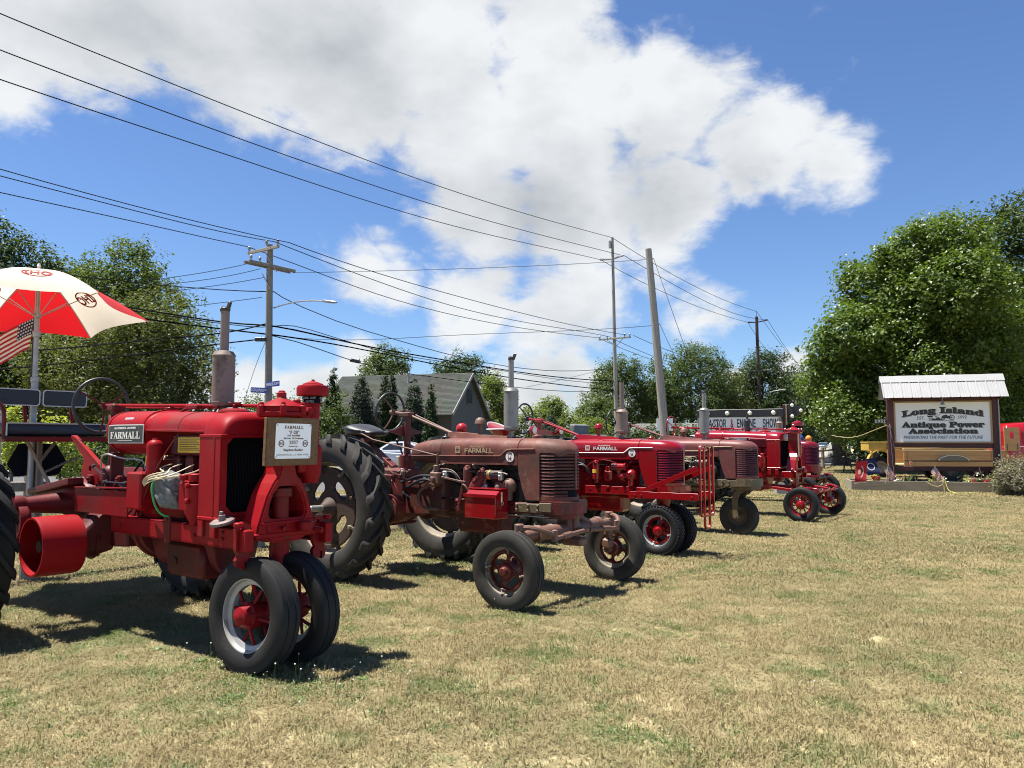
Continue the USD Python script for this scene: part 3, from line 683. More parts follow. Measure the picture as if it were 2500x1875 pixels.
# ------------------------------------------------------------------ dark house across the road
def house():
    Y = 62.0
    ridge_r, eave_r = at(1154, 910, Y), at(1112, 1011, Y - 3.2)
    ez, rz = eave_r[2], ridge_r[2]
    d = np.array([.955, -.297, 0]); w = np.array([-.297, -.955, 0])            # along the ridge to the right; towards the viewer
    W = 4.4; Lr = 11.2
    C = np.array([ridge_r[0], ridge_r[1], 0]) - d * .3
    t = thing('house', 'dark blue grey house with big grey shingled roof behind the evergreens', 'house', C, 0)
    def P(s, q, z): return d * s + w * q + np.array([0, 0, z])
    rise = rz - ez
    body = [P(0, W * .86, 0), P(0, W * .86, ez + .12), P(0, 0, rz - .25), P(0, -W * .86, ez + .12), P(0, -W * .86, 0)]
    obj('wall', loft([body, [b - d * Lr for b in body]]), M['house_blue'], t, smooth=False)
    n = 34
    for side in (1, -1):
        rows = []
        for k in range(n):
            a, b = k / n, (k + 1) / n + .012
            q0, q1, z0, z1 = W * a, W * b, rz - rise * a, rz - rise * b
            o = .05
            rows.append(loft([[P(.35, side * q0, z0), P(.35, side * q1, z1 + o), P(.35, side * q1, z1)], [P(-Lr - .35, side * q0, z0), P(-Lr - .35, side * q1, z1 + o), P(-Lr - .35, side * q1, z1)]]))
        obj('roof', cat(*rows), M['roof_shingle'], t, smooth=False, kind='stuff')
    for side in (1, -1):
        obj('rake_board', bar(P(.36, 0, rz - .12), P(.36, side * W, ez - .05), .06, .24), M['house_trim'], t)
    obj('gutter', bar(P(.3, W + .03, ez - .04), P(-Lr - .3, W + .03, ez - .04), .12, .12), M['house_trim'], t)
    obj('downpipe', tube([P(-1.1, W - .05, ez - .1), P(-1.1, W * .9, ez - .5), P(-1.1, W * .9, .1)], .07, 8), M['house_trim'], t)
    obj('roof_vent', cat(cyl(P(-4.9, 1.0, rz - rise * .22 + .3), .09, .8), cyl(P(-4.9, 1.0, rz - rise * .22 + .72), .14, .1)), M['white_metal'], t)
    wn = P(.03, 0, rz - 1.9); f = obj('window', cat(bar(wn + w * .55 - [0, 0, .6], wn + w * .55 + [0, 0, .6], .08, .1), bar(wn - w * .55 - [0, 0, .6], wn - w * .55 + [0, 0, .6], .08, .1), bar(wn + w * .6 + [0, 0, .62], wn - w * .6 + [0, 0, .62], .08, .1), bar(wn + w * .6 - [0, 0, .62], wn - w * .6 - [0, 0, .62], .08, .1)), M['house_blue'], t)
    obj('pane', loft([[wn + w * .5 - [0, 0, .55], wn + w * .5 + [0, 0, .55], wn - w * .5 + [0, 0, .55], wn - w * .5 - [0, 0, .55]], [wn + d * .03 + w * .5 - [0, 0, .55], wn + d * .03 + w * .5 + [0, 0, .55], wn + d * .03 - w * .5 + [0, 0, .55], wn + d * .03 - w * .5 - [0, 0, .55]]]), M['window_dark'], f, smooth=False)
    # low wing on the far side of the gable
    obj('side_roof', loft([[P(.3, -W, ez + .05), P(.3, -W - 3.2, ez - 1.15), P(.3, -W - 3.2, ez - 1.3), P(.3, -W, ez - .1)], [P(-5, -W, ez + .05), P(-5, -W - 3.2, ez - 1.15), P(-5, -W - 3.2, ez - 1.3), P(-5, -W, ez - .1)]]), M['roof_shingle'], t, smooth=False)
    obj('side_wall', loft([[P(0, -W * .86, 0), P(0, -W * .86, ez - .05), P(0, -W - 3, ez - 1.2), P(0, -W - 3, 0)], [P(-5, -W * .86, 0), P(-5, -W * .86, ez - .05), P(-5, -W - 3, ez - 1.2), P(-5, -W - 3, 0)]]), M['house_blue'], t, smooth=False)


mat('roof_shingle', {'tc': ('texture_coordinate', {}), 'v': ('voronoi_texture', {'scale': 3.2}), 'mp': ('mapping', {'scale': (1.0, 1.0, 3.0)}), 'n': ('noise_texture', {'scale': .5, 'detail': 4.0}),
    'a': ('rgb_ramp', {'ramp': [(0, (.058, .063, .056)), (.5, (.072, .078, .069)), (1, (.092, .098, .086))]}), 'bw': ('rgb_to_bw', {}), 'm': ('mix', {'mix_type': 'multiply', 'fac': .35}), 'p': ('principled_bsdf', {'roughness': .95, 'specular_ior_level': .1})},
    [('tc.object', 'mp.vector'), ('mp.vector', 'v.vector'), ('tc.object', 'n.vector'), ('v.color', 'bw.color'), ('bw.val', 'a.fac'), ('a.color', 'm.color1'), ('n.color', 'm.color2'), ('m.color', 'p.base_color')], 'p.BSDF')
house()


def pale_house():
    t = thing('house', 'pale low building seen through the gap under the bench seat backs', 'house', (gx(190, 58), 58, 0), 25)
    obj('wall', bx(-5.5, 5.5, -2.5, 2.5, 0, 2.7, .01), M['house_pale'], t)
    obj('roof', extr([(-2.9, 2.7), (2.9, 2.7), (0, 3.7)], -5.8, 5.8, 'yz'), M['roof_far'], t, smooth=False)
    for x in (-3.2, .6, 3.4):
        f = obj('window', bx(x - .5, x + .5, -2.54, -2.5, .9, 2.1, .005), M['house_trim'], t)
        obj('pane', bx(x - .42, x + .42, -2.56, -2.54, .98, 2.02, .003), M['window_dark'], f)
    t = thing('house', 'low dark roofed house behind the white board on the leaning pole', 'house', (gx(1668, 84), 84, 0), -30)
    obj('wall', bx(-5, 5, -3, 3, 0, 2.4, .01), M['house_blue'], t)
    obj('roof', extr([(-3.4, 2.3), (3.4, 2.3), (0, 3.5)], -5.4, 5.4, 'yz'), M['roof_far'], t, smooth=False)


pale_house()


# ------------------------------------------------------------------ utility poles
def pole(name, label, foot, top, r0, r1, m):
    t = thing(name, label, 'utility pole', (foot[0], foot[1], 0))
    rel = np.asarray(top, float) - np.array([foot[0], foot[1], 0])
    obj('pole', tube([[0, 0, -.1], rel * .5, rel], [r0, (r0 + r1) / 2, r1], 14), M[m], t, smooth=50)
    return t, np.array([foot[0], foot[1], 0])


def insulator(p, k=1.0):
    return lathe([(0, 0), (.03, 0), (.03, .06), (.075, .08), (.03, .10), (.07, .13), (.03, .15), (.06, .18), (.02, .22), (0, .23)], p, 'z', 10) if k == 1 else moved(lathe([(0, 0), (.03, 0), (.03, .06), (.075, .08), (.03, .10), (.07, .13), (.03, .15), (.06, .18), (.02, .22), (0, .23)], (0, 0, 0), 'z', 10), np.eye(3) * k, p)


Y1, Y2, Y3, Y4 = 37.0, 68.8, 37.5, 99.0
P1 = at(659, 598, Y1); P2 = at(1495, 580, Y2); P3t = at(1583, 608, Y3); P4 = at(1847, 773, Y4)
t1, o1 = pole('utility_pole', 'brown utility pole with two cross arms, street signs and lamp arm', (gx(655, Y1), Y1), P1, .19, .15, 'wood_pole')
def arm(t, o, a, b, w=.11, h=.14, m='wood_pole_pale', name='cross_arm'):
    obj(name, bar(a - o, b - o, w, h, .01), M[m], t)
c = at(655, 611, Y1); nn = RN * 1.22; nn[2] = 0
arm(t1, o1, c + RN * 1.3 - RD * .2, c - RN * 1.05 - RD * .2)
for q in (1.22, -.97, -.12):
    obj('insulator', insulator(c + RN * q - RD * .2 + [0, 0, .07] - o1 + (np.array([0, 0, .1]) if q == -.12 else 0), 1.2), M['galv'], t1)
c = at(660, 651, Y1)
for q in (.19, -.19):
    arm(t1, o1, c + RN * q - RD * 1.35, c + RN * q + RD * 1.35, m='wood_pole')
for q in (-1.25, -.75):
    obj('insulator', insulator(c - RN * .19 + RD * q + [0, 0, .08] - o1, 1.1), M['galv'], t1)
for a, b in (((676, 664), (645, 612)), ((640, 668), (660, 705))):
    obj('brace', rod(at(*a, Y1 - .2) - o1, at(*b, Y1 - .2) - o1, .025, 6), M['galv'], t1)
la = smoothpts([at(668, 752, Y1), at(692, 744, Y1 - .8), at(730, 736, Y1 - 1.9), at(793, 735.5, Y1 - 3.2)], 14)
lamp = obj('lamp_arm', tube(la - o1, .035, 8), M['galv'], t1)
obj('lamp_head', moved(hull(ell((.42, 0, 0), (.42, .16, .07)), bx(-.05, .25, -.1, .1, -.05, .06)), np.column_stack([(la[-1] - la[-2]) / np.linalg.norm(la[-1] - la[-2]), np.cross([0, 0, 1], (la[-1] - la[-2]) / np.linalg.norm(la[-1] - la[-2])), [0, 0, 1]]), la[-1] - o1), M['galv'], lamp)
# street signs
def street_sign(label, u0, u1, v0, v1, Ya, Yb, words, small):
    a, b = at(u0, (v0[0] + v0[1]) / 2, Ya), at(u1, (v1[0] + v1[1]) / 2, Yb)
    ex = b - a; L = np.linalg.norm(ex); ex /= L; ey = np.cross(np.cross(ex, [0, 0, 1.0]), ex); ey /= np.linalg.norm(ey); h = (v0[1] - v0[0]) * Ya / 1878
    t = thing('street_sign', label, 'street sign', (a + b) / 2)
    obj('plate', decal(rrect(L, h, .02), -np.cross(ex, ey) * .02, ex, ey, .012), M['decal_blue2'], t, smooth=False)
    obj('lettering', cat(text(words, h * .5, -np.cross(ex, ey) * .006 - ey * h * .24 - ex * L * .1, ex, ey, bold=True, stretch=L * .66 / (len(words) * h * .36)), text(small, h * .3, -np.cross(ex, ey) * .006 - ey * h * .05 + ex * L * .38, ex, ey, bold=True, stretch=.9)), M['decal_white'], t, smooth=False)
surf('decal_blue2', (.015, .06, .42), rough=.4)
street_sign('blue street name sign reading SOUND AVE left of the brown pole', 612, 651, (945, 958), (947, 960), Y1 - .3, Y1 - .5, 'SOUND', 'AVE')
street_sign('blue street name sign reading HERRICKS LN across the brown pole', 650, 682, (933, 946), (929, 942), Y1 - .55, Y1 - .9, 'HERRICKS', 'LN')

t2, o2 = pole('utility_pole', 'tall slim grey utility pole left of the leaning pole', (gx(1506, Y2), Y2), P2, .19, .12, 'wood_pole_pale')
c = at(1503, 827, Y2)
arm(t2, o2, c + RN * 1.6 - RD * .2, c - RN * 1.6 - RD * .2)
for q in (1.5, .75, -1.0, -1.5):
    obj('insulator', insulator(c + RN * q - RD * .2 + [0, 0, .08] - o2, 1.3), M['galv'], t2)
for q in (1, -1):
    obj('brace', rod(c + RN * .9 * q - RD * .2 - o2, at(1505, 845, Y2) - o2, .03, 6), M['galv'], t2)
for (u, v), s in (((1465, 634), 1), ((1522, 623), -1)):
    obj('post_insulator', tube([at(1496, 633, Y2) - o2, at(u, v, Y2 - .2) - o2], [.05, .11], 8), M['galv'], t2)
obj('lightning_arm', rod(at(1489, 588, Y2) - o2, at(1489, 606, Y2) - o2, .12, 8), M['galv'], t2)

t3, o3 = pole('utility_pole', 'thick bare wooden pole leaning left, with no cross arms', (gx(1630, Y3), Y3), P3t, .235, .155, 'wood_pole_pale')
obj('anchor_bolt', cat(rod(at(1577, 632, Y3) - o3, at(1597, 632, Y3) - o3, .03, 6), rod(at(1592, 795, Y3) - o3, at(1611, 791, Y3) - o3, .03, 6)), M['galv'], t3)
bd = thing('notice_board', 'plain white board fixed behind the leaning wooden pole', 'sign', at(1623, 1037, Y3 + .4))
obj('panel', bx(-.40, .40, -.015, .015, -.30, .30, .004), M['sign_white'], bd)
obj('bracket', bx(-.42, .42, .015, .05, -.03, .03, .004), M['galv'], bd)

t4, o4 = pole('utility_pole', 'dark brown utility pole behind the letter board', (gx(1858, Y4), Y4), P4, .24, .19, 'wood_pole_dark')
obj('pole_top_pin', rod(P4 - o4, P4 + [0, 0, .7] - o4, .03, 6), M['black_iron'], t4)
for u, v in ((1826, 787), (1874, 781)):
    obj('post_insulator', tube([at(1848, 787, Y4) - o4, at(u, v, Y4) - o4], [.06, .1], 8), M['black_iron'], t4)
c = at(1856, 904, Y4); arm(t4, o4, c + RN * 1.4, c - RN * 1.4, m='wood_pole_pale')
l4 = smoothpts([at(1861, 963, Y4), at(1880, 957, Y4 - 1), at(1905, 952, Y4 - 2)], 8)
lm = obj('lamp_arm', tube(l4 - o4, .05, 6), M['galv'], t4); obj('lamp_head', ell(l4[-1] + [.35, 0, 0] - o4, (.42, .2, .09)), M['white_metal'], lm)
t5, o5 = pole('utility_pole', 'small far grey utility pole left of the big maple', (gx(1943, 125), 125), at(1941, 938, 125), .22, .17, 'wood_pole')
c = at(1941, 943, 125); arm(t5, o5, c + RN * 1.5, c - RN * 1.5)


# ------------------------------------------------------------------ wires
def wire(label, pts, r=.016, m='wire_black', extend=0, group=None, name='overhead_wire', box_=None):
    "pts: (u, v) with distance given at both ends; distance in between follows a straight run"
    (u0, v0, ya), (u1, v1, yb) = pts[0], pts[-1]
    q = []
    for p in pts:
        Y = p[2] if len(p) > 2 else 1 / (1 / ya + (1 / yb - 1 / ya) * (p[0] - u0) / (u1 - u0))
        q.append(at(p[0], p[1], Y))
    q = np.array(q)
    if extend: q = np.vstack([q[0] + (q[0] - q[1]) / np.linalg.norm(q[0] - q[1]) * extend + [0, 0, extend * .06], q])
    k = tag(obj(name, tube(smoothpts(q, 26), r, 5), M[m], smooth=60), label, 'wire', group)
    return k


YL = 27.1
g1 = 'high wires along the road'
wire('topmost wire from the upper left corner to the top of the tall slim pole', [(0, 33, YL), (497, 235), (1000, 429.5), (1250, 512), (1494, 580, Y2)], .024, extend=12, group=g1)
wire('second wire from the top, ending at the right arm of the tall slim pole', [(0, 122, YL), (497, 307), (1000, 481.5), (1250, 555), (1520, 624, Y2)], .024, extend=12, group=g1)
wire('third wire from the top, ending at the left arm of the tall slim pole', [(0, 194, YL), (497, 359), (1000, 522), (1250, 586), (1465, 634, Y2)], .024, extend=12, group=g1)
wire('wire from the top of the tall slim pole down to the dark brown pole', [(1494, 580, Y2), (1597, 644), (1727, 714), (1847, 760, Y4)], .026, group=g1)
wire('middle of three wires between the tall slim pole and the dark brown pole', [(1522, 623, Y2), (1640, 692), (1727, 738), (1874, 780, Y4)], .026, group=g1)
wire('lowest of three wires between the tall slim pole and the dark brown pole', [(1466, 634, Y2), (1621, 714), (1727, 757), (1826, 787, Y4)], .026, group=g1)
for q, lb in enumerate(('left', 'middle', 'right')):
    a = ((1826, 787), (1847, 760), (1874, 781))[q]; b = ((1900, 880), (1985, 925), (1990, 935))[q]
    wire(f'{lb} wire dropping from the dark brown pole towards the big maple', [(*a, Y4), ((a[0] + b[0]) / 2, (a[1] + b[1]) / 2 + 10), (*b, 128)], .026, group='wires past the dark brown pole')
g2 = 'wires on the cross arm of the brown pole'
wire('upper wire from the left edge to the right tip of the brown pole arm', [(0, 413, 27.3), (250, 482), (497, 545), (706, 592.5, Y1 - .5)], .02, extend=12, group=g2)
wire('middle wire from the left edge to the top of the brown pole', [(0, 429.5, 27.3), (250, 494), (497, 556), (669, 590, Y1 - .2)], .02, extend=12, group=g2)
wire('lower wire from the left edge to the left tip of the brown pole arm', [(0, 470, 27.9), (250, 524), (497, 579), (603, 602, Y1 + .5)], .02, extend=12, group=g2)
wire('upper wire from the brown pole arm to the arm of the tall slim pole', [(706, 592.5, Y1 - .5), (900, 660), (1098, 718), (1300, 771), (1531, 818, Y2 - .9)], .022, group=g2)
wire('middle wire from the brown pole to the arm of the tall slim pole', [(669, 590, Y1), (900, 679), (1098, 745), (1300, 790), (1487, 822, Y2)], .022, group=g2)
wire('lower wire from the brown pole arm to the arm of the tall slim pole', [(603, 602, Y1 + .5), (700, 637), (900, 711), (1098, 767), (1300, 805), (1463, 825, Y2 + .9)], .022, group=g2)
g3 = 'low wires past the tall slim pole'
wire('upper low wire from the slim pole arm across the leaning pole into the trees', [(1547, 819, Y2 - .9), (1651, 863), (1855, 902, Y4)], .024, group=g3)
wire('middle low wire from the slim pole arm behind the leaning pole', [(1487, 822, Y2), (1639, 885), (1860, 906, Y4)], .024, group=g3)
wire('lowest wire from the slim pole arm behind the leaning pole', [(1463, 826, Y2 + .9), (1632, 891), (1858, 914, Y4)], .024, group=g3)
g4 = 'side street wires left of the brown pole'
for lb, pts in (('topmost', [(-40, 745, 33), (304, 692), (500, 665), (600, 645, Y1 - .4)]), ('second', [(-40, 770, 33), (278, 708), (500, 683), (636, 656, Y1 - .3)]), ('third', [(-40, 780, 33), (291, 725), (500, 701), (646, 677, Y1 - .2)]),
                ('fourth', [(-40, 775, 33), (380, 757), (500, 744), (640, 726, Y1 - .2)])):
    wire(f'{lb} thin wire sloping from the brown pole down over the left trees', pts, .015, group=g4)
g5 = 'thick cables under the lamp arm'
wire('twisted cable sagging past the lamp arm from the left trees to the slim pole', [(-60, 640, 33), (228, 679), (500, 705), (655, 712, Y1), (723, 743), (806, 778), (944, 823), (1098, 866), (1242, 895), (1481, 900, Y2)], .026, group=g5)
wire('upper thick black cable passing under the lamp arm to the slim pole', [(-60, 690, 33), (329, 753), (541, 786), (655, 795, Y1), (900, 846), (1098, 881), (1300, 913), (1500, 930, Y2)], .042, group=g5)
wire('second thick cable close under the upper one', [(-60, 697, 33), (329, 759), (541, 790), (655, 798, Y1), (780, 812), (900, 849), (1098, 885), (1300, 917), (1500, 935, Y2)], .022, group=g5)
wire('lower thick black cable passing the pole above the street signs', [(-60, 712, 33), (354, 779), (541, 803), (660, 817, Y1), (899, 856), (1098, 896), (1300, 930), (1500, 954, Y2)], .04, group=g5)
wire('lowest cable with a long black splice before the house roof', [(666, 820, Y1), (760, 846), (855, 879), (1098, 926), (1264, 946), (1500, 951, Y2)], .024, group=g5)
sp = np.array([at(855, 879, 42), at(890, 886, 43.2)])
tag(obj('cable_splice', lathe([(0, 0), (.06, .02), (.1, .08), (.1, .82), (.06, .9), (0, .92)], (0, 0, 0), 'x', 12).apply_transform(np.vstack([np.column_stack([*frame_of(sp[1] - sp[0]), sp[0]]), [0, 0, 0, 1]])), M['black_iron'], smooth=40), 'long black cable splice hanging before the house roof', 'cable splice')
wire('thick cable rising from the umbrella pole to a splice left of the brown pole', [(-40, 862, 32), (200, 846), (400, 827), (542, 813), (650, 790, Y1)], .032, group=g5)
wire('thick cable rising under the splice box to the brown pole', [(-40, 903, 32), (200, 882), (400, 857), (542, 839), (650, 827, Y1)], .032, group=g5)
tag(obj('splice_box', bar(at(623, 828.5, Y1 - .3), at(648, 828.5, Y1 - .3), .2, .2, .03), M['black_iron']), 'black splice box on the cable touching the brown pole', 'cable splice')
wire('thin span wire from the brown pole to the top of the leaning pole', [(713, 666, Y1), (1100, 657), (1465, 641), (1576, 634, Y3)], .012, name='guy_wire')
wire('thin lower span wire from the brown pole to the middle of the leaning pole', [(667, 818, Y1), (834, 830), (1098, 819), (1350, 809), (1592, 795, Y3)], .012, name='guy_wire')
wire('long guy wire from the top of the leaning pole down to the right', [(1597, 635, Y3), (1634, 740), (1671, 845), (1757, 1085, 31)], .012, name='guy_wire')
wire('short guy wire from the middle of the leaning pole down to the right', [(1611, 792, Y3), (1647, 870), (1735, 1060, 33)], .012, name='guy_wire')
wire('thin guy wire slanting down left from the brown pole behind the muffler', [(652, 826, Y1), (622, 900), (598, 975), (570, 1075, 36)], .012, name='guy_wire')
wire('long wire rising to the right towards the slim pole over the thicket', [(1285, 945, 60), (1400, 920), (1485, 898, Y2)], .014)
# ------------------------------------------------------------------ tractor parts
def tyre_mesh(R, W, rr, ribs=True, n=56):
    d = R - rr; p = [(rr - .012, -.36 * W), (rr + .02 * d, -.41 * W), (rr + .2 * d, -.47 * W), (rr + .45 * d, -.5 * W), (rr + .7 * d, -.48 * W), (R - .10 * d, -.42 * W), (R - .035 * d, -.385 * W)]
    if ribs == 'worn':
        for y in (-.17, .17): p += [(R - .003, (y - .03) * W), (R - .007, (y - .012) * W), (R - .007, (y + .012) * W), (R - .001, (y + .03) * W)]
    elif ribs:
        for y in (-.27, -.13, .0, .13, .27):
            p += [(R - .004, (y - .035) * W), (R - .019, (y - .028) * W), (R - .019, (y + .028) * W), (R - .004, (y + .035) * W)] if y else [(R, -.06 * W), (R, .06 * W)]
    else:
        p += [(R - .01 * d, -.2 * W), (R, 0), (R - .01 * d, .2 * W)]
    p += [(r, -y) for r, y in p[:7][::-1]]
    return lathe(p, axis='y', n=n, closed=True)


def lug_mesh(R, W, n=19, h=.048, wid=.066, dth=.32, sgn=1):
    ms = []
    for i in range(n):
        for s in (-1, 1):
            t0 = 2 * math.pi * (i + (.5 if s > 0 else 0)) / n; rings = []
            for t in np.linspace(0, 1, 6):
                y = s * (-.02 + .53 * t) * W; th = t0 + sgn * dth * t ** .85
                base = R - h - .012 - .10 * max(0, t - .72) ** 1.2; top = base + h + .012 - (.028 if t == 1 else 0) + (.004 if t < .5 else 0)
                w0, w1 = wid * (1 + .5 * t), wid * (.62 + .25 * t)
                rings.append([(r * math.cos(th + q / R), y, r * math.sin(th + q / R)) for r, q in ((base, -w0 / 2), (top, -w1 / 2), (top, w1 / 2), (base, w0 / 2))])
            ms.append(loft(rings))
    return cat(*ms)


def block_tread(R, W, n=44):
    ms = []
    for i in range(n):
        for k, y in enumerate((-.40, -.22, 0, .22, .40)):
            th = 2 * math.pi * (i + .5 * (k % 2)) / n; r = R - .004 - (.012 if abs(y) > .3 else 0)
            b = bx(-.35 * 2 * math.pi * R / n, .35 * 2 * math.pi * R / n, (y - .075) * W, (y + .075) * W, -.008, .008, .002)
            ms.append(moved(b, np.array([[-math.sin(th), 0, math.cos(th)], [0, 1, 0], [math.cos(th), 0, math.sin(th)]]), (r * math.cos(th), 0, r * math.sin(th))))
    return cat(*ms)


def kidney(r0, r1, a0, a1, n=8):
    a = np.radians(np.linspace(a0, a1, n)); rm = (r1 - r0) / 2
    return LineString([((r0 + r1) / 2 * math.cos(t), (r0 + r1) / 2 * math.sin(t)) for t in a]).buffer(rm * .98, 6)


def wheel(parent, name, c, R, W, rr, kind, tyre, rim, hub, s=-1, yaw=0.0, camber=0.0, spokes=10, lugs=False, label=None, roll=0.0):
    "wheel with its axle along y; s = -1 turns the outer face to the right side of the tractor"
    w = sub(name, parent)
    if label: tag(w, label)
    A = rotm((0, 0, 1), yaw) @ rotm((1, 0, 0), camber) @ rotm((0, 1, 0), roll)
    def put(nm, m, mt, par=w, **k):
        return obj(nm, moved(m, A, c), M[mt], par, **k)
    if lugs:
        put('tyre', cat(tyre_mesh(R - .040, W, rr, False), lug_mesh(R, W, sgn=lugs)), tyre)
    elif kind == 'block':
        put('tyre', cat(tyre_mesh(R - .008, W, rr, False), block_tread(R, W)), tyre)
    else:
        put('tyre', tyre_mesh(R, W, rr, 'worn' if kind == 'spoke' else True), tyre)
    f = rr + .012
    prof = [(f, -.40 * W), (f + .012, -.385 * W), (f, -.365 * W), (rr - .012, -.33 * W), (rr - .018, -.16 * W), (rr - .045, -.10 * W), (rr - .045, .10 * W), (rr - .018, .16 * W), (rr - .012, .33 * W), (f, .365 * W), (f + .012, .385 * W), (f, .40 * W)]
    inner = [(r - .006, y) for r, y in prof[::-1]]
    put('rim', lathe(prof + inner, axis='y', n=48, closed=True), rim)
    if kind in ('disc', 'block'):
        D = rr - .045; hole = .62 * D
        g = Point(0, 0).buffer(D, 24)
        for k in range(4): g = g.difference(kidney(.50 * D, .84 * D, 90 * k + 22, 90 * k + 68))
        d = extr(g, -.008, .008, 'xz'); d.vertices[:, 1] += s * .02 + s * .02 * np.clip((.45 * D - np.hypot(d.vertices[:, 0], d.vertices[:, 2])) / .1, -1, 0)
        put('wheel_disc', cat(d, ring((0, s * .025, 0), D * .97, .010, (0, 1, 0), 40, 6)), hub)
        put('hub', lathe([(.0, s * .085), (.028, s * .084), (.036, s * .075), (.040, s * .05), (.062, s * .045), (.066, s * .01), (.066, -s * .09), (0, -s * .09)], axis='y', n=20), hub)
        for k in range(4):
            a = math.radians(90 * k); p = np.array([D * math.cos(a), s * .03, D * math.sin(a)]); e = np.array([(rr - .02) * math.cos(a + .12), s * .055, (rr - .02) * math.sin(a + .12)])
            put('rim_clamp', cat(bar(p, e, .03, .014), cyl(p * .93 + [0, s * .012, 0], .011, .02, 'y', 6)), rim)
        for k in range(5):
            a = math.radians(72 * k + 15); put('wheel_bolt', cyl((.085 * math.cos(a), s * .022, .085 * math.sin(a)), .009, .02, 'y', 6), hub)
    elif kind == 'plain':
        put('wheel_disc', lathe([(0, s * .03), (.07, s * .03), (.09, s * .012), (rr - .045, s * .02), (rr - .03, s * .03)], axis='y', n=32), hub)
        put('hub', lathe([(0, s * .10), (.03, s * .095), (.045, s * .07), (.05, s * .02), (.05, -s * .1), (0, -s * .1)], axis='y', n=18), hub)
    elif kind == 'spoke':
        put('hub', cat(lathe([(0, s * .118), (.025, s * .117), (.055, s * .105), (.070, s * .06), (.082, s * .055), (.085, s * .02), (.078, -s * .03), (.06, -s * .10), (0, -s * .10)], axis='y', n=24), *[cyl((.07 * math.cos(a), s * .06, .07 * math.sin(a)), .010, .02, 'y', 6) for a in np.arange(6) * math.pi / 3]), hub)
        for k in range(spokes):
            a = 2 * math.pi * k / spokes + .2; y = s * (.035 if k % 2 else -.05)
            put('spoke', rod((.06 * math.cos(a), y, .06 * math.sin(a)), ((rr - .035) * math.cos(a), s * .0, (rr - .035) * math.sin(a)), .0105, 8), hub)
    elif kind == 'cast':
        D = rr * .84; g = Point(0, 0).buffer(D, 24)
        for k in range(4): g = g.difference(kidney(.46 * D, .74 * D, 90 * k + 26, 90 * k + 54))
        put('wheel_disc', cat(extr(g, s * .05 - .014, s * .05 + .014, 'xz'), ring((0, s * .05, 0), D * .97, .022, (0, 1, 0), 40, 6)), hub)
        put('hub', lathe([(0, s * .16), (.035, s * .16), (.045, s * .15), (.08, s * .10), (.11, s * .07), (.12, 0), (.10, -s * .14), (0, -s * .14)], axis='y', n=22), hub)
        put('axle_end', cyl((0, s * .22, 0), .032, .18, 'y', 14), 'steel')
        for k in range(8):
            a = math.radians(45 * k + 10); p = np.array([D * .94 * math.cos(a), s * .06, D * .94 * math.sin(a)]); e = np.array([(rr - .035) * math.cos(a), s * .03, (rr - .035) * math.sin(a)])
            put('rim_bracket', cat(bar(p, e, .06, .03), cyl(p + [0, s * .02, 0], .022, .04, 'y', 8)), rim if k % 2 else hub)
    elif kind == 'flat_spoke':
        put('hub', lathe([(0, s * .16), (.06, s * .155), (.10, s * .08), (.11, -s * .1), (0, -s * .1)], axis='y', n=20), hub)
        for k in range(spokes):
            a = 2 * math.pi * k / spokes + .1; y = s * (.06 if k % 2 else -.06)
            put('spoke', bar((.09 * math.cos(a), y, .09 * math.sin(a)), ((rr - .03) * math.cos(a), y * .3, (rr - .03) * math.sin(a)), .05, .014), hub)
        put('felloe', ring((0, 0, 0), rr - .045, .018, (0, 1, 0), 48, 6, 3.0), hub)
    return w


def steering_wheel(t, c, R, axis, rim_mat, spoke_mat, roll=.5, nsp=3):
    d, s, u = frame_of(axis); w = sub('steering_wheel', t); c = np.asarray(c, float)
    obj('rim', ring(c, R, .0135, d, 40, 8), M[rim_mat], w, smooth=60)
    hubp = c - d * .05
    for k in range(nsp):
        a = roll + k * 2 * math.pi / nsp; e = c + R * (math.cos(a) * s + math.sin(a) * u)
        obj('spoke', tube(smoothpts([hubp, hubp * .45 + e * .55 - d * .02, e], 7), .0085, 7), M[spoke_mat], w)
    obj('hub', cat(lathe([(0, .05), (.02, .05), (.028, .03), (.03, -.03), (0, -.03)], axis='x', n=14).apply_transform(np.vstack([np.column_stack([d, s, u, hubp]), [0, 0, 0, 1]])), []), M[spoke_mat], w)


def sect(w, zt, zb, drop=.12, n=15, e=.55):
    a = np.linspace(0, math.pi, n); zs = zt - drop
    y = w * np.sign(np.cos(a)) * np.abs(np.cos(a)) ** e; z = zs + drop * np.sin(a) ** .8
    return np.column_stack([np.r_[w, y, -w], np.r_[zb, z, zb]])


def loftx(secs, **k):
    return loft([np.column_stack([np.full(len(sect(*q[1:], **k)), q[0]), sect(*q[1:], **k)]) for q in secs])


def dotted(path, r, n=8):
    return tube(smoothpts(path, max(10, 6 * len(path))), r, n)


def emblem_box(h):
    "small square badge with an upright bar across an H"
    g = rrrect(h, h, h * .08)
    k = unary([sbox(-.36 * h, -.36 * h, -.20 * h, .36 * h), sbox(.20 * h, -.36 * h, .36 * h, .36 * h), sbox(-.36 * h, -.08 * h, .36 * h, .08 * h), sbox(-.07 * h, -.40 * h, .07 * h, .40 * h)])
    return g, k


rrrect = rrect
unary = lambda l: shapely.union_all(l)


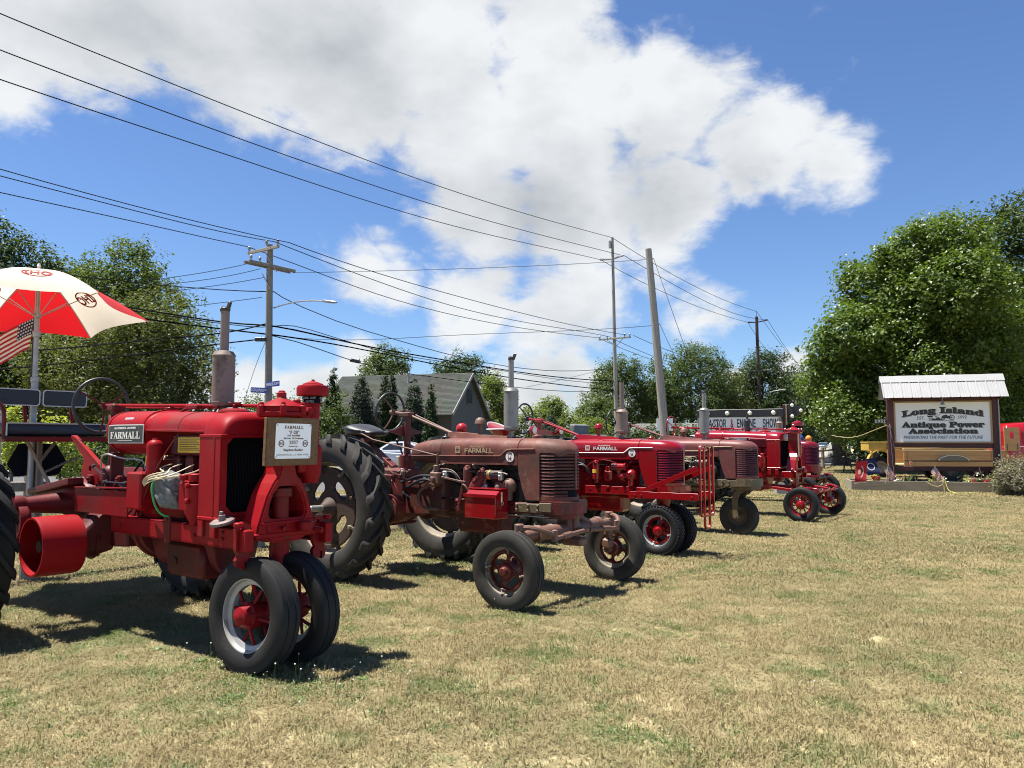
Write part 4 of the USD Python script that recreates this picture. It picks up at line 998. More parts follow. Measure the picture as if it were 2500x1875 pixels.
def muffler(t, c, r, h, pr, ph, m, pm, flap=None):
    x, y, z = c
    mf = obj('muffler', lathe([(0, -.0), (pr * 1.3, 0), (r * .9, .012), (r, .03), (r + .004, .036), (r, .045), (r, h - .045), (r + .004, h - .036), (r, h - .03), (r * .82, h - .008), (pr, h), (0, h)], (x, y, z), 'z', 28), M[m], t)
    pts = [(pr, -.12), (pr, .01)]
    obj('inlet_pipe', lathe([(pr * .9, -.16), (pr * .9, .02)], (x, y, z), 'z', 16), M[m], mf)
    obj('exhaust_pipe', lathe([(pr, 0), (pr, ph), (pr - .004, ph), (pr - .004, 0)], (x, y, z + h - .005), 'z', 20, closed=True), M[pm], mf)
    if flap:
        q = np.array([x, y, z + h + ph])
        obj('rain_cap', cat(turn(cyl((q[0], q[1], q[2] + .01), pr * 1.15, .008, n=18), (0, 1, 0), flap, q + [-pr * 1.1, 0, 0]), bar(q + [pr * .9, 0, -.03], q + [pr * 1.9, 0, .03], .02, .03), cyl(q + [0, 0, -.02], pr * 1.12, .03)), M['black_iron'], mf)


def precleaner(t, c, r, m, stem=.12):
    x, y, z = c
    obj('air_precleaner', cat(lathe([(.0, r * 1.0), (r * .35, r * .96), (r * .7, r * .75), (r * .93, r * .4), (r, .0), (r * 1.05, -r * .12), (r * 1.0, -r * .22), (r * .5, -r * .3), (0, -r * .3)], (x, y, z), 'z', 24), lathe([(r * .42, 0), (r * .42, -stem - .05)], (x, y, z - r * .25), 'z', 16)), M[m], t)


def clutter(t, bounds, n, seed, mats):
    "rods, lines and hoses of the engine bay"
    g = np.random.default_rng(seed); (x0, x1), (y0, y1), (z0, z1) = bounds
    R_ = lambda: np.array([g.uniform(x0, x1), g.uniform(y0, y1), g.uniform(z0, z1)])
    for k in range(n):
        a = R_(); b = a + g.normal(0, 1, 3) * [.22, .03, .10]; b = np.clip(b, [x0, y0, z0], [x1, y1, z1])
        m = M[mats[k % len(mats)]]
        if k % 3 == 0:
            obj('linkage_rod', cat(rod(a, b, .007, 6), cyl(a, .014, .03, 'y', 8), cyl(b, .014, .03, 'y', 8)), m, t)
        elif k % 3 == 1:
            c = (a + b) / 2 + [0, -.03, g.uniform(-.06, .08)]
            obj('hose', dotted([a, c, b], g.uniform(.005, .011), 6), m, t)
        else:
            s_ = g.uniform(.02, .045, 3); obj('fitting', cat(bx(a[0] - s_[0], a[0] + s_[0], a[1] - .02, a[1] + .02, a[2] - s_[2], a[2] + s_[2], .008), cyl(a + [0, -.025, 0], .012, .02, 'y', 6)), m, t)


# ------------------------------------------------------------------ later row-crop tractor with louvred nose (seam between hood and nose at x = 0)
def row_crop(label, loc, heading, paint, cast, dirty, bead, front, off, muff, tyres, rims, hubs, letters=True, group='old red row crop tractors parked in a row', lamp=False, seat='cushion', detail=True, rearx=-1.87, castlow=None, ridge=True, cleaner=None, lettermat='decal_white', scale_z=0.0):
    t = thing('tractor', label, 'tractor', loc, heading, group)
    P = M[paint]
    # fuel tank and hood
    tank = obj('fuel_tank', loftx([(-1.52, .06, 1.325, 1.255, .03), (-1.51, .10, 1.345, 1.235, .05), (-1.48, .14, 1.368, 1.215, .08), (-1.42, .172, 1.395, 1.20, .10), (-1.30, .194, 1.418, 1.19, .115), (-1.15, .205, 1.434, 1.186), (-1.0, .210, 1.441, 1.185)]), P, t, smooth=50)
    obj('filler_cap', cat(cyl((-1.06, -.06, 1.447), .045, .03), cyl((-1.06, -.06, 1.47), .018, .02)), M['black_iron'], tank)
    hd = obj('hood', loftx([(-.993, .2125, 1.443, 1.183), (-.9, .213, 1.444, 1.183), (-.5, .214, 1.445, 1.183), (-.2, .2155, 1.444, 1.183), (-.007, .216, 1.442, 1.183)]), P, t, smooth=50)
    obj('radiator_cap', cat(cyl((.06, .02, 1.452), .05, .03), cyl((.06, .02, 1.472), .025, .02)), P, hd)
    if ridge:
        obj('steering_cover', loft([[(-1.05, -.055, 1.43), (-1.05, -.04, 1.505), (-1.05, .10, 1.505), (-1.05, .12, 1.43)], [(-.98, -.058, 1.43), (-.98, -.04, 1.51), (-.98, .10, 1.51), (-.98, .12, 1.43)], [(-.55, -.04, 1.43), (-.55, -.02, 1.475), (-.55, .08, 1.475), (-.55, .10, 1.43)], [(-.08, -.02, 1.43), (-.08, 0, 1.447), (-.08, .05, 1.447), (-.08, .07, 1.43)]]), P, hd, smooth=20)
    # nose
    nose = obj('nose_shell', loftx([(.002, .216, 1.440, 1.30), (.15, .2175, 1.438, 1.30), (.25, .216, 1.434, 1.30), (.33, .205, 1.426, 1.30), (.40, .181, 1.412, 1.30), (.455, .142, 1.388, 1.298), (.490, .094, 1.358, 1.296, .06), (.507, .045, 1.330, 1.294, .03), (.511, .012, 1.312, 1.292, .015)]), P, t, smooth=55)
    half = [(.25, .216), (.30, .2115), (.345, .2015), (.39, .185), (.43, .162), (.462, .132), (.486, .099), (.502, .062), (.509, .03), (.511, 0)]
    plan = [(x, -y) for x, y in half] + [(x, y) for x, y in half[::-1][1:]]
    def shrink(d): return [((x - .25) * (1 - d / .26) + .25 - (0 if x > .26 else 0), y * (1 - d / .216)) for x, y in plan]
    obj('grille_core', extr(Polygon(shrink(.022) + [(.0, .19), (.0, -.19)]), .87, 1.30, 'xy'), M['core_black'], t, smooth=False)
    for sgn in (-1, 1):
        obj('side_panel', extr([(.002, 1.302), (.002, 1.19), (.014, 1.10), (.055, .96), (.095, .862), (.252, .862), (.252, 1.302)], sgn * .216 - .004, sgn * .216 + .004, 'xz'), P, nose)
    pl = np.array(plan); out = np.array(shrink(.0)); inn = np.array(shrink(.024)); mid = np.array(shrink(.006))
    n = 13
    for k in range(n):
        z = .912 + k * .0306
        if front == 'wide_rusty' and k < 2:
            cut = slice(4, 11)
            a = np.array([q for i, q in enumerate(range(len(out))) if i < 7]); sl = a
        else:
            sl = np.arange(len(out))
        rings = [[(out[i][0], out[i][1], z - .009), (mid[i][0], mid[i][1], z + .009), (inn[i][0], inn[i][1], z + .012), (inn[i][0], inn[i][1], z + .004)] for i in sl]
        obj('louver', loft(rings), P, nose, smooth=40)
    band = [[(out[i][0], out[i][1], .862), (out[i][0], out[i][1], .898), (inn[i][0], inn[i][1], .898), (inn[i][0], inn[i][1], .862)] for i in range(len(out))]
    obj('nose_band', loft(band), P, nose, smooth=40)
    obj('grille_strip', cat(bx(.503, .517, -.014, .014, .90 if front != 'wide_rusty' else .96, 1.31, .003), bar((.25, -.219, .88), (.25, -.219, 1.30), .012, .008), bar((.25, .219, .88), (.25, .219, 1.30), .012, .008)), P, nose)
    if bead:
        for sgn in (-1, 1):
            path = [(-1.44, sgn * .176, 1.258), (-1.25, sgn * .203, 1.262), (-.9, sgn * .216, 1.264), (-.35, sgn * .218, 1.266), (-.21, sgn * .219, 1.268), (-.165, sgn * .219, 1.300), (-.13, sgn * .219, 1.325), (-.07, sgn * .219, 1.333), (.03, sgn * .221, 1.334), (.20, sgn * .220, 1.335)]
            obj('trim_bead', tube(np.array(path), .0075, 6), M[bead], hd, smooth=60)
    if letters:
        lm = M[lettermat]; o = lambda x, z: (x, -.2185, z)
        ex, ey = (1, 0, 0), (0, 0, 1)
        obj('lettering', cat(text('FARMALL', .040, o(-.485, 1.300), ex, ey, bold=True, stretch=1.42), text('McCORMICK', .0145, o(-.50, 1.352), ex, ey, bold=True, stretch=1.45)), lm, hd, smooth=False)
        g, k = emblem_box(.066)
        obj('emblem', decal(g.difference(k), o(-.755, 1.328), ex, ey), lm, hd, smooth=False)
        bd = obj('badge', decal(Point(0, 0).buffer(.049, 24), o(-.092, 1.262), ex, ey, .003), M['decal_white'], hd, smooth=False)
        def arch(v):
            th = v[:, 0] / .036; r = .030 + v[:, 1]
            return np.column_stack([r * np.sin(th), r * np.cos(th), v[:, 2]])
        obj('badge_lettering', cat(text('H', .038, (-.092, -.2217, 1.228), ex, ey, bold=True, stretch=1.0), text('SUPER', .0125, (-.092, -.2217, 1.262), ex, ey, bold=True, warp=arch)), M['decal_maroon'], hd, smooth=False)
    # frame and engine
    C = M[cast]; D = M[dirty]; CL = M[castlow or cast]
    for sgn in (-1, 1):
        fr = obj('frame_rail', cat(bx(-.80, .30, sgn * .205 - .012, sgn * .205 + .012, .735, .838, .004), bx(-.80, .30, sgn * .19 - .02, sgn * .19 + .02, .735, .748, .003), bx(-.80, .30, sgn * .19 - .02, sgn * .19 + .02, .826, .838, .003)), CL, t)
        for k in range(7):
            obj('rail_slot', bx(-.72 + .13 * k - .016, -.72 + .13 * k + .016, sgn * .218 - .002, sgn * .218 + .002, .775 + .03 * (k % 2), .79 + .03 * (k % 2), .001), M['core_black'], fr, smooth=False)
        for k in range(4):
            obj('rail_bolt', cyl((.04 + .1 * (k % 2), sgn * .222, .765 + .045 * (k // 2)), .013, .02, 'y', 6), M['rust'] if 'rust' in paint else CL, fr)
    bp = [(.26, -.235), (.40, -.232), (.48, -.205), (.535, -.15), (.562, -.07), (.568, 0)]
    bp = bp + [(x, -y) for x, y in bp[::-1][1:]]
    obj('front_bolster', cat(extr(Polygon(bp).buffer(-.008).buffer(.008), .745, .858, 'xy'), extr(Polygon(bp).buffer(-.03), .70, .76, 'xy')), CL, t, smooth=30)
    obj('engine_block', cat(bx(-.97, -.03, -.125, .125, .70, 1.02, .02), bx(-.93, -.06, -.11, .11, 1.02, 1.12, .02), bx(-.90, -.10, -.075, .075, 1.12, 1.185, .03), *[cyl((-.83 + .19 * k, -.128, .95), .05, .03, 'y', 16) for k in range(4)], *[cyl((-.88 + .085 * k, -.135, 1.03), .012, .02, 'y', 6) for k in range(10)]), D, t)
    obj('oil_pan', cat(bx(-.86, -.30, -.115, .115, .50, .71, .03), bx(-.95, -.1, -.13, .13, .68, .715, .01)), CL, t)
    obj('water_pump', cat(cyl((-.04, 0, 1.05), .09, .07, 'x', 20), *[moved(bx(-.006, .006, -.03, .03, .02, .19), rotm((1, 0, 0), 90 * k), (.03, 0, 1.05)) for k in range(4)], tube(smoothpts([(-.05, 0, 1.12), (0, 0, 1.2), (.08, 0, 1.25)], 8), .028, 10)), D, t)
    obj('generator', cat(cyl((-.30, -.20, 1.085), .048, .19, 'x', 20), cyl((-.195, -.20, 1.085), .055, .02, 'x', 20), bar((-.3, -.19, 1.05), (-.32, -.12, .95), .06, .02)), M['black_iron'] if 'rust' in paint else D, t)
    obj('generator_band', cyl((-.345, -.20, 1.085), .050, .045, 'x', 20), M['brass'] if 'rust' in paint else M['black_iron'], t)
    obj('governor', cat(ell((-.12, -.185, .985), (.075, .07, .075)), cyl((-.12, -.20, .91), .04, .13, 'z', 14), cyl((-.20, -.18, .98), .045, .16, 'x', 14), ell((-.24, -.2, .96), (.04, .045, .05)), cyl((-.12, -.25, 1.0), .03, .03, 'y', 10)), M['rust_brown'] if 'rust' in paint else D, t)
    obj('magneto', cat(bx(-.52, -.40, -.22, -.12, .90, 1.04, .025), cyl((-.46, -.17, 1.06), .045, .06, 'z', 16), *[cyl((-.46 + .022 * math.cos(a), -.17 + .022 * math.sin(a), 1.10), .007, .03, 'z', 6) for a in np.arange(5) * 1.25]), M['black_iron'] if 'rust' in paint else D, t)
    obj('oil_filter', cat(cyl((-.63, -.20, 1.03), .052, .22, 'z', 18), lathe([(.05, 0), (.03, .03), (0, .035)], (-.63, -.20, 1.14), 'z', 18), cyl((-.63, -.2, .90), .03, .06)), C, t)
    if 'rust' not in paint:
        obj('filter_label', extr(kid_arc(.0535, 200, 300), 1.0, 1.05, 'xy').apply_translation((-.63, -.20, 0)), M['decal_yellow'], t, smooth=False)
    for k in range(5):
        a = (-.46 + .02 * math.cos(k), -.17, 1.11); e = (-.86 + .17 * min(k, 4), -.13, 1.05)
        obj('spark_wire', dotted([a, (-.46 - .05 * k + .1, -.23 - .01 * k, 1.16 - .012 * k), ((a[0] + e[0]) / 2 - .05, -.22, 1.14 - .01 * k), e], .0045, 6), M['wire_cream' if paint == 'red_pink' else 'wire_black'], t)
    obj('fuel_line', dotted([(-1.05, -.12, 1.2), (-1.0, -.2, 1.13), (-.85, -.21, 1.12), (-.72, -.2, 1.0), (-.7, -.16, .9)], .006, 6), M['rust_brown' if 'rust' in paint else 'black_iron'], t)
    obj('hydraulic_hose', dotted([(-1.3, -.2, .98), (-1.1, -.27, 1.02), (-.95, -.26, 1.08), (-.82, -.24, 1.10), (-.75, -.22, 1.0)], .012, 8), M['black_iron'], t)
    clutter(t, ((-1.0, -.12), (-.27, -.14), (.82, 1.17)), {'wide_rusty': 12, 'single': 9, 'dual': 5, 'wide': 4}[front], int(abs(loc[0]) * 100), ('wire_black', 'rust_brown' if 'r' == paint[0] and paint != 'red_new' and paint != 'red_cherry' else paint, 'steel'))
    if front == 'wide_rusty':
        clutter(t, ((-1.95, -1.1), (-.30, -.18), (.70, 1.15)), 14, 91, ('black_iron', 'red_rust_dark', 'rust_brown', 'steel'))
    # driveline
    obj('clutch_housing', cat(hull(cyl((-.96, 0, .86), .245, .02, 'x', 24), cyl((-1.10, 0, .84), .225, .02, 'x', 24), bx(-1.1, -.96, -.2, .2, .66, 1.0)), bx(-1.0, -.93, -.235, .235, .70, 1.05, .03)), C, t)
    obj('torque_tube', hull(bx(-1.12, -1.08, -.19, .19, .66, 1.02, .03), bx(-1.62, -1.58, -.165, .165, .64, .98, .03)), C, t)
    obj('transmission_case', cat(hull(bx(-1.6, -1.56, -.19, .19, .60, 1.02, .03), bx(-2.12, -2.08, -.19, .19, .52, 1.06, .05)), bx(-1.98, -1.58, -.15, .15, 1.0, 1.12, .03), cyl((-1.87, 0, .78), .26, .40, 'y', 28)), C, t)
    for sgn in (-1, 1):
        obj('axle_housing', lathe([(.14, sgn * .18), (.13, sgn * .24), (.095, sgn * .32), (.075, sgn * .62), (.10, sgn * .64), (.10, sgn * .69), (.05, sgn * .70), (.045, sgn * .8)], (rearx, 0, .74), 'y', 20), C, t)
        obj('brake_housing', cat(cyl((-1.62, sgn * .30, .70), .155, .14, 'y', 24), cyl((-1.62, sgn * .38, .70), .11, .03, 'y', 20), bar((-1.62, sgn * .38, .80), (-1.55, sgn * .38, 1.06), .02, .035)), C, t)
        wheel(t, 'rear_wheel', (rearx, sgn * .855, .74), .74, .305, .475, 'cast', tyres[1], rims[1], hubs[1], sgn, lugs=1 if sgn > 0 else -1, roll=7 * sgn)
        obj('drawbar_link', bar((-1.75, sgn * .2, .52), (-2.4, sgn * .06, .42), .06, .03), C, t)
    obj('platform', cat(bx(-2.15, -1.75, -.30, .30, 1.02, 1.035, .003), bar((-1.8, -.28, 1.0), (-1.8, .28, 1.0), .04, .04)), C, t)
    # steering post, wheel and rods
    obj('steering_post', cat(tube([(-1.69, 0, 1.05), (-1.69, 0, 1.25), (-1.685, 0, 1.70)], [.05, .038, .036], 14), cyl((-1.69, 0, 1.19), .085, .15, 'z', 20), bx(-1.75, -1.62, -.045, .045, 1.675, 1.735, .015), cyl((-1.69, 0, 1.745), .02, .03)), C, t)
    obj('steering_shaft', cat(rod((-1.90, 0, 1.735), (-1.65, 0, 1.705), .016), rod((-1.66, 0, 1.70), (-.98, 0, 1.477), .0135), rod((-1.60, .035, 1.70), (-1.0, .03, 1.485), .008)), M['rust_brown'] if 'rust' in paint else P, t)
    obj('gear_lever', cat(dotted([(-1.78, .05, 1.1), (-1.82, .06, 1.25), (-1.9, .05, 1.4)], .01, 8), ell((-1.9, .05, 1.42), (.022, .022, .022))), M['black_iron'], t)
    steering_wheel(t, (-1.965, 0, 1.742), .215, (-1, 0, .10), 'black_iron', 'rust_brown' if 'rust' in paint else 'black_iron', .15)
    if seat == 'cushion':
        q = obj('seat', moved(hull(ell((0, 0, 0), (.21, .235, .055)), ell((-.10, 0, .055), (.14, .22, .05)), ell((.16, 0, -.02), (.10, .17, .04))), rotm((0, 1, 0), -3), (-2.36, 0, 1.515)), M['vinyl_black'], t, smooth=70)
        obj('seat_piping', cat(*[dotted([(-2.53, .20 * sg, 1.575), (-2.42, .225 * sg, 1.555), (-2.28, .215 * sg, 1.535), (-2.18, .14 * sg, 1.515)], .008, 6) for sg in (-1, 1)], dotted([(-2.47, -.15, 1.588), (-2.46, 0, 1.592), (-2.47, .15, 1.588)], .007, 6)), M['piping'] if 'rust' not in paint else M['vinyl_black'], q)
        obj('seat_pan', moved(hull(ell((-.05, 0, -.04), (.2, .2, .05)), ell((-.14, 0, .0), (.09, .19, .06))), rotm((0, 1, 0), -3), (-2.36, 0, 1.475)), M['rust'], t, smooth=60)
    elif seat == 'pan':
        a = np.linspace(0, 2 * np.pi, 33)[:-1]
        rings = []
        for k, (s_, z_, bk) in enumerate([(1.0, .09, .12), (.93, .075, .11), (.7, .02, .05), (.4, .0, .01), (.05, 0, 0)]):
            rings.append(np.column_stack([-2.38 + .20 * s_ * np.cos(a), .235 * s_ * np.sin(a), 1.50 + z_ + bk * np.clip(-np.cos(a), 0, 1)]))
        obj('seat', cat(loft(rings, cap=False), ring((0, 0, 0), 1, .03, (0, 0, 1), 32, 6).apply_transform(np.diag([.2, .235, .3, 1])).apply_translation((-2.38, 0, 1.59))), M['white_paint'], t, smooth=70)
        obj('seat_pan', loft([r - [0, 0, .012] for r in rings[:4]]), P, t, smooth=70)
    else:
        q = obj('seat', cat(bx(-2.62, -2.2, -.23, .23, 1.44, 1.53, .035)), M['canvas_grey'], t, smooth=60)
        obj('backrest', hull(bx(-2.66, -2.58, -.23, .23, 1.50, 1.70, .035), bx(-2.72, -2.60, -.21, .21, 1.62, 1.72, .05)), M['canvas_grey'], q, smooth=60)
    obj('seat_bracket', cat(bar((-1.85, 0, 1.10), (-2.40, 0, 1.44), .09, .04), bar((-2.0, 0, 1.05), (-2.0, 0, 1.22), .06, .06), bar((-2.05, 0, 1.04), (-2.36, 0, 1.40), .05, .025)), C, t)
    if front == 'wide_rusty':
        q = obj('lamp_bar', extr(Polygon([(-.27, 1.515), (-.15, 1.545), (-.06, 1.58), (.06, 1.58), (.15, 1.545), (.27, 1.515), (.15, 1.487), (.06, 1.468), (-.06, 1.468), (-.15, 1.487)]), -1.72, -1.712, 'yz'), C, t)
        obj('lamp_bolt', cat(rod((-1.716, -.27, 1.515), (-1.716, -.31, 1.515), .01), rod((-1.716, .27, 1.515), (-1.716, .31, 1.515), .01)), M['steel'], q)
        bxm = M['red_new']
        tb = obj('tool_box', hull(bx(-.48, -.10, -.43, -.235, .685, .905, .006), bx(-.48, -.10, -.36, -.235, .685, .955, .006)), bxm, t, smooth=15)
        obj('lid', cat(bx(-.49, -.09, -.37, -.232, .955, .963, .002), bar((-.49, -.438, .898), (-.09, -.438, .898), .006, .03)), bxm, tb)
        obj('hasp', cat(rod((-.095, -.34, .935), (-.095, -.34, .84), .006), ring((-.09, -.34, .825), .016, .004, (1, 0, 0), 16, 6)), M['chrome'], tb)
        obj('fire_extinguisher', cat(rod((-1.98, -.36, 1.08), (-2.04, -.36, 1.33), .028, 12), rod((-2.04, -.36, 1.33), (-2.05, -.36, 1.37), .012)), M['red_new'], t)
        obj('lever_arm', cat(bar((-1.80, -.34, 1.06), (-2.06, -.34, 1.43), .035, .05), bx(-1.98, -1.55, -.36, -.26, 1.03, 1.06, .006), bar((-1.70, -.34, 1.04), (-1.70, -.3, .72), .05, .04), bar((-1.80, -.3, 1.04), (-1.86, -.3, .70), .03, .03)), M['red_rust_dark'], t)
        obj('pull_rod', cat(rod((-2.22, -.2, 1.50), (-1.98, -.24, 1.43), .007), rod((-1.98, -.24, 1.43), (-.98, -.27, 1.265), .0075), rod((-.98, -.27, 1.29), (-1.0, -.26, 1.02), .011), ring((-2.24, -.2, 1.515), .022, .005, (0, 1, 0), 16, 6)), M['rust_brown'], t)
        obj('hydraulic_valve', cat(bx(-1.06, -.94, -.31, -.22, .98, 1.10, .012), cyl((-1.0, -.27, 1.13), .03, .08), cyl((-1.0, -.3, 1.03), .025, .1, 'y'), bar((-.92, -.28, 1.05), (-.62, -.24, 1.0), .012, .02)), M['rust_brown'], t)
        obj('hydraulic_hose', cat(dotted([(-1.55, -.22, .98), (-1.35, -.28, 1.02), (-1.15, -.29, 1.06), (-1.05, -.27, 1.05)], .014), dotted([(-1.5, -.22, .94), (-1.3, -.3, .97), (-1.1, -.3, 1.02), (-1.04, -.29, 1.0)], .014)), M['black_iron'], t)
        obj('curved_pipe', dotted([(-.98, -.22, .96), (-1.15, -.25, .95), (-1.25, -.27, .86), (-1.22, -.26, .76), (-1.12, -.24, .72), (-1.0, -.22, .72)], .016), M['rust_brown'], t)
        obj('steering_gear', cat(bx(-.80, -.62, -.23, -.12, .70, .84, .03), bar((-.72, -.24, .78), (-.64, -.25, 1.02), .02, .035), hull(ell((-.55, -.22, .90), (.05, .05, .12)), ell((-.44, -.2, 1.10), (.04, .04, .06)))), M['red_rust_dark'], t)
        obj('rail_plate', cat(bx(-.02, .26, -.232, -.219, .75, .83, .004), bx(.27, .40, -.252, -.236, .765, .845, .012), *[cyl((x, -.236, z), .015, .02, 'y', 6) for x in (.0, .13, .24) for z in (.77, .815)]), M['olive_metal'], t)
        obj('axle_brace', bar((-.2, -.2, .715), (.35, -.2, .715), .05, .01), M['steel'], t)
        # wide adjustable front axle
        X = off
        ax = obj('front_axle', cat(rod((X + .03, -.50, .60), (X + .03, .50, .60), .062, 18), cyl((X + .03, -.50, .60), .075, .05, 'y'), cyl((X + .03, .50, .60), .075, .05, 'y'), cyl((X + .03, -.30, .60), .070, .03, 'y'), cyl((X + .03, .30, .60), .070, .03, 'y'), hull(bx(X - .06, X + .1, -.10, .10, .52, .60, .02), bx(X - .05, X + .09, -.08, .08, .66, .75, .02))), M['rust_brown'], t)
        for s in (-1, 1):
            obj('axle_extension', cat(rod((X + .03, s * .50, .60), (X + .02, s * .745, .595), .043, 14), cyl((X + .02, s * .755, .56), .05, .17, 'z', 16), rod((X + .02, s * .76, .5), (X, s * .76, .33), .032), rod((X, s * .73, .33), (X, s * .86, .33), .036), bx(X - .045, X + .055, s * .755 - .045, s * .755 + .045, .34, .44, .02)), M['rust_brown'], ax)
            obj('steering_arm', cat(dotted([(X + .02, s * .755, .665), (X + .10, s * .72, .675), (X + .20, s * .62, .64), (X + .235, s * .53, .605)], .021), cyl((X + .02, s * .755, .675), .042, .06), cyl((X + .235, s * .53, .60), .026, .10)), M['rust_brown'], ax)
            obj('tie_rod', cat(rod((X + .235, s * .53, .575), (X + .225, s * .05, .60), .019), rod((X + .233, s * .40, .582), (X + .228, s * .27, .59), .027)), M['rust_brown'], ax)
            wheel(t, 'front_wheel', (X, s * .888, .331), .331, .155, .212, 'disc', tyres[0], rims[0], hubs[0], s, yaw=3, camber=-1.5 * s, roll=12)
        obj('pitman_arm', cat(cyl((X + .1, 0, .665), .04, .14), bar((X + .1, 0, .60), (X + .235, .0, .60), .07, .035), dotted([(X - .05, .12, .74), (X + .02, .2, .69), (X + .06, .3, .64)], .028), bx(X - .02, X + .2, -.06, .06, .455, .53, .03)), M['rust_brown'], ax)
    elif front == 'dual':
        X = off
        obj('front_pedestal', cat(tube([(X - .03, 0, .76), (X - .02, 0, .55), (X, 0, .33)], [.10, .07, .06], 16), rod((X, -.22, .315), (X, .22, .315), .035, 12)), CL, t)
        for s in (-1, 1):
            wheel(t, 'front_wheel', (X, s * .185, .312), .312, .175, .205, 'block', tyres[0], rims[0], hubs[0], s, camber=2.5 * s, roll=20)
        # nose guard
        def loop(y0, y1, z0, z1, r):
            return Polygon(sbox(y0, z0, y1, z1).buffer(0)).buffer(-r).buffer(r, 8)
        G = []
        for y0, y1, z0, z1 in ((-.205, .205, .50, 1.375), (-.085, .085, .345, 1.365)):
            o_ = loop(y0, y1, z0, z1, .07); G.append(extr(o_.difference(o_.buffer(-.022)), .800, .824, 'yz'))
        gd = obj('nose_guard', cat(*G), P, t, smooth=40)
        obj('guard_bar', bx(.786, .80, -.22, .22, .725, .765, .003), P, gd)
        for s in (-1, 1):
            obj('guard_strut', bar((.79, s * .215, 1.09), (-.14, s * .232, .705), .012, .06), P, gd)
            obj('guard_rail', cat(bx(-.12, .80, s * .228 - .008, s * .228 + .008, .70, .785, .003), cyl((-.05, s * .24, .74), .014, .02, 'y', 6), cyl((.04, s * .24, .74), .014, .02, 'y', 6), cyl((.72, s * .24, .74), .014, .02, 'y', 6)), P, gd)
    elif front == 'single':
        X = off
        w0 = wheel(t, 'front_wheel', (X, 0, .288), .288, .20, .155, 'plain', tyres[0], rims[0], hubs[0], -1)
        for s in (-1, 1):
            g = LineString([(X + .20, .74), (X + .05, .67), (X - .01, .55), (X, .30)]).buffer(.042, 8)
            obj('wheel_fork', extr(g, s * .145 - .014, s * .145 + .014, 'xz'), CL, t, smooth=30)
        obj('fork_crown', bx(X - .06, X + .26, -.17, .17, .69, .75, .02), CL, t)
        obj('front_axle', rod((X, -.17, .288), (X, .17, .288), .022), CL, t)
    else:
        X = off
        ax = obj('front_axle', cat(rod((X + .02, -.72, .60), (X + .02, .72, .60), .055, 14), bx(X - .06, X + .1, -.1, .1, .55, .76, .02)), CL, t)
        for s in (-1, 1):
            obj('steering_arm', cat(cyl((X + .02, s * .72, .55), .05, .20), rod((X, s * .70, .33), (X, s * .82, .33), .035), rod((X + .02, s * .72, .5), (X, s * .72, .33), .034), dotted([(X + .02, s * .72, .665), (X + .15, s * .66, .66), (X + .24, s * .56, .64)], .02)), CL, ax)
            wheel(t, 'front_wheel', (X, s * .85, .33), .33, .155, .212, 'disc', tyres[0], rims[0], hubs[0], s)
        obj('tie_rod', cat(rod((X + .24, -.56, .62), (X + .24, .56, .62), .017), cyl((X + .24, .15, .66), .04, .05), cyl((X + .24, -.2, .66), .04, .05)), M['black_iron'], ax)
    muffler(t, (muff[0], muff[1], 1.512), muff[2], muff[3], muff[4], muff[5], muff[6], muff[7], muff[8] if len(muff) > 8 else None)
    if cleaner: precleaner(t, cleaner[0], cleaner[1], cleaner[2])
    if lamp:
        q = obj('lamp_bar', extr(Polygon([(-.33, 1.50), (-.33, 1.53), (-.08, 1.58), (.08, 1.58), (.33, 1.53), (.33, 1.50)]), -1.62, -1.60, 'yz'), P, t)
        for s in (-1, 1):
            h = obj('headlamp', lathe([(0, -.06), (.035, -.05), (.058, -.01), (.062, .02), (.056, .028)], (-1.56, s * .33, 1.57), 'x', 20), P, t)
            obj('lamp_lens', lathe([(.056, .026), (.03, .034), (0, .037)], (-1.56, s * .33, 1.57), 'x', 20), M['lamp_glass'], h)
        obj('battery_cover', bx(-1.0, -.72, .06, .2, 1.44, 1.49, .01), P, t)
    return t


def kid_arc(r, a0, a1):
    a = np.radians(np.linspace(a0, a1, 10)); return Polygon([(r * math.cos(q), r * math.sin(q)) for q in a] + [((r - .002) * math.cos(q), (r - .002) * math.sin(q)) for q in a[::-1]])


def placed(origin, heading, off):
    a = math.radians(heading); return (origin[0] - off * math.cos(a), origin[1] - off * math.sin(a), 0)


HD = -37.4
row_crop('weathered rust red tractor with wide front axle and bright red tool box', placed((.504, 7.247), HD, .40), HD, 'red_rust', 'red_rust_dark', 'greasy_and_shade', 'red_rust', 'wide_rusty', .40,
         (-.245, 0, .073, .43, .0275, .31, 'muffler_grey', 'muffler_grey', 25), ('rubber_dusty', 'rubber_dusty'), ('rim_dull', 'rim_dull'), ('red_rust_dark', 'rust'), lettermat='decal_cream', cleaner=((-.66, .02, 1.60), .056, 'rust_brown'))
row_crop('glossy bright red tractor with tall looped guard before its nose', placed((1.935, 9.794), HD, .254), HD, 'red_new', 'red_new', 'red_new', 'decal_white', 'dual', .254,
         (-.352, 0, .078, .325, .031, .36, 'muffler_brown', 'muffler_brown'), ('rubber_new', 'rubber'), ('rim_silver', 'rim_silver'), ('red_new', 'red_new'), lamp=True, seat='pan', cleaner=((-.74, .05, 1.60), .058, 'red_new'))
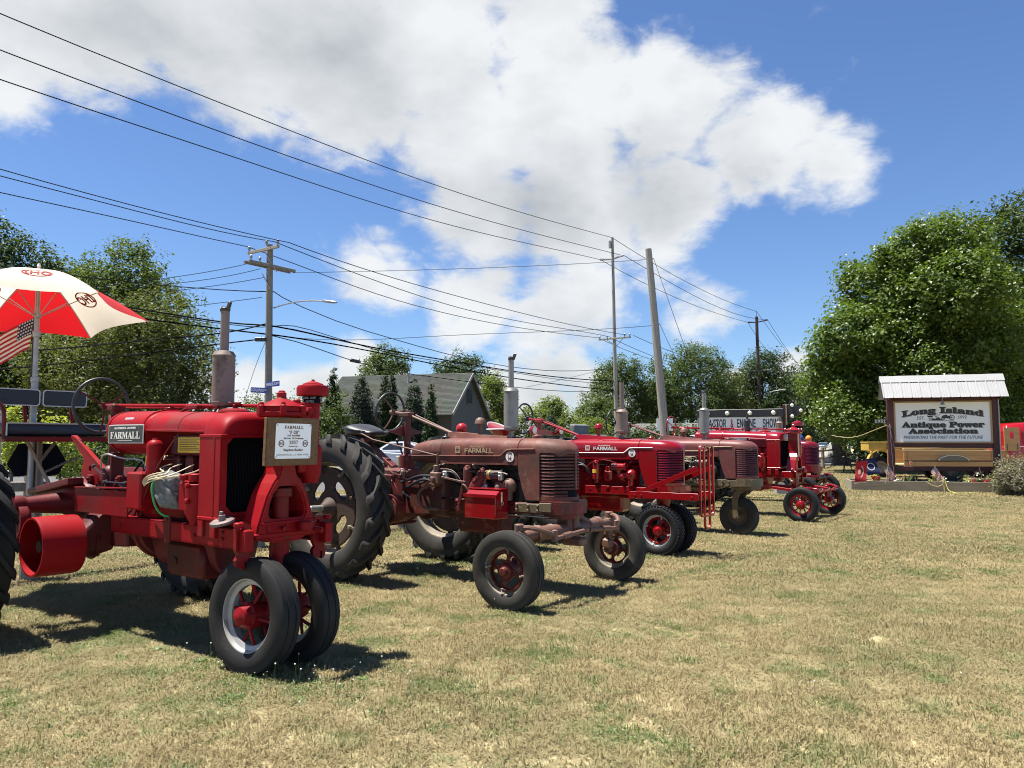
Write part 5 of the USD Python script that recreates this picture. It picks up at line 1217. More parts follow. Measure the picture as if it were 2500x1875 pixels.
row_crop('dull pinkish red tractor on one fat front wheel in an olive fork', placed((3.443, 11.779), HD, .208), HD, 'red_pink', 'olive_metal', 'greasy_and_shade', 'decal_cream', 'single', .21,
         (-.32, 0, .074, .43, .032, .27, 'muffler_grey', 'muffler_grey', 35), ('rubber_dusty', 'rubber_dusty'), ('olive_metal', 'rim_dull'), ('olive_metal', 'red_rust_dark'), letters=False, seat='padded', castlow='olive_metal', cleaner=((-.69, .05, 1.575), .06, 'rust_brown'))
row_crop('dark cherry red tractor farthest along the row, partly behind its neighbour', placed((6.90, 17.65), HD, .40), HD, 'red_cherry', 'red_cherry', 'greasy_and_shade', 'decal_white', 'wide', .40,
         (-.37, 0, .08, .38, .03, .1, 'muffler_brown', 'muffler_brown'), ('rubber', 'rubber'), ('rim_silver', 'rim_silver'), ('red_cherry', 'red_cherry'), cleaner=((-.75, .05, 1.575), .06, 'red_rust_dark'))
# ------------------------------------------------------------------ older tractor with tall front pedestal (x = 0 at the front wheels of the nearest one)
def hood_sec(x, w, zt, zs, n=17, e=.75):
    a = np.linspace(0, math.pi, n)
    return np.column_stack([np.full(n, x), w * np.sign(np.cos(a)) * np.abs(np.cos(a)) ** e, zs + (zt - zs) * np.sin(a) ** .85])


def drum_sec(x, w, zt, zc, zb, n=28, e=.8):
    a = np.arange(n) * 2 * math.pi / n; s = np.sin(a)
    return np.column_stack([np.full(n, x), w * np.sign(np.cos(a)) * np.abs(np.cos(a)) ** e, zc + np.where(s > 0, zt - zc, zc - zb) * np.sign(s) * np.abs(s) ** e])


def crumpled(c, r):
    m = trimesh.creation.icosphere(4, 1.0); v = m.vertices
    v = np.sign(v) * np.abs(v) ** .75
    v[:, 0] += .35 * np.clip(-v[:, 2], 0, 1); v *= (1 + .26 * (meshkit.fbm(v * 2.2, 3, 4) - .5) + .10 * np.abs(np.sin(5 * v[:, 0] + 4 * v[:, 2] + 3 * meshkit.noise(v * 2, 2))))[:, None]
    m.vertices = v * np.asarray(r) + np.asarray(c); return m


def old_tractor(label, loc, paint, chip, near, wheels, muff, tyres, group='old red row crop tractors parked in a row', heading=-37.5):
    t = thing('tractor', label, 'tractor', loc, heading, group); P, C = M[paint], M[chip]
    # tank, hood, radiator
    tk = obj('fuel_tank', loft([drum_sec(-2.075, .16, 1.58, 1.49, 1.38), drum_sec(-2.06, .215, 1.625, 1.49, 1.335), drum_sec(-2.03, .25, 1.645, 1.49, 1.312), drum_sec(-1.44, .252, 1.638, 1.49, 1.300), drum_sec(-1.425, .245, 1.63, 1.49, 1.31)]), P, t, smooth=50)
    obj('tank_band', cat(*[loft([drum_sec(x - .012, .256, 1.648, 1.49, 1.302), drum_sec(x + .012, .256, 1.648, 1.49, 1.302)]) for x in (-2.0, -1.465)]), P, tk, smooth=40)
    obj('filler_cap', cyl((-1.62, .05, 1.655), .05, .03), C, tk)
    hd = obj('hood', loft([hood_sec(-1.425, .247, 1.628, 1.492), hood_sec(-.98, .250, 1.618, 1.486), hood_sec(-.60, .256, 1.605, 1.474)]), P, t, smooth=50)
    obj('hood_seam', loft([hood_sec(-.985, .2515, 1.6205, 1.487), hood_sec(-.975, .2515, 1.6205, 1.487)]), C, hd, smooth=50)
    obj('hood_edge', cat(*[bar((-1.425, s * .248, 1.489), (-.60, s * .257, 1.471), .012, .016) for s in (-1, 1)]), P, hd)
    rt = obj('radiator_tank', loft([hood_sec(-.60, .285, 1.603, 1.43, e=.5), hood_sec(-.52, .318, 1.606, 1.43, e=.5), hood_sec(-.40, .322, 1.602, 1.43, e=.5), hood_sec(-.345, .318, 1.585, 1.43, e=.5), hood_sec(-.325, .305, 1.555, 1.43, e=.5), hood_sec(-.32, .29, 1.52, 1.43, e=.5)]), P, t, smooth=55)
    obj('radiator_cap', cat(lathe([(0, .03), (.07, .028), (.105, .012), (.11, 0), (0, 0)], (-.70, 0, 1.606), 'z', 28), cyl((-.70, 0, 1.645), .012, .04), moved(bx(-.045, .045, -.008, .008, -.008, .016, .004), rotm((0, 0, 1), 30), (-.70, 0, 1.665)), bar((-.86, -.05, 1.62), (-.80, -.05, 1.68), .015, .02)), C, rt)
    g = sbox(-.325, .925, .325, 1.436).difference(sbox(-.232, .955, .232, 1.43).buffer(-.05, join_style=2).buffer(.05, 3, join_style=3) if False else Polygon([(-.282, 1.0), (-.24, .955), (.24, .955), (.282, 1.0), (.282, 1.385), (.24, 1.43), (-.24, 1.43), (-.282, 1.385)]))
    rf = obj('radiator_frame', cat(extr(g, -.40, -.325, 'yz'), *[bx(-.565, -.325, s * .325 - .006, s * .325 + .006, .925, 1.436, .004) for s in (-1, 1)], bx(-.57, -.315, -.334, .334, 1.43, 1.452, .006), bx(-.57, -.315, -.336, .336, .905, .93, .006), *[bx(-.40, -.385, s * .329 - .006, s * .329 + .006, .93, 1.43, .003) for s in (-1, 1)]), P, t, smooth=25)
    obj('radiator_core', bx(-.41, -.375, -.29, .29, .94, 1.435, .004), M['core_black'], t, smooth=False)
    obj('radiator_fins', cat(*[bx(-.375, -.362, y - .0018, y + .0018, .955, 1.43, .0005) for y in np.linspace(-.276, .276, 52)]), M['core_black'], t, smooth=False, kind='stuff')
    for s in (-1, 1):
        obj('radiator_foot', cat(bx(-.56, -.36, s * .305 - .012, s * .305 + .012, .80, .90, .004), bx(-.56, -.50, s * .305 - .03, s * .305 + .03, .80, .905, .004), bx(-.42, -.36, s * .305 - .03, s * .305 + .03, .80, .905, .004)), P, rf)
    # frame
    for s in (-1, 1):
        fr = obj('frame_rail', cat(bx(-1.76, -.10, s * .305 - .008, s * .305 + .008, .745, .868, .004), bx(-1.76, -.10, s * .285 - .028, s * .285 + .028, .745, .757, .003), bx(-1.76, -.10, s * .285 - .028, s * .285 + .028, .856, .868, .003)), P, t)
        obj('rail_clip', cat(bx(-.98, -.92, s * .315 - .012, s * .315 + .012, .73, .90, .006), cyl((-.95, s * .325, .885), .02, .03, 'y')), C, fr)
        for q in ((-1.62, .80), (-.3, .80), (-.3, .84), (-.62, .80)): obj('rail_bolt', cyl((q[0], s * .318, q[1]), .012, .02, 'y', 6), C, fr)
        pl = Polygon([(-.055, .64), (-.06, .67), (-.035, .70), (-.06, .74), (-.06, .87), (-.045, .905), (-.01, .915), (.03, .90), (.06, .87), (.06, .73), (.04, .70), (.06, .66), (.05, .625), (.02, .61), (-.02, .625)]).buffer(.006)
        pl = pl.difference(Point(-.02, .875).buffer(.016, 8)).difference(sbox(.01, .60, .028, .66))
        obj('mounting_bracket', extr(xform(pl, .82, .92, s * .285 - .012, .07), -.125, -.095, 'yz'), M['red_chipped'] if near else P, t, smooth=30)
        obj('bracket_web', cat(bx(-.16, -.03, s * .30 - .03, s * .30 + .03, .74, .87, .006), cyl((-.10, s * .335, .90), .03, .03)), P, t)
    if near:
        obj('cable_pulley', cat(turn(lathe([(0, .012), (.02, .012), (.06, .018), (.075, .010), (.075, -.006), (.05, -.012), (0, -.012)], (-.28, -.33, .905), 'z', 24), (1, 0, 0), 15, (-.28, -.33, .905)), cyl((-.28, -.335, .93), .02, .05), cyl((-.28, -.34, .96), .012, .03)), M['muffler_rust'], t)
    # front pedestal
    o = Polygon([(-.062, 1.57), (-.058, 1.235), (-.068, 1.195), (-.112, 1.14), (-.152, 1.07), (-.182, .985), (-.215, .885), (-.225, .84), (-.225, .80), (-.15, .795), (-.10, .77), (.10, .77), (.15, .795), (.225, .80), (.225, .84), (.215, .885), (.182, .985), (.152, 1.07), (.112, 1.14), (.068, 1.195), (.058, 1.235), (.062, 1.57)])
    h = Polygon([(-.125, .925), (-.138, .95), (-.128, 1.01), (-.105, 1.075), (-.06, 1.122), (.06, 1.122), (.105, 1.075), (.128, 1.01), (.138, .95), (.125, .925), (.10, .918), (-.10, .918)])
    pd = obj('front_pedestal', cat(extr(o.buffer(-.008).buffer(.008).difference(h), -.245, -.085, 'yz'), extr(o.buffer(-.012).difference(h.buffer(.012)), -.252, -.076, 'yz'), bx(-.27, -.07, -.235, .235, .80, .838, .012)), P, t, smooth=25)
    obj('pedestal_rib', cat(bx(-.10, -.066, -.19, .19, .885, .905, .008), *[bx(-.09, -.068, y - .012, y + .012, .84, .89, .004) for y in (-.14, 0, .14)]), P, pd)
    obj('king_post', cat(cyl((-.155, 0, .97), .055, .24), cyl((-.155, 0, 1.08), .075, .06), cyl((-.155, 0, .64), .062, .34, bev=.01), cyl((-.155, 0, .80), .085, .04)), C, t)
    obj('axle_yoke', cat(hull(cyl((-.155, 0, .52), .062, .10), cyl((-.11, -.05, .36), .05, .16, 'y')), rod((-.11, -.25, .36), (-.11, .15, .36), .032)) if wheels == 'dual' else cat(hull(cyl((-.155, 0, .52), .062, .10), bx(-.24, -.06, -.09, .09, .44, .54, .02))), P, t, smooth=40)
    obj('steering_stop', cat(rod((-.10, .10, .86), (.06, .17, .835), .018), cyl((-.02, .10, .865), .05, .06), rod((-.10, -.02, .86), (-.02, -.06, .86), .012)), C, t)
    # steering head
    a8 = np.arange(6) * math.pi / 3 + .5
    hx = lambda z, r: np.column_stack([-.165 + r * np.cos(a8), r * np.sin(a8), np.full(6, z)])
    sh = obj('steering_head', cat(loft([hx(1.565, .155), hx(1.575, .165), hx(1.592, .165), hx(1.60, .145), hx(1.632, .142)]), lathe([(.142, 1.632), (.12, 1.648), (.04, 1.682), (.030, 1.69), (.030, 1.722), (.02, 1.728), (0, 1.728)], (-.165, 0, 0), 'z', 28), cyl((-.165, 0, 1.728), .022, .02, 'z', 6)), P, t, smooth=30)
    for k in range(6):
        obj('head_bolt', cat(cyl((-.165 + .148 * math.cos(a8[k]), .148 * math.sin(a8[k]), 1.607), .022, .066, 'z', 10), cyl((-.165 + .148 * math.cos(a8[k]), .148 * math.sin(a8[k]), 1.648), .014, .022, 'z', 6)), P, sh)
    obj('worm_housing', cat(cyl((-.165, .155, 1.605), .062, .10, 'x', 22), cyl((-.09, .155, 1.605), .03, .05, 'x', 6), bx(-.22, -.11, .02, .15, 1.57, 1.63, .015), cyl((-.165, .12, 1.66), .025, .05)), P, sh)
    rods = obj('steering_shaft', cat(rod((-2.60, 0, 1.712), (-.25, .06, 1.642), .013), rod((-2.45, .09, 1.690), (-1.0, .12, 1.655), .0085)), P, t)
    obj('shaft_clip', cat(bx(-1.32, -1.16, -.015, .06, 1.645, 1.672, .004), bar((-1.33, .02, 1.66), (-1.36, -.03, 1.62), .012, .02)), C, rods)
    # air cleaner stack beside the pedestal
    ac = obj('air_cleaner', cat(lathe([(0, 1.13), (.05, 1.13), (.072, 1.20), (.074, 1.36), (.066, 1.38), (.056, 1.39), (.056, 1.645), (.066, 1.65), (.066, 1.66), (0, 1.66)], (-.16, .235, 0), 'z', 28), bx(-.2, -.12, .11, .19, 1.2, 1.34, .01)), P, t, smooth=40)
    obj('dust_bowl', lathe([(.060, 1.66), (.060, 1.715), (.0, 1.715)], (-.16, .245, 0), 'z', 28), M['core_black'], ac, smooth=50)
    if near:
        obj('bowl_lettering', cat(*[text('OIL CUP', .014, (-.16 + .0605 * math.cos(q), .245 + .0605 * math.sin(q), 1.690), (-math.sin(q), math.cos(q), 0), (0, 0, 1), bold=True) for q in (-.95, .6, -2.5)], *[text('LEVEL', .014, (-.16 + .0605 * math.cos(q), .245 + .0605 * math.sin(q), 1.667), (-math.sin(q), math.cos(q), 0), (0, 0, 1), bold=True) for q in (-.95, .6, -2.5)]), M['decal_grey'], ac, smooth=False)
    obj('cleaner_cap', lathe([(0, 1.712), (.100, 1.712), (.107, 1.716), (.108, 1.765), (.100, 1.782), (.070, 1.788), (.068, 1.795), (.03, 1.81), (.012, 1.815), (.010, 1.825), (0, 1.827)], (-.16, .245, 0), 'z', 32), P, ac, smooth=40)
    obj('air_pipe', dotted([(-.2, .25, 1.3), (-.36, .26, 1.28), (-.5, .2, 1.25)], .03), P, ac)
    # engine
    E = M['red_shade_grease'] if near else C  # nearest tractor: castings get shade put into their red
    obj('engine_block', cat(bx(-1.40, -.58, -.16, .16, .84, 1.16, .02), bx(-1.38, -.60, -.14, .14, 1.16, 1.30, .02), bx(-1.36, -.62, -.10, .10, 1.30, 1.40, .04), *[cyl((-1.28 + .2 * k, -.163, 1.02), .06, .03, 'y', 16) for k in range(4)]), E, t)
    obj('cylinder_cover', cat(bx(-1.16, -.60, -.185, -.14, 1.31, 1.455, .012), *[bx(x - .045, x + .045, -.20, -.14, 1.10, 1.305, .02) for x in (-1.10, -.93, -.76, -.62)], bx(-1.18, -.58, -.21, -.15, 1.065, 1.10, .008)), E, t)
    if near:
        yp = obj('instruction_plate', bx(-1.085, -.765, -.1895, -.185, 1.328, 1.435, .001), M['decal_yellow'], t, smooth=False)
        obj('plate_lines', cat(*[bx(-1.065, -.785 - .03 * (k % 3), -.1912, -.190, 1.345 + .0125 * k, 1.349 + .0125 * k, .0004) for k in range(7)]), M['decal_black'], yp, smooth=False)
    of = obj('oil_filter', cat(lathe([(0, 1.43), (.018, 1.428), (.020, 1.418), (.035, 1.412), (.052, 1.395), (.055, 1.375), (.055, 1.21), (.058, 1.205), (.058, 1.19), (.05, 1.175), (.05, 1.14), (0, 1.14)], (-1.215, -.285, 0), 'z', 26), bar((-1.215, -.25, 1.25), (-1.215, -.14, 1.25), .05, .05)), P, t, smooth=45)
    if near:
        obj('filter_label', extr(kid_arc(.0562, 218, 258), 1.235, 1.305, 'xy').apply_translation((-1.215, -.285, 0)), M['decal_yellow'], of, smooth=False)
    obj('generator_body', cat(bx(-.83, -.60, -.30, -.16, .93, 1.15, .02), bx(-.80, -.68, -.335, -.29, .95, 1.14, .012), hull(cyl((-.66, -.28, 1.03), .075, .2), cyl((-.66, -.28, .9), .04, .08)), cyl((-.74, -.33, 1.17), .03, .04), cyl((-.66, -.29, 1.17), .05, .05), cyl((-.64, -.365, 1.02), .018, .03, 'y', 8), cyl((-.64, -.365, 1.12), .018, .03, 'y', 8)), P, t, smooth=30)
    if near:
        cv = obj('canvas_cover', crumpled((-.985, -.30, 1.075), (.125, .075, .115)), M['canvas_grey'], t, smooth=50)
        obj('bungee_cord', dotted([(-1.0, -.35, 1.16), (-1.04, -.385, 1.12), (-1.035, -.385, 1.04), (-1.0, -.36, .94), (-.93, -.32, .90)], .0075, 6), M['cord_green'], cv)
        for k, x in enumerate((-1.12, -1.0, -.84, -.68)):
            obj('spark_wire', dotted([(x, -.205, 1.25), (x - .03, -.27, 1.225 - .006 * k), (-.98 + .05 * k, -.345, 1.20 - .008 * k), (-1.13 + .01 * k, -.38, 1.165 - .012 * k), (-1.20, -.36, 1.10)], .0048, 6), M['wire_cream'], t)
        obj('choke_rod', dotted([(-1.0, -.22, 1.48), (-1.06, -.27, 1.36), (-1.14, -.31, 1.22), (-1.24, -.33, 1.04), (-1.30, -.33, .95)], .005, 6), C, t)
    obj('engine_side', cat(bx(-1.42, -.95, -.22, -.12, .88, .98, .02), bx(-1.62, -1.28, -.24, -.1, .86, 1.00, .03), bar((-1.50, -.27, .97), (-1.24, -.27, 1.06), .03, .05), bx(-1.50, -1.36, -.27, -.2, .91, .99, .01)), P, t)
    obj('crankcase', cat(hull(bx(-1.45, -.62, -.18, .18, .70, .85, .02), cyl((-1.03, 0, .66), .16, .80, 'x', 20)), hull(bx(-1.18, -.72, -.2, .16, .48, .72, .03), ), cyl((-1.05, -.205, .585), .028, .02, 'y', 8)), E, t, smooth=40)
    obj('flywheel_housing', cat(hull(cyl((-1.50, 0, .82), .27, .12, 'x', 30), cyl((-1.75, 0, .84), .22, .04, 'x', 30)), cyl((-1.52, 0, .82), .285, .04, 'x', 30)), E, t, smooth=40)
    # rear
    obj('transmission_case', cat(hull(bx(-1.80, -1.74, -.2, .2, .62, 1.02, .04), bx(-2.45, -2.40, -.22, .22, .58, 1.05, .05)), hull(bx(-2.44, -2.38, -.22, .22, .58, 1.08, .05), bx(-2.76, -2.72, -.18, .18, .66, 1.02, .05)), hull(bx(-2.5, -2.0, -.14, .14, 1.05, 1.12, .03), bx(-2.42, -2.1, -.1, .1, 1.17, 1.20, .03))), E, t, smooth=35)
    obj('belt_guard_plate', cat(bx(-2.30, -1.46, -.345, -.335, .868, 1.05, .003), bar((-2.30, -.345, 1.052), (-1.46, -.345, 1.074), .02, .012)), M['red_chipped'], t)
    obj('battery_box', bx(-1.46, -1.26, -.36, -.20, .93, 1.19, .012), P, t)
    for s in (-1, 1):
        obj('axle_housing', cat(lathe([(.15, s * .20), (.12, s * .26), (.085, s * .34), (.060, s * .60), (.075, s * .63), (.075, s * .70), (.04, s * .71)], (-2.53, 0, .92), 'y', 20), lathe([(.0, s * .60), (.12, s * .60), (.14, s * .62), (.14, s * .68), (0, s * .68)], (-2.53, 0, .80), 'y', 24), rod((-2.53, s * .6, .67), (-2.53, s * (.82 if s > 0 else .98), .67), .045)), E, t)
        wheel(t, 'rear_wheel', (-2.53, .84 if s > 0 else -1.005, .67), .67, .29, .46, 'flat_spoke', tyres[1], 'red_chipped', 'red_chipped', s, spokes=12, lugs=s, roll=9 * s)
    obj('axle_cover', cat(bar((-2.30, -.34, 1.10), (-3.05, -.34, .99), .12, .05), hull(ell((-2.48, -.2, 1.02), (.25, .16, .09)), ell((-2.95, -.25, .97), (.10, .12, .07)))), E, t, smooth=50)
    bp = obj('belt_pulley', cat(lathe([(.212, -.72), (.215, -.70), (.217, -.57), (.215, -.44), (.212, -.42), (.198, -.42), (.20, -.57), (.198, -.72)], (-2.09, 0, .645), 'y', 48, closed=True)), P, t, smooth=40)
    obj('pulley_spoke', cat(*[bar((-2.09, -.56, .645), (-2.09 + .2 * math.cos(a), -.56, .645 + .2 * math.sin(a)), .06, .025) for a in np.arange(5) * 1.2566 + .3], cyl((-2.09, -.58, .645), .045, .18, 'y', 18)), M['greasy_and_shade'] if near else C, bp)  # near spokes coloured dark to stand for shade inside the drum
    obj('pulley_housing', cat(hull(cyl((-2.09, -.36, .645), .11, .14, 'y', 22), bx(-2.2, -1.98, -.24, -.18, .58, .9, .03)), cyl((-2.09, -.30, .645), .13, .03, 'y', 22)), E, t)
    obj('operating_lever', cat(extr(Polygon([(-2.73, 1.445), (-2.70, 1.42), (-2.48, 1.27), (-2.52, 1.14), (-2.30, 1.06), (-2.06, 1.10), (-2.08, 1.16), (-2.62, 1.43), (-2.715, 1.46)]).difference(Point(-2.36, 1.19).buffer(.026)), -.21, -.19, 'xz'), bar((-2.73, -.185, 1.455), (-2.07, -.185, 1.14), .05, .014)), P, t, smooth=25)
    obj('gear_case', cat(ell((-2.12, -.16, 1.16), (.075, .07, .065)), cyl((-2.10, -.20, 1.10), .035, .12), bx(-2.06, -2.03, -.2, -.1, 1.0, 1.32, .006), hull(ell((-1.93, -.1, 1.06), (.10, .1, .08)), ell((-1.75, -.1, 1.03), (.06, .1, .05)))), E, t, smooth=50)
    obj('oil_line', dotted([(-2.15, -.22, 1.20), (-2.08, -.24, 1.30), (-1.85, -.2, 1.28), (-1.62, -.16, 1.26), (-1.52, -.2, 1.16)], .007), M['steel'], t)
    obj('wire_loom', dotted([(-1.52, -.2, 1.20), (-1.60, -.21, 1.14), (-1.72, -.2, 1.12), (-1.66, -.16, 1.24), (-1.50, -.14, 1.26)], .008), M['wire_black'], t)
    obj('rear_bolster', cat(hull(bx(-3.2, -2.9, -.3, -.2, .95, 1.0, .02), bx(-2.8, -2.5, -.24, -.15, .98, 1.05, .02)), bx(-3.3, -2.7, -.05, .05, .44, .50, .01)), E, t)
    obj('steering_support', cat(rod((-2.45, 0, 1.2), (-2.42, 0, 1.70), .03), bx(-2.48, -2.36, -.05, .06, 1.655, 1.72, .015), bar((-2.42, -.05, 1.62), (-2.2, -.1, 1.40), .02, .03)), E, t)
    steering_wheel(t, (-2.675, 0, 1.712), .228, (-1, 0, .02), 'black_iron' if near else 'red_new', 'red_chipped' if near else 'red_new', .52)
    # front wheels
    if wheels == 'dual':
        for s in (-1, 1):
            wheel(t, 'front_wheel', (-.10, -.066 + s * .150, .348), .348, .165, .232, 'spoke', tyres[0], 'rim_silver', 'red_chipped', s, yaw=5, camber=3.2 * s, spokes=10, roll=14 + 31 * s)
    else:
        X = .21
        ax = obj('front_axle', cat(rod((X - .02, -.70, .50), (X - .02, .70, .50), .05, 14), hull(bx(X - .2, X + .05, -.07, .07, .44, .56, .03), bx(-.22, -.08, -.07, .07, .46, .56, .03)), bar((X - .02, -.45, .50), (-1.2, -.1, .62), .05, .05), bar((X - .02, .45, .50), (-1.2, .1, .62), .05, .05)), P, t)
        for s in (-1, 1):
            obj('steering_arm', cat(cyl((X, s * .73, .47), .05, .22), rod((X, s * .73, .31), (X, s * .86, .31), .034), dotted([(X, s * .73, .59), (X + .12, s * .70, .58), (X + .22, s * .6, .55)], .022)), P, ax)
            wheel(t, 'front_wheel', (X, s * .862, .306), .306, .155, .20, 'spoke', tyres[0], 'red_new', 'red_new', s, spokes=10, roll=5)
        obj('tie_rod', cat(rod((X + .22, -.6, .53), (X + .22, .6, .53), .017), rod((X + .22, .0, .56), (-.05, .1, .62), .02), *[cyl((X + .22, y, .53), .028, .07) for y in (-.3, .1, .4)]), P, ax)
    muffler(t, *muff)
    if near:
        clutter(t, ((-2.35, -1.5), (-.30, -.16), (.95, 1.22)), 8, 17, ('black_iron', 'red_shade_grease', 'red_chipped'))
    return t


def near_extras(t):
    "bench, plaque, name plates of the nearest tractor"
    np_ = obj('name_plate', turn(bx(-1.955, -1.425, -.2655, -.2605, 1.392, 1.532, .003), (1, 0, 0), 0), M['piping'], t)
    obj('plate_face', bx(-1.945, -1.435, -.2672, -.2650, 1.400, 1.524, .001), M['decal_black'], np_, smooth=False)
    ex, ey = (1, 0, 0), (0, 0, 1); o = lambda x, z: (x, -.2685, z)
    obj('plate_lettering', cat(text('FARMALL', .052, o(-1.69, 1.428), ex, ey, serif=True, stretch=1.30), text('McCORMICK-DEERING', .0135, o(-1.69, 1.499), ex, ey, bold=True, stretch=1.5), bx(-1.80, -1.58, -.269, -.2675, 1.412, 1.415, .0003)), M['decal_white'], np_, smooth=False)
    bg = obj('small_badge', bx(-1.79, -1.66, -.224, -.214, 1.566, 1.588, .003).apply_transform(trimesh.transformations.rotation_matrix(math.radians(-32), (1, 0, 0), (-1.72, -.219, 1.577))), M['rim_bright'], t)
    obj('badge_lettering', moved(text('F-20', .013, (0, 0, 0), (1, 0, 0), (0, math.sin(math.radians(32)), math.cos(math.radians(32))), bold=True, stretch=1.6), None, (-1.725, -.2245, 1.568)), M['decal_maroon'], bg, smooth=False)
    # bench
    b = obj('bench_seat', cat(bx(-3.92, -3.48, -.425, .43, 1.455, 1.575, .03)), M['vinyl_navy'], t, smooth=50)
    obj('bench_board', bx(-3.94, -3.475, -.44, .44, 1.405, 1.452, .006), M['red_chipped'], b)
    obj('seat_piping', cat(rod((-3.48, -.425, 1.57), (-3.48, .43, 1.57), .006), rod((-3.482, -.424, 1.46), (-3.482, -.424, 1.57), .007)), M['piping'], b)
    for y0, y1 in ((-.375, .005), (.03, .43)):
        bk = obj('backrest', bx(-3.99, -3.94, y0, y1, 1.745, 1.90, .022), M['vinyl_navy'], t, smooth=50)
        obj('back_piping', extr(xform(rrect(y1 - y0 + .004, .159, .03), 1, 1, (y0 + y1) / 2, 1.8225).difference(xform(rrect(y1 - y0 - .016, .139, .025), 1, 1, (y0 + y1) / 2, 1.8225)), -3.952, -3.937, 'yz'), M['piping'], bk)
        obj('back_post', bar((-3.97, (y0 + y1) / 2 + .1, 1.45), (-3.99, (y0 + y1) / 2 + .07, 1.80), .03, .02), M['red_chipped'], bk)
    obj('arm_rest', dotted([(-3.50, -.435, 1.43), (-3.50, -.44, 1.60), (-3.53, -.445, 1.70), (-3.62, -.45, 1.745), (-3.78, -.45, 1.76), (-3.93, -.45, 1.76)], .018, 10), M['red_chipped'], t)
    obj('bench_support', cat(bx(-4.03, -3.97, .015, .06, .55, 1.42, .006)), M['muffler_brown'], t)
    obj('support_brace', cat(bar((-3.9, -.10, 1.40), (-3.72, .04, 1.00), .012, .032), bar((-3.95, .16, 1.40), (-3.97, .04, 1.22), .012, .03), bar((-3.95, .36, 1.25), (-3.97, .05, 1.10), .010, .022)), M['muffler_brown'], t)
    hx = Polygon([(-.195, 1.20), (-.105, 1.385), (.228, 1.385), (.325, 1.215), (.258, 1.082), (-.125, 1.082)]).buffer(-.01).buffer(.01, 3)
    obj('marker_panel', extr(hx, -4.10, -4.09, 'yz'), M['core_black'], t, smooth=False)
    # wooden plaque with white enamel plate hung before the steering head
    q = thing('plaque', 'wooden plaque with white lettered plate hung before the radiator of the nearest tractor', 'plaque', O1, -37.5)
    o2 = np.array([.055, -.068, 1.405]); EX, EY = np.array([-.035, .999, 0]), np.array([0, .03, .9995]); EX /= np.linalg.norm(EX); EZ = np.cross(EX, EY)
    def d(shape, off, dep, mm, nm): return obj(nm, decal(shape, o2 + EZ * off, EX, EY, dep), M[mm], q, smooth=False)
    d(rrect(.405, .296, .004), -.024, .022, 'wood_frame', 'board'); d(rrect(.392, .283, .01), -.002, .004, 'wood_frame', 'board_edge')
    fc = d(xform(rrect(.272, .218, .012), 1, 1, .0, .003), .0025, .003, 'sign_white', 'enamel_plate')
    L = []
    for s, h, y, st, sf, bold, sl in (('FARMALL', .0205, .076, 1.30, 1, 0, 0), ('"F-20"', .0205, .045, 1.25, 1, 0, 0), ('S/N FA83689', .0105, .029, 1.35, 1, 0, 0), ('6th Year  Of Production', .0098, .0125, 1.30, 1, 0, 0), ('1937', .0215, -.0185, 1.25, 1, 0, 0), ('Owned By', .0085, -.0365, 1.2, 0, 0, .25), ('Stephen Barker', .0155, -.062, 1.28, 1, 0, 0)):
        L.append(decal(text_poly(s, h, serif=bool(sf), bold=bool(bold), stretch=st * (.82 if sf else 1), slant=sl), o2 + EZ * .0058 + EY * (y + .003), EX, EY, .001))
    obj('plaque_lettering', cat(*L), M['decal_maroon2'], fc, smooth=False)
    obj('town_lettering', decal(text_poly('MANORVILLE, L.I. NEW YORK', .0095, stretch=1.32), o2 + EZ * .0058 + EY * -.087, EX, EY, .001), M['decal_grey'], fc, smooth=False)
    for sx in (-1, 1):
        lg = Point(0, 0).buffer(.021, 20); rg = lg.difference(Point(0, 0).buffer(.0165, 20))
        obj('round_emblem', decal(rg.union(shapely.affinity.translate(text_poly('IHC', .014, bold=True, stretch=.8), 0, -.007)), o2 + EZ * .0058 + EX * (.092 * sx) + EY * -.012, EX, EY, .001), M['decal_maroon2'], fc, smooth=False)
        for sy in (-1, 1):
            obj('plate_screw', decal(Point(0, 0).buffer(.0048, 10), o2 + EZ * .0055 + EX * .125 * sx + EY * (.098 * sy + .003), EX, EY, .002), M['steel'], fc, smooth=False)


surf('decal_maroon2', (.11, .018, .018), rough=.5)
O1 = (-1.373, 4.915, 0)
T1 = old_tractor('nearest red tractor with paired spoked front wheels, wooden plaque and bench seat', O1, 'red_faded', 'red_chipped', True, 'dual', ((-.845, 0, 1.645), .077, .405, .0305, .315, 'muffler_rust', 'muffler_rust', 70), ('rubber', 'rubber'))
near_extras(T1)
a5 = math.radians(-37.5)
old_tractor('bright red tractor with wide set red spoked front wheels before the letter board', (5.612 - .21 * math.cos(a5), 14.325 - .21 * math.sin(a5), -.0), 'red_new', 'red_new', False, 'wide', ((-1.05, 0, 1.61), .055, .25, .022, .10, 'black_iron', 'black_iron'), ('rubber_new', 'rubber_new'))


# ------------------------------------------------------------------ umbrella, flag
def local1(x, y, z):
    a = math.radians(-37.5); return np.array([O1[0] + x * math.cos(a) - y * math.sin(a), O1[1] + x * math.sin(a) + y * math.cos(a), z])


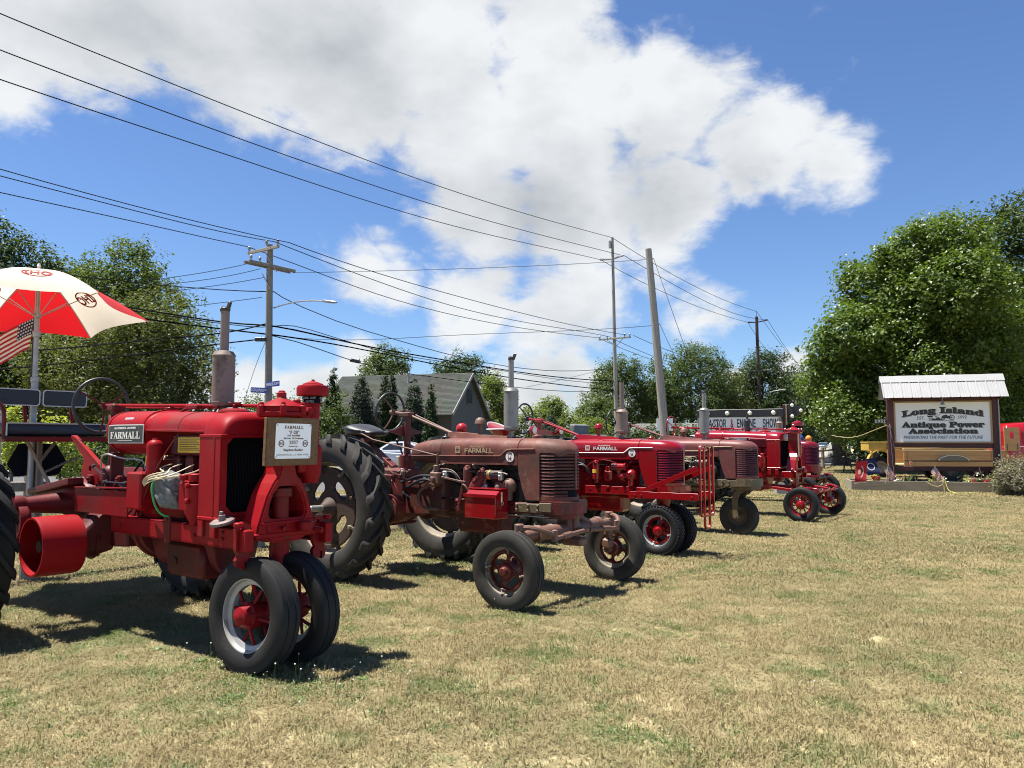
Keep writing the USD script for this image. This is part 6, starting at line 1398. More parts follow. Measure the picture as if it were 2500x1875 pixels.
def umbrella():
    base = local1(-3.965, .03, 0.0) + np.array([-.075, .0, 0])
    t = thing('umbrella', 'large red and white panelled umbrella over the bench of the nearest tractor', 'umbrella', base)
    tilt = rotm((.86, .51, 0), -7.4); top = np.array([-.012, 0, 3.06]); R = .975
    obj('pole', cat(tube([(0, 0, .9), (0, 0, 2.0)], .030, 14), tube([(0, 0, 1.98), top - [0, 0, .02]], .022, 14), cyl((0, 0, 2.0), .036, .05), cyl((-.004, 0, 2.44), .034, .06), cyl((-.004, 0, 2.62), .03, .05)), M['galv'], t, smooth=50)
    a0 = .53
    ang = lambda k: a0 + k * math.pi / 3
    def rib(k, s):
        r = R * s; z = -.43 * s ** 1.55
        return np.array([r * math.cos(ang(k)), r * math.sin(ang(k)), z])
    W = lambda p: top + np.asarray(p) @ tilt.T
    ns, nt = 12, 10; panels = []
    for k in range(6):
        V = []
        for i in range(ns + 1):
            s = .015 + .985 * i / ns; p0, p1 = rib(k, s), rib(k + 1, s)
            for j in range(nt + 1):
                q = j / nt; p = p0 * (1 - q) + p1 * q; pull = 4 * q * (1 - q)
                p = p * np.array([1 - .13 * s ** 3 * pull, 1 - .13 * s ** 3 * pull, 1.0]) + [0, 0, .03 * s ** 2 * pull * (1 - s) - .0 * pull]
                V.append(W(p))
        F = [[i * (nt + 1) + j, i * (nt + 1) + j + 1, (i + 1) * (nt + 1) + j + 1, (i + 1) * (nt + 1) + j] for i in range(ns) for j in range(nt)]
        panels.append(obj('canopy_panel', (np.array(V), np.array(F)), M['fabric_white' if k % 2 == 0 else 'fabric_red'], t, smooth=True))
    for k in range(6):
        obj('rib', tube([W(rib(k, s) - [0, 0, .012]) for s in np.linspace(.02, 1.0, 10)], .005, 6), M['galv'], t)
        obj('stretcher', rod(np.array([-.004, 0, 2.60]), W(rib(k, .52) - [0, 0, .014]), .0045, 6), M['galv'], t)
    obj('finial', lathe([(0, .07), (.012, .065), (.018, .045), (.012, .03), (.022, .01), (.03, -.01), (0, -.01)], top, 'z', 14), M['white_paint'], t)
    return t, W, rib, panels, tilt


UM, UW, Urib, Upan, Utilt = umbrella()


def panel_mark(k, s0, hgt):
    "round monogram printed on a white panel, lying on its curve"
    g = Point(0, 0).buffer(hgt, 24).difference(Point(0, 0).buffer(hgt * .88, 24)).union(shapely.affinity.translate(text_poly('IHC', hgt * .95, bold=True, stretch=.72), 0, -hgt * .47))
    g = g.segmentize(.03)
    for off in (.004, -.004):
        m = extr(g, 0, .0006, 'xy'); V = []
        for x, y, z in m.vertices:
            s = s0 - y / 1.08; p0, p1 = Urib(k, s), Urib(k + 1, s); q = .5 + x / np.linalg.norm(p1 - p0)
            p = p0 * (1 - q) + p1 * q; pull = 4 * q * (1 - q)
            p = p * np.array([1 - .13 * s ** 3 * pull, 1 - .13 * s ** 3 * pull, 1.0]) + [0, 0, .03 * s ** 2 * pull * (1 - s)]
            V.append(UW(p + [0, 0, off + z]))
        m.vertices = np.array(V)
        obj('printed_mark', m, M['fabric_print'], Upan[k], smooth=False)


for k in (0, 2, 4): panel_mark(k, .58, .125)


def cloth_flag(name, label, origin, ex, ey, w, h, wav, kind, pole=None, group=None, droop=0.0, seed=0):
    "flag of cloth: origin at the hoist top, ex along the fly, ey up"
    t = thing(name, label, 'flag', origin, group=group); ex, ey = np.asarray(ex, float), np.asarray(ey, float); n = np.cross(ex, ey)
    nw = 20
    def P(a, b):
        return ex * (a * w * (1 - .06 * abs(wav) * 10)) + ey * (b * h) + n * (wav * math.sin(6.2 * a + 1.2 * b + seed) * (.25 + a)) - np.array([0, 0, 1]) * (droop * a * a * w + droop * .4 * w * a * (1 - b) * .3)
    def patch(a0, a1, b0, b1, off=0.0):
        m_ = max(2, int(nw * (a1 - a0)) + 1); q = max(2, int(9 * (b1 - b0)) + 2)
        A, B = np.linspace(a0, a1, m_), np.linspace(b0, b1, q)
        V = [P(a, b) + n * off for b in B for a in A]
        return (np.array(V), np.array([[j * m_ + i, j * m_ + i + 1, (j + 1) * m_ + i + 1, (j + 1) * m_ + i] for j in range(q - 1) for i in range(m_ - 1)]))
    def add(nm, patches, m):
        obj(nm, cat(*[T_(v, np.vstack([f[:, [0, 1, 2]], f[:, [0, 2, 3]]])) for v, f in patches]), M[m], t, smooth=True)
    if kind == 'stripes':
        red, wh = [], []
        for k in range(13):
            b1, b0 = -k / 13, -(k + 1) / 13; a0 = .4 if k < 7 else 0.0
            (red if k % 2 == 0 else wh).append(patch(a0, 1, b0, b1))
        add('red_stripe', red, 'flag_red'); add('white_stripe', wh, 'flag_white'); add('canton', [patch(0, .4, -7 / 13, 0)], 'flag_blue')
        st = []
        for r_ in range(5):
            for c_ in range(6):
                p = P(.035 + .066 * c_, -.05 - .11 * r_)
                for sg in (.004, -.004): st.append(T_([p + n * sg + ex * .012 * math.cos(q) * w / .5 + ey * .012 * math.sin(q) * w / .5 for q in np.arange(5) * 1.2566], [[0, 1, 2], [0, 2, 3], [0, 3, 4]]))
        obj('star', cat(*st), M['flag_white'], t, smooth=False, kind='stuff')
    else:
        base, mark = kind
        add('cloth', [patch(0, 1, -1, 0)], base)
        if mark == 'disc':
            for sg in (.006, -.006):
                ring_ = [P(.5 + .20 * r * math.cos(q) * h / w * 1.6, -.5 + .30 * r * math.sin(q)) + n * sg for r in (.78, 1.0) for q in np.arange(20) * math.pi / 10]
                obj('emblem', (np.array(ring_), np.array([[i, (i + 1) % 20, 20 + (i + 1) % 20, 20 + i] for i in range(20)])), M['flag_white'], t, smooth=False)
        if mark == 'scroll':
            for sg in (.006, -.006):
                arc = [P(.5 + .30 * r * math.cos(q), -.42 + .32 * r * math.sin(q)) + n * sg for r in (.82, 1.0) for q in np.linspace(3.4, 6.0, 14)]
                obj('scroll', (np.array(arc), np.array([[i, i + 1, 14 + i + 1, 14 + i] for i in range(13)])), M['flag_white'], t, smooth=False)
                obj('emblem', (np.array([P(.5 + .12 * math.cos(q), -.38 + .14 * math.sin(q)) + n * sg for q in np.arange(12) * math.pi / 6]), np.array([[0, i, i + 1] for i in range(1, 11)])), M['rope'], t, smooth=False)
            add('fringe', [patch(.965, 1.03, -1.02, .01)], 'flag_white')
    if pole is not None:
        obj('flag_pole', rod(np.asarray(pole[0]) - origin, np.asarray(pole[1]) - origin, pole[2], 8), M[pole[3]], t)
    return t


pf = local1(-4.02, .035, 2.63) + np.array([-.07, 0, 0])
cloth_flag('national_flag', 'starred and striped flag hanging from the pole under the umbrella', pf + [-.03, .02, -.02], (-.97, .14, -.20), (.10, .03, .99), .46, .31, .022, 'stripes', (pf + [-.035, .02, .02], pf + [-.035, .02, -1.2], .008, 'black_iron'), droop=.30)
# banner at the left edge
bl = at(2, 1050, 8.4)
t = thing('banner', 'white and blue banner at the left edge behind the arm rest', 'banner', (bl[0] - .24, bl[1], 0), -8)
obj('cloth', T_([[-.25, 0, .65], [.25, 0, .65], [.25, 0, 1.45], [-.25, 0, 1.45]], [[0, 1, 2], [0, 2, 3]]), M['flag_bright_blue'], t, smooth=False)
obj('white_panel', T_([[-.25, -.004, 1.25], [.25, -.004, 1.25], [.25, -.004, 1.75], [-.25, -.004, 1.75]], [[0, 1, 2], [0, 2, 3]]), M['flag_white'], t, smooth=False)
obj('post', cat(rod((.25, .02, 0), (.25, .02, 1.76), .012), rod((-.25, .02, 0), (-.25, .02, 1.76), .012)), M['galv'], t)
# ------------------------------------------------------------------ roofed club sign in its flower bed
SO, SH = np.array([11.20, 22.8, 0.0]), -17.0
_a = math.radians(SH); SX, SY = np.array([math.cos(_a), math.sin(_a), 0]), np.array([-math.sin(_a), math.cos(_a), 0])
def sw(x, y, z): return SO + SX * x + SY * y + np.array([0, 0, z])


def fit(s, h, w, **k):
    g = text_poly(s, h, **k); b = g.bounds
    return xform(g, w / (b[2] - b[0]), 1, -(b[0] + b[2]) / 2 * w / (b[2] - b[0]), 0)


def club_sign():
    t = thing('club_sign', 'maroon framed club sign under a white corrugated roof', 'sign', SO, SH)
    for x in (0, 2.73):
        obj('post', bx(x - .085, x + .085, -.085, .085, .05, 2.72, .008), M['maroon_paint'], t)
    for z0, z1 in ((2.60, 2.72), (1.24, 1.375), (.57, .70)):
        obj('cross_rail', bx(.088, 2.642, -.06, .06, z0, z1, .006), M['maroon_paint'], t)
    obj('panel_frame', extr(sbox(.09, 1.378, 2.64, 2.597).difference(sbox(.135, 1.42, 2.595, 2.558)), -.075, -.03, 'xz'), M['sign_frame'], t, smooth=False)
    p = obj('panel', bx(.13, 2.60, -.055, -.03, 1.415, 2.562, .002), M['sign_white'], t, smooth=False)
    c = 1.365; ex, ey = (1, 0, 0), (0, 0, 1)
    def arch(v):
        q = v[:, 0] / 1.06
        return np.column_stack([v[:, 0], v[:, 1] * (1.0 + .0 * q) + .115 * (1 - q * q), v[:, 2]])
    rows = [(fit('Long Island', .165, 2.12, serif=True, bold=True), 2.145, arch), (fit('Antique Power', .150, 2.14, serif=True, bold=True), 1.845, None), (fit('Association', .140, 1.80, serif=True, bold=True), 1.665, None)]
    rows = [(shapely.affinity.translate(g.buffer(.006), 0, 0), z, w) for g, z, w in rows]
    obj('letter_shadow', cat(*[decal(g, (c + .020, -.0562, z - .018), ex, ey, .001, w) for g, z, w in rows]), M['decal_grey'], p, smooth=False)
    obj('lettering', cat(*[decal(g, (c, -.0575, z), ex, ey, .0015, w) for g, z, w in rows]), M['decal_black'], p, smooth=False)
    obj('motto', cat(decal(fit('PRESERVING THE PAST FOR THE FUTURE', .080, 2.06, slant=.2, bold=True), (c, -.0575, 1.508), ex, ey, .0015), decal(fit('EST.', .080, .20, slant=.2, bold=True), (c - .56, -.0575, 2.07), ex, ey, .0015), decal(fit('1992', .080, .235, slant=.2, bold=True), (c + .52, -.0575, 2.09), ex, ey, .0015)), M['decal_blue'], p, smooth=False)
    # little tractor and plough drawing
    S_ = [sbox(.02, .06, .24, .13), sbox(.05, .13, .16, .155), sbox(.12, .15, .13, .21), Point(.27, .085).buffer(.075, 16).difference(Point(.27, .085).buffer(.055, 16)), Point(.27, .085).buffer(.022, 10), Point(.04, .055).buffer(.05, 14).difference(Point(.04, .055).buffer(.032, 14)), Point(.04, .055).buffer(.014, 8),
          sbox(-.35, .09, -.22, .135), sbox(-.36, .16, -.30, .175), sbox(-.36, .10, -.345, .17), sbox(-.33, .03, -.18, .06), sbox(-.25, .01, .05, .03), Polygon([(-.2, .03), (-.08, .10), (0, .03)]), sbox(-.33, -.01, .33, .002)]
    S_ += [LineString([(-.13, .09), (-.13 + .17 * math.cos(a), .06 + .16 * math.sin(a))]).buffer(.0035) for a in (.9, 1.35, 1.8, 2.2)]
    obj('drawing', decal(xform(unary(S_), 1.0, 1.0), (c - .02, -.0575, 2.035), ex, ey, .0015), M['decal_black'], p, smooth=False)
    # roof of ribbed sheets
    zr, ze, yr, ye = 3.33, 2.685, .0, -.52
    dy, dz = ye - yr, ze - zr; L = math.hypot(dy, dz); nrm = np.array([0, -dz, dy]) / L; nrm = nrm if nrm[2] > 0 else -nrm
    x0, x1 = -.24, 2.96; n = 13; step = (x1 - x0) / n
    def sheet(k, back):
        q = []
        for a in (0, .06, .12, .17, .42, .45, .48, .51, .68, .71, .74, .77, .94, 1.0):
            q.append((x0 + (k + a) * step, .022 if a in (.06, .12) else (.006 if a in (.45, .48, .71, .74) else 0)))
        s_ = 1 if back else -1
        top = [np.array([x, 0, zr]) + np.array([0, s_ * abs(nrm[1]), nrm[2]]) * h for x, h in q]; bot = [np.array([x, s_ * abs(ye), ze]) + np.array([0, s_ * abs(nrm[1]), nrm[2]]) * h for x, h in q]
        m = loft([top, bot], cap=False, closed=False)
        lo = m.copy(); lo.vertices = lo.vertices - np.array([0, s_ * abs(nrm[1]), nrm[2]]) * .004; lo.invert()
        return cat(m, lo)
    for k in range(n):
        obj('roof_sheet', sheet(k, False), M['white_metal'], t, smooth=20)
    obj('rear_roof', cat(*[sheet(k, True) for k in range(n)]), M['white_metal'], t, smooth=20)
    obj('ridge_cap', loft([[(x, .16, zr - .165), (x, .0, zr + .035), (x, -.16, zr - .165), (x, -.155, zr - .175), (x, 0, zr + .018), (x, .155, zr - .175)] for x in (x0 - .02, x1 + .02)]), M['white_metal'], t, smooth=False)
    for x in (-.05, 2.78):
        obj('gable_board', extr([(0, zr - .05), (-.44, ze + .02), (-.44, ze - .04), (.44, ze - .04), (.44, ze + .02)], x - .02, x + .02, 'yz'), M['maroon_paint'], t, smooth=False)
    obj('lamp', cat(rod((c - .03, -.30, 2.82), (c - .03, -.32, 2.60), .014), lathe([(.018, 0), (.022, -.05), (.05, -.10), (.055, -.13), (0, -.13)], (c - .03, -.32, 2.61), 'z', 16)), M['galv'], t)
    a = obj('address_plate', bx(-.44, -.088, -.03, -.01, 1.955, 2.09, .006), M['decal_black'], t, smooth=False)
    obj('address_number', text('5951', .085, (-.27, -.0315, 1.98), ex, ey, stretch=1.0), M['decal_white'], a, smooth=False)
    cd = obj('conduit', cat(rod((2.80, -.10, .80), (2.80, -.10, 2.62), .018, 10), rod((2.80, -.10, .35), (2.80, -.10, .62), .012, 8)), M['galv'], t)
    obj('junction_box', bx(2.74, 2.88, -.15, -.085, .62, .80, .01), M['galv'], cd)
    obj('hanging_turnbuckle', cat(ring((-.03, -.10, 1.86), .03, .008, (0, 1, 0), 16, 6), rod((-.03, -.10, 1.83), (0, -.1, 1.52), .01), rod((-.02, -.1, 1.52), (.03, -.1, .4), .005), rod((-.05, -.09, 2.0), (.08, -.1, 1.2), .004)), M['galv'], t)


club_sign()


def flower_bed():
    t = thing('flower_bed', 'raised plank bed of flowers round the foot of the club sign', 'planter', SO, SH)
    X0, X1, Y0, Y1 = -1.2, 3.55, -.74, .62
    obj('front_plank', bx(X0, X1, Y0, Y0 + .045, 0, .295, .004), M['wood_bed'], t)
    obj('back_plank', bx(X0, X1, Y1 - .045, Y1, 0, .295, .004), M['wood_bed'], t)
    for x in (X0, X1 - .045):
        obj('end_plank', bx(x, x + .045, Y0 + .047, Y1 - .047, 0, .292, .004), M['wood_bed'], t)
    rng = np.random.default_rng(3)
    g = np.array([[x, y] for x in np.linspace(X0 + .05, X1 - .05, 60) for y in np.linspace(Y0 + .05, Y1 - .05, 16)])
    z = .235 + .05 * meshkit.fbm(np.column_stack([g * 6, np.zeros(len(g))]))
    f = [[i * 16 + j, (i + 1) * 16 + j, (i + 1) * 16 + j + 1, i * 16 + j + 1] for i in range(59) for j in range(15)]
    obj('soil', (np.column_stack([g, z]), np.array(f)), M['soil'], t, smooth=True)
    return X0, X1, Y0, Y1


flower_bed()


def clump(name, label, x, y, r, h, leafm, n, size, seed, flower=None, nf=0, fs=.03, group=None, z0=.27):
    rng = np.random.default_rng(seed)
    t = thing(name, label, 'plant', sw(x, y, z0 - .03), group=group)
    d = rng.normal(0, 1, (n, 3)); d /= np.linalg.norm(d, axis=1, keepdims=True); d[:, 2] = abs(d[:, 2])
    P = d * np.array([r, r, h]) * rng.uniform(.35, 1, (n, 1))
    obj('leaves', leaves(P, d, size, rng, .7, .6), M[leafm], t, smooth=False)
    obj('stems', cat(*[rod((0, 0, -.02), P[i] * .9, .004, 4) for i in range(0, n, max(1, n // 12))]), M['leaf_dark'], t)
    if flower:
        d = rng.normal(0, 1, (nf, 3)); d /= np.linalg.norm(d, axis=1, keepdims=True); d[:, 2] = abs(d[:, 2]); P = d * np.array([r, r, h * 1.05])
        obj('flowers', leaves(P, d, fs, rng, .9, .8), M[flower], t, smooth=False)
    return t


g = 'small bedding plants in the plank bed'
for i, (x, y, r, h, lf, n, fl, nf, lb) in enumerate([
        (-.55, -.45, .26, .30, 'leaf_lime', 60, None, 0, 'lime green plant in a red pot near the left end of the flower bed'), (.32, -.42, .16, .26, 'leaf_mid', 40, 'petal_red', 16, 'green plant with small red flowers just right of the left sign post'),
        (.62, -.1, .2, .34, 'leaf_bluegreen', 60, None, 0, 'grey grassy tuft behind the rope right of the left sign post'), (1.05, -.45, .17, .30, 'leaf_lime', 44, 'petal_white', 16, 'white and lime plant left of the middle flag in the bed'),
        (1.22, -.5, .14, .18, 'leaf_mid', 30, 'petal_white', 22, 'low white flowering plant touching the middle flag'), (1.62, -.2, .26, .42, 'leaf_bluegreen', 90, None, 0, 'bushy grey green plant right of the middle flag'),
        (1.85, -.5, .14, .20, 'leaf_lime', 34, 'petal_white', 14, 'small lime and white plant in the middle right of the bed'), (2.12, -.46, .2, .30, 'leaf_mid', 44, 'petal_white', 24, 'white flowering plant under the low cross rail'),
        (2.5, -.5, .16, .20, 'leaf_lime', 34, 'petal_red', 10, 'lime plant left of the right sign post'), (-.88, -.5, .14, .14, 'leaf_dark', 26, 'petal_red', 26, 'low red flowers at the left corner of the bed'),
        (.1, -.55, .16, .10, 'leaf_mid', 20, 'petal_white', 30, 'low white flowers before the left sign post'), (1.98, -.58, .12, .12, 'leaf_dark', 20, 'petal_red', 24, 'dark red flowers between two lime plants'), (2.32, -.6, .14, .12, 'leaf_dark', 20, 'petal_red', 26, 'dark red flowers by the right end of the bed')]):
    clump('bedding_plant', lb, x, y, r, h, lf, n, .085, 300 + i, fl, nf, .05, g)
pt = thing('flower_pot', 'small red flower pot standing in the left of the plank bed', 'flower pot', sw(-.52, -.56, .26))
obj('pot', lathe([(0, 0), (.09, 0), (.12, .13), (.135, .135), (.135, .165), (.12, .165), (.115, .14), (0, .13)], n=20), M['truck_red'], pt)
obj('soil', cyl((0, 0, .145), .112, .01, n=16), M['soil'], pt)
# small flags
gf = 'small starred flags on sticks in the flower bed'
for lb, u0, v0, v1, lean, wav, dr in (('small striped flag at the left before the left sign post', 2158, 1144, 1173, -.12, .03, .5), ('small striped flag tight against the left sign post', 2169, 1141, 1174, .10, .03, .8), ('small striped flag in the middle of the flower bed', 2283, 1143, 1180, .02, .05, 1.6), ('small striped flag near the right sign post', 2391, 1148, 1172, -.10, .05, .7)):
    q = at(u0, v0, 21.65); q[2] += .05
    cloth_flag('small_flag', lb, q, SX * (.55 if lean > -.05 else -.55) - [0, 0, .83], SX * .6 + [0, 0, .80], .36, .20, wav, 'stripes', (q + [0, 0, .03], np.array([q[0] - lean, q[1], .25]), .006, 'wood_lumber'), gf)
q = at(2090, 1127, 21.3); cloth_flag('service_flag', 'red flag with pale emblem at the left corner of the flower bed', q, SX * -.10 - [0, 0, .99], SX * -.97 - [0, 0, .1], .60, .30, .035, ('flag_red', 'scroll'), (at(2092, 1125, 21.32), sw(-1.05, -.5, .2), .008, 'wood_lumber'))
q = at(2104, 1123, 21.5); cloth_flag('service_flag', 'navy blue flag with white round emblem beside the red one', q, SX * .30 - [0, 0, .95], SX * -.95 + [0, 0, -.2], .46, .34, .03, ('flag_blue', 'disc'), (at(2105, 1122, 21.52), sw(-.95, -.45, .2), .008, 'wood_lumber'))
q = at(2118, 1127, 21.9); cloth_flag('service_flag', 'small bright blue flag peeping out behind the navy one', q, SX * -.35 - [0, 0, .9], SX * .9 - [0, 0, .3], .30, .16, .02, ('flag_bright_blue', None), (at(2119, 1125, 21.92), sw(-.8, -.3, .2), .008, 'wood_lumber'))
# outlet stake, yellow cord
t = thing('outlet_stake', 'wooden stake with cord outlet before the middle of the flower bed', 'stake', sw(1.19, -.80, 0))
obj('stake', bx(-.015, .015, -.012, .012, 0, .30, .003), M['wood_lumber'], t); obj('outlet', bx(-.035, .035, -.03, .03, .27, .37, .008), M['rope'], t)
ck = smoothpts([sw(1.20, -.82, .33), sw(1.23, -.86, .2), sw(1.27, -.92, .07), sw(1.37, -1.0, .02), sw(1.9, -1.02, .02), sw(2.5, -1.12, .02), sw(2.62, -1.05, .10), sw(2.70, -1.12, .06), sw(2.75, -1.16, .015), sw(3.1, -1.25, .015)], 40)
tag(obj('extension_cord', tube(ck, .009, 8), M['hose_yellow'], smooth=60), 'yellow cord running along the grass before the flower bed', 'cord')
tag(obj('brown_cord', dotted([sw(.75, -.70, .30), sw(.85, -.77, .22), sw(1.0, -.79, .17), sw(1.18, -.79, .27)], .009), M['rope'], smooth=60), 'brown cord sagging over the front plank of the flower bed', 'cord')
tag(obj('rope', dotted([sw(-.03, -.1, 1.93), at(2130, 1052, 24.5), at(2099, 1064, 27), at(2068, 1068, 30), at(2031, 1063, 33)], .012), M['rope'], smooth=60), 'pale rope strung from the left sign post to the rail fence', 'rope')
# shrub at the right edge
tree('border_shrub', 'spreading brown green shrub at the right edge before the sign post', 2492, 20.6, 1118, 1.45, 'leaf_sedum', 71, crown_from=.0, clumps=260, per=26, rc=.13, size=.055, lobes=9, shell=.6, cat_='shrub', trunk_r=.02)
tree('border_shrub', 'brown green low shrub at the right end of the plank bed', 2472, 20.2, 1152, 1.0, 'leaf_sedum', 72, crown_from=.0, clumps=160, per=26, rc=.11, size=.05, lobes=6, shell=.6, cat_='shrub', trunk_r=.02)


# ------------------------------------------------------------------ old trucks behind the sign
def simple_wheel(t, c, R, W, tyre='rubber', rim='rim_dull', s=-1):
    w = sub('wheel', t)
    obj('tyre', moved(tyre_mesh(R, W, R * .62, False, 32), None, c), M[tyre], w)
    obj('rim', moved(lathe([(R * .63, s * W * .35), (R * .58, s * W * .3), (R * .5, s * W * .1), (R * .2, s * W * .2), (0, s * W * .22)], axis='y', n=24), None, c), M[rim], w)


def red_truck():
    Y = 27.6; x0 = gx(2205, Y)
    t = thing('pickup_truck', 'old red truck with varnished wooden bed behind the club sign', 'truck', (x0, Y, 0), -6)
    L = 4.35
    for k in range(2):
        obj('bed_plank', bx(0, L, -.03, .03, .76 + .18 * k, .76 + .18 * k + .176, .006), M['wood_pine'], t)
    obj('bed_plank', bx(0, L, -.03, .03, .55, .72, .006), M['wood_pine'], t)
    obj('top_rail', bx(-.02, L, -.05, .06, 1.113, 1.128, .006), M['wood_lumber'], t)
    obj('black_strap', bx(-.02, L, -.045, -.032, .722, .757, .004), M['black_iron'], t)
    for x in (.12, 2.95):
        obj('stake', bx(x, x + .12, -.05, -.032, .76, 1.115, .004), M['wood_pine'], t)
    obj('far_side', bx(0, L, 1.5, 1.56, .55, 1.12, .006), M['wood_pine'], t); obj('bed_floor', bx(0, L, .03, 1.5, .58, .63, .004), M['wood_lumber'], t)
    a = np.linspace(0, math.pi, 16)
    obj('rear_fender', extr(Polygon([(1.62 + .50 * math.cos(q), .757 + .19 * math.sin(q)) for q in a]), -.16, -.032, 'xz'), M['car_dark'], t)
    obj('fender_edge', tube([(1.62 + .50 * math.cos(q), -.16, .757 + .19 * math.sin(q)) for q in a], .012, 6), M['chrome'], t)
    tl = obj('tail_lamp', cyl((.2, -.06, .665), .058, .05, 'y', 20), M['chrome'], t); obj('lens', cyl((.2, -.09, .665), .045, .02, 'y', 20), M['lens_red'], tl)
    for k in range(3):
        obj('lumber', bar((.1 + .9 * k, .3 + .2 * k, 1.17 + .03 * k), (2.6 + .5 * k, .2 + .3 * k, 1.20 - .01 * k), .14, .04), M['wood_lumber'], t)
    obj('chassis', bx(-.1, 6.2, .1, .2, .42, .54, .01), M['black_iron'], t)
    for x in (1.65, 5.6):
        simple_wheel(t, (x, .08, .40), .40, .2, rim='black_iron')
        simple_wheel(t, (x, 1.5, .40), .40, .2, s=1)
    # cab
    sec = lambda x, zt, in_: [(x, -.02 + .0 * in_, .55), (x, -.06, 1.1), (x, .0 + in_, 1.7), (x, .12 + in_, zt - .06), (x, .35 + in_, zt), (x, 1.15 - in_, zt), (x, 1.38 - in_, zt - .06), (x, 1.5 - in_, 1.7), (x, 1.56, 1.1), (x, 1.52, .55)]
    obj('cab', loft([sec(3.50, 1.80, .12), sec(3.53, 2.0, .06), sec(3.62, 2.08, .03), sec(4.3, 2.12, .0), sec(4.75, 2.08, .03), sec(5.0, 1.8, .1)]), M['truck_red'], t, smooth=50)
    obj('side_window', extr(sbox(4.02, 1.32, 4.6, 1.82).buffer(-.06).buffer(.06), -.075, -.03, 'xz'), M['window_dark'], t)
    obj('door_handle', cat(rod((3.98, -.1, 1.19), (4.16, -.1, 1.19), .018), bx(3.7, 4.9, -.085, -.06, 1.24, 1.27, .005)), M['chrome'], t)
    obj('engine_hood', hull(bx(4.9, 5.0, .25, 1.25, 1.0, 1.45, .1), bx(6.1, 6.2, .45, 1.05, .85, 1.3, .1)), M['truck_red'], t, smooth=40)
    d = thing('wooden_hatch', 'varnished upright wooden hatch with an oval window before the red cab', 'hatch', at(2453, 1102, 26.9) * [1, 1, 0] + [0, 0, 1.10], -6)
    g = sbox(0, 0, .50, .82).difference(Polygon([(.25 + .075 * math.cos(q), .55 + .14 * math.sin(q)) for q in np.arange(24) * math.pi / 12]))
    obj('panel', extr(g, -.02, .02, 'xz'), M['wood_pine'], d, smooth=False)
    for x in (.08, .42): obj('hinge', cat(bx(x - .012, x + .012, -.03, -.02, .02, .26, .003), cyl((x, -.035, .12), .014, .06)), M['black_iron'], d)
    # dark green truck
    t = thing('pickup_truck', 'dark green old truck cab cut by the right edge', 'truck', (gx(2476, 28.6), 28.6, 0), -6)
    obj('cab', hull(ell((.75, .75, 1.62), (.75, .78, .50), 3), bx(.05, 1.6, .0, 1.5, .55, 1.5, .1)), M['truck_green'], t, smooth=50)
    obj('window', bx(.5, 1.1, -.012, .02, 1.45, 1.85, .05), M['window_dark'], t)
    obj('fender', hull(ell((1.9, .1, .8), (.5, .2, .28)), ell((1.2, .1, .6), (.3, .2, .15))), M['truck_green'], t, smooth=50)
    obj('trim', bx(.08, 1.5, -.02, .0, 1.22, 1.25, .004), M['chrome'], t)
    simple_wheel(t, (1.9, .05, .4), .4, .2); simple_wheel(t, (-.6, .05, .4), .4, .2)
    obj('chassis', bx(-1.2, 2.4, .2, .35, .4, .52, .01), M['black_iron'], t)


red_truck()


def yellow_machine():
    Y = 30.5; x0 = gx(2120, Y)
    t = thing('yellow_truck', 'faded yellow antique flat truck with radiator box left of the sign post', 'truck', (x0, Y, 0), -8)
    m = M['yellow_paint']
    obj('radiator_shell', cat(bx(0, .68, 0, 1.0, 1.07, 1.40, .02), bx(-.02, .72, -.02, 1.02, 1.385, 1.42, .012), bx(-.02, .72, -.02, .02, 1.04, 1.075, .01)), m, t)
    obj('core', bx(.06, .60, -.012, .0, 1.10, 1.35, .003), M['yellow_paint'], t)
    obj('hood', bx(.70, 2.2, .1, .9, 1.02, 1.26, .05), m, t); obj('flat_bed', bx(.75, 4.9, -.1, 1.4, 1.12, 1.19, .01), m, t)
    obj('bed_load', cat(bx(2.0, 2.5, .2, .8, 1.19, 1.25, .02), bx(4.0, 4.5, .2, .9, 1.19, 1.32, .03)), m, t)
    a = np.linspace(0, math.pi, 14)
    obj('fender', cat(loft([[(.42 + r * math.cos(q), y, .62 + r * math.sin(q)) for r, y in ((.46, -.12), (.48, -.12), (.48, .16), (.46, .16))] for q in a]), bx(.05, .12, -.1, .14, .30, 1.06, .02)), m, t, smooth=40)
    simple_wheel(t, (.42, .02, .42), .42, .15); simple_wheel(t, (4.0, .02, .42), .42, .15)
    obj('frame', bx(.2, 4.6, .2, .34, .50, .62, .01), m, t)


yellow_machine()


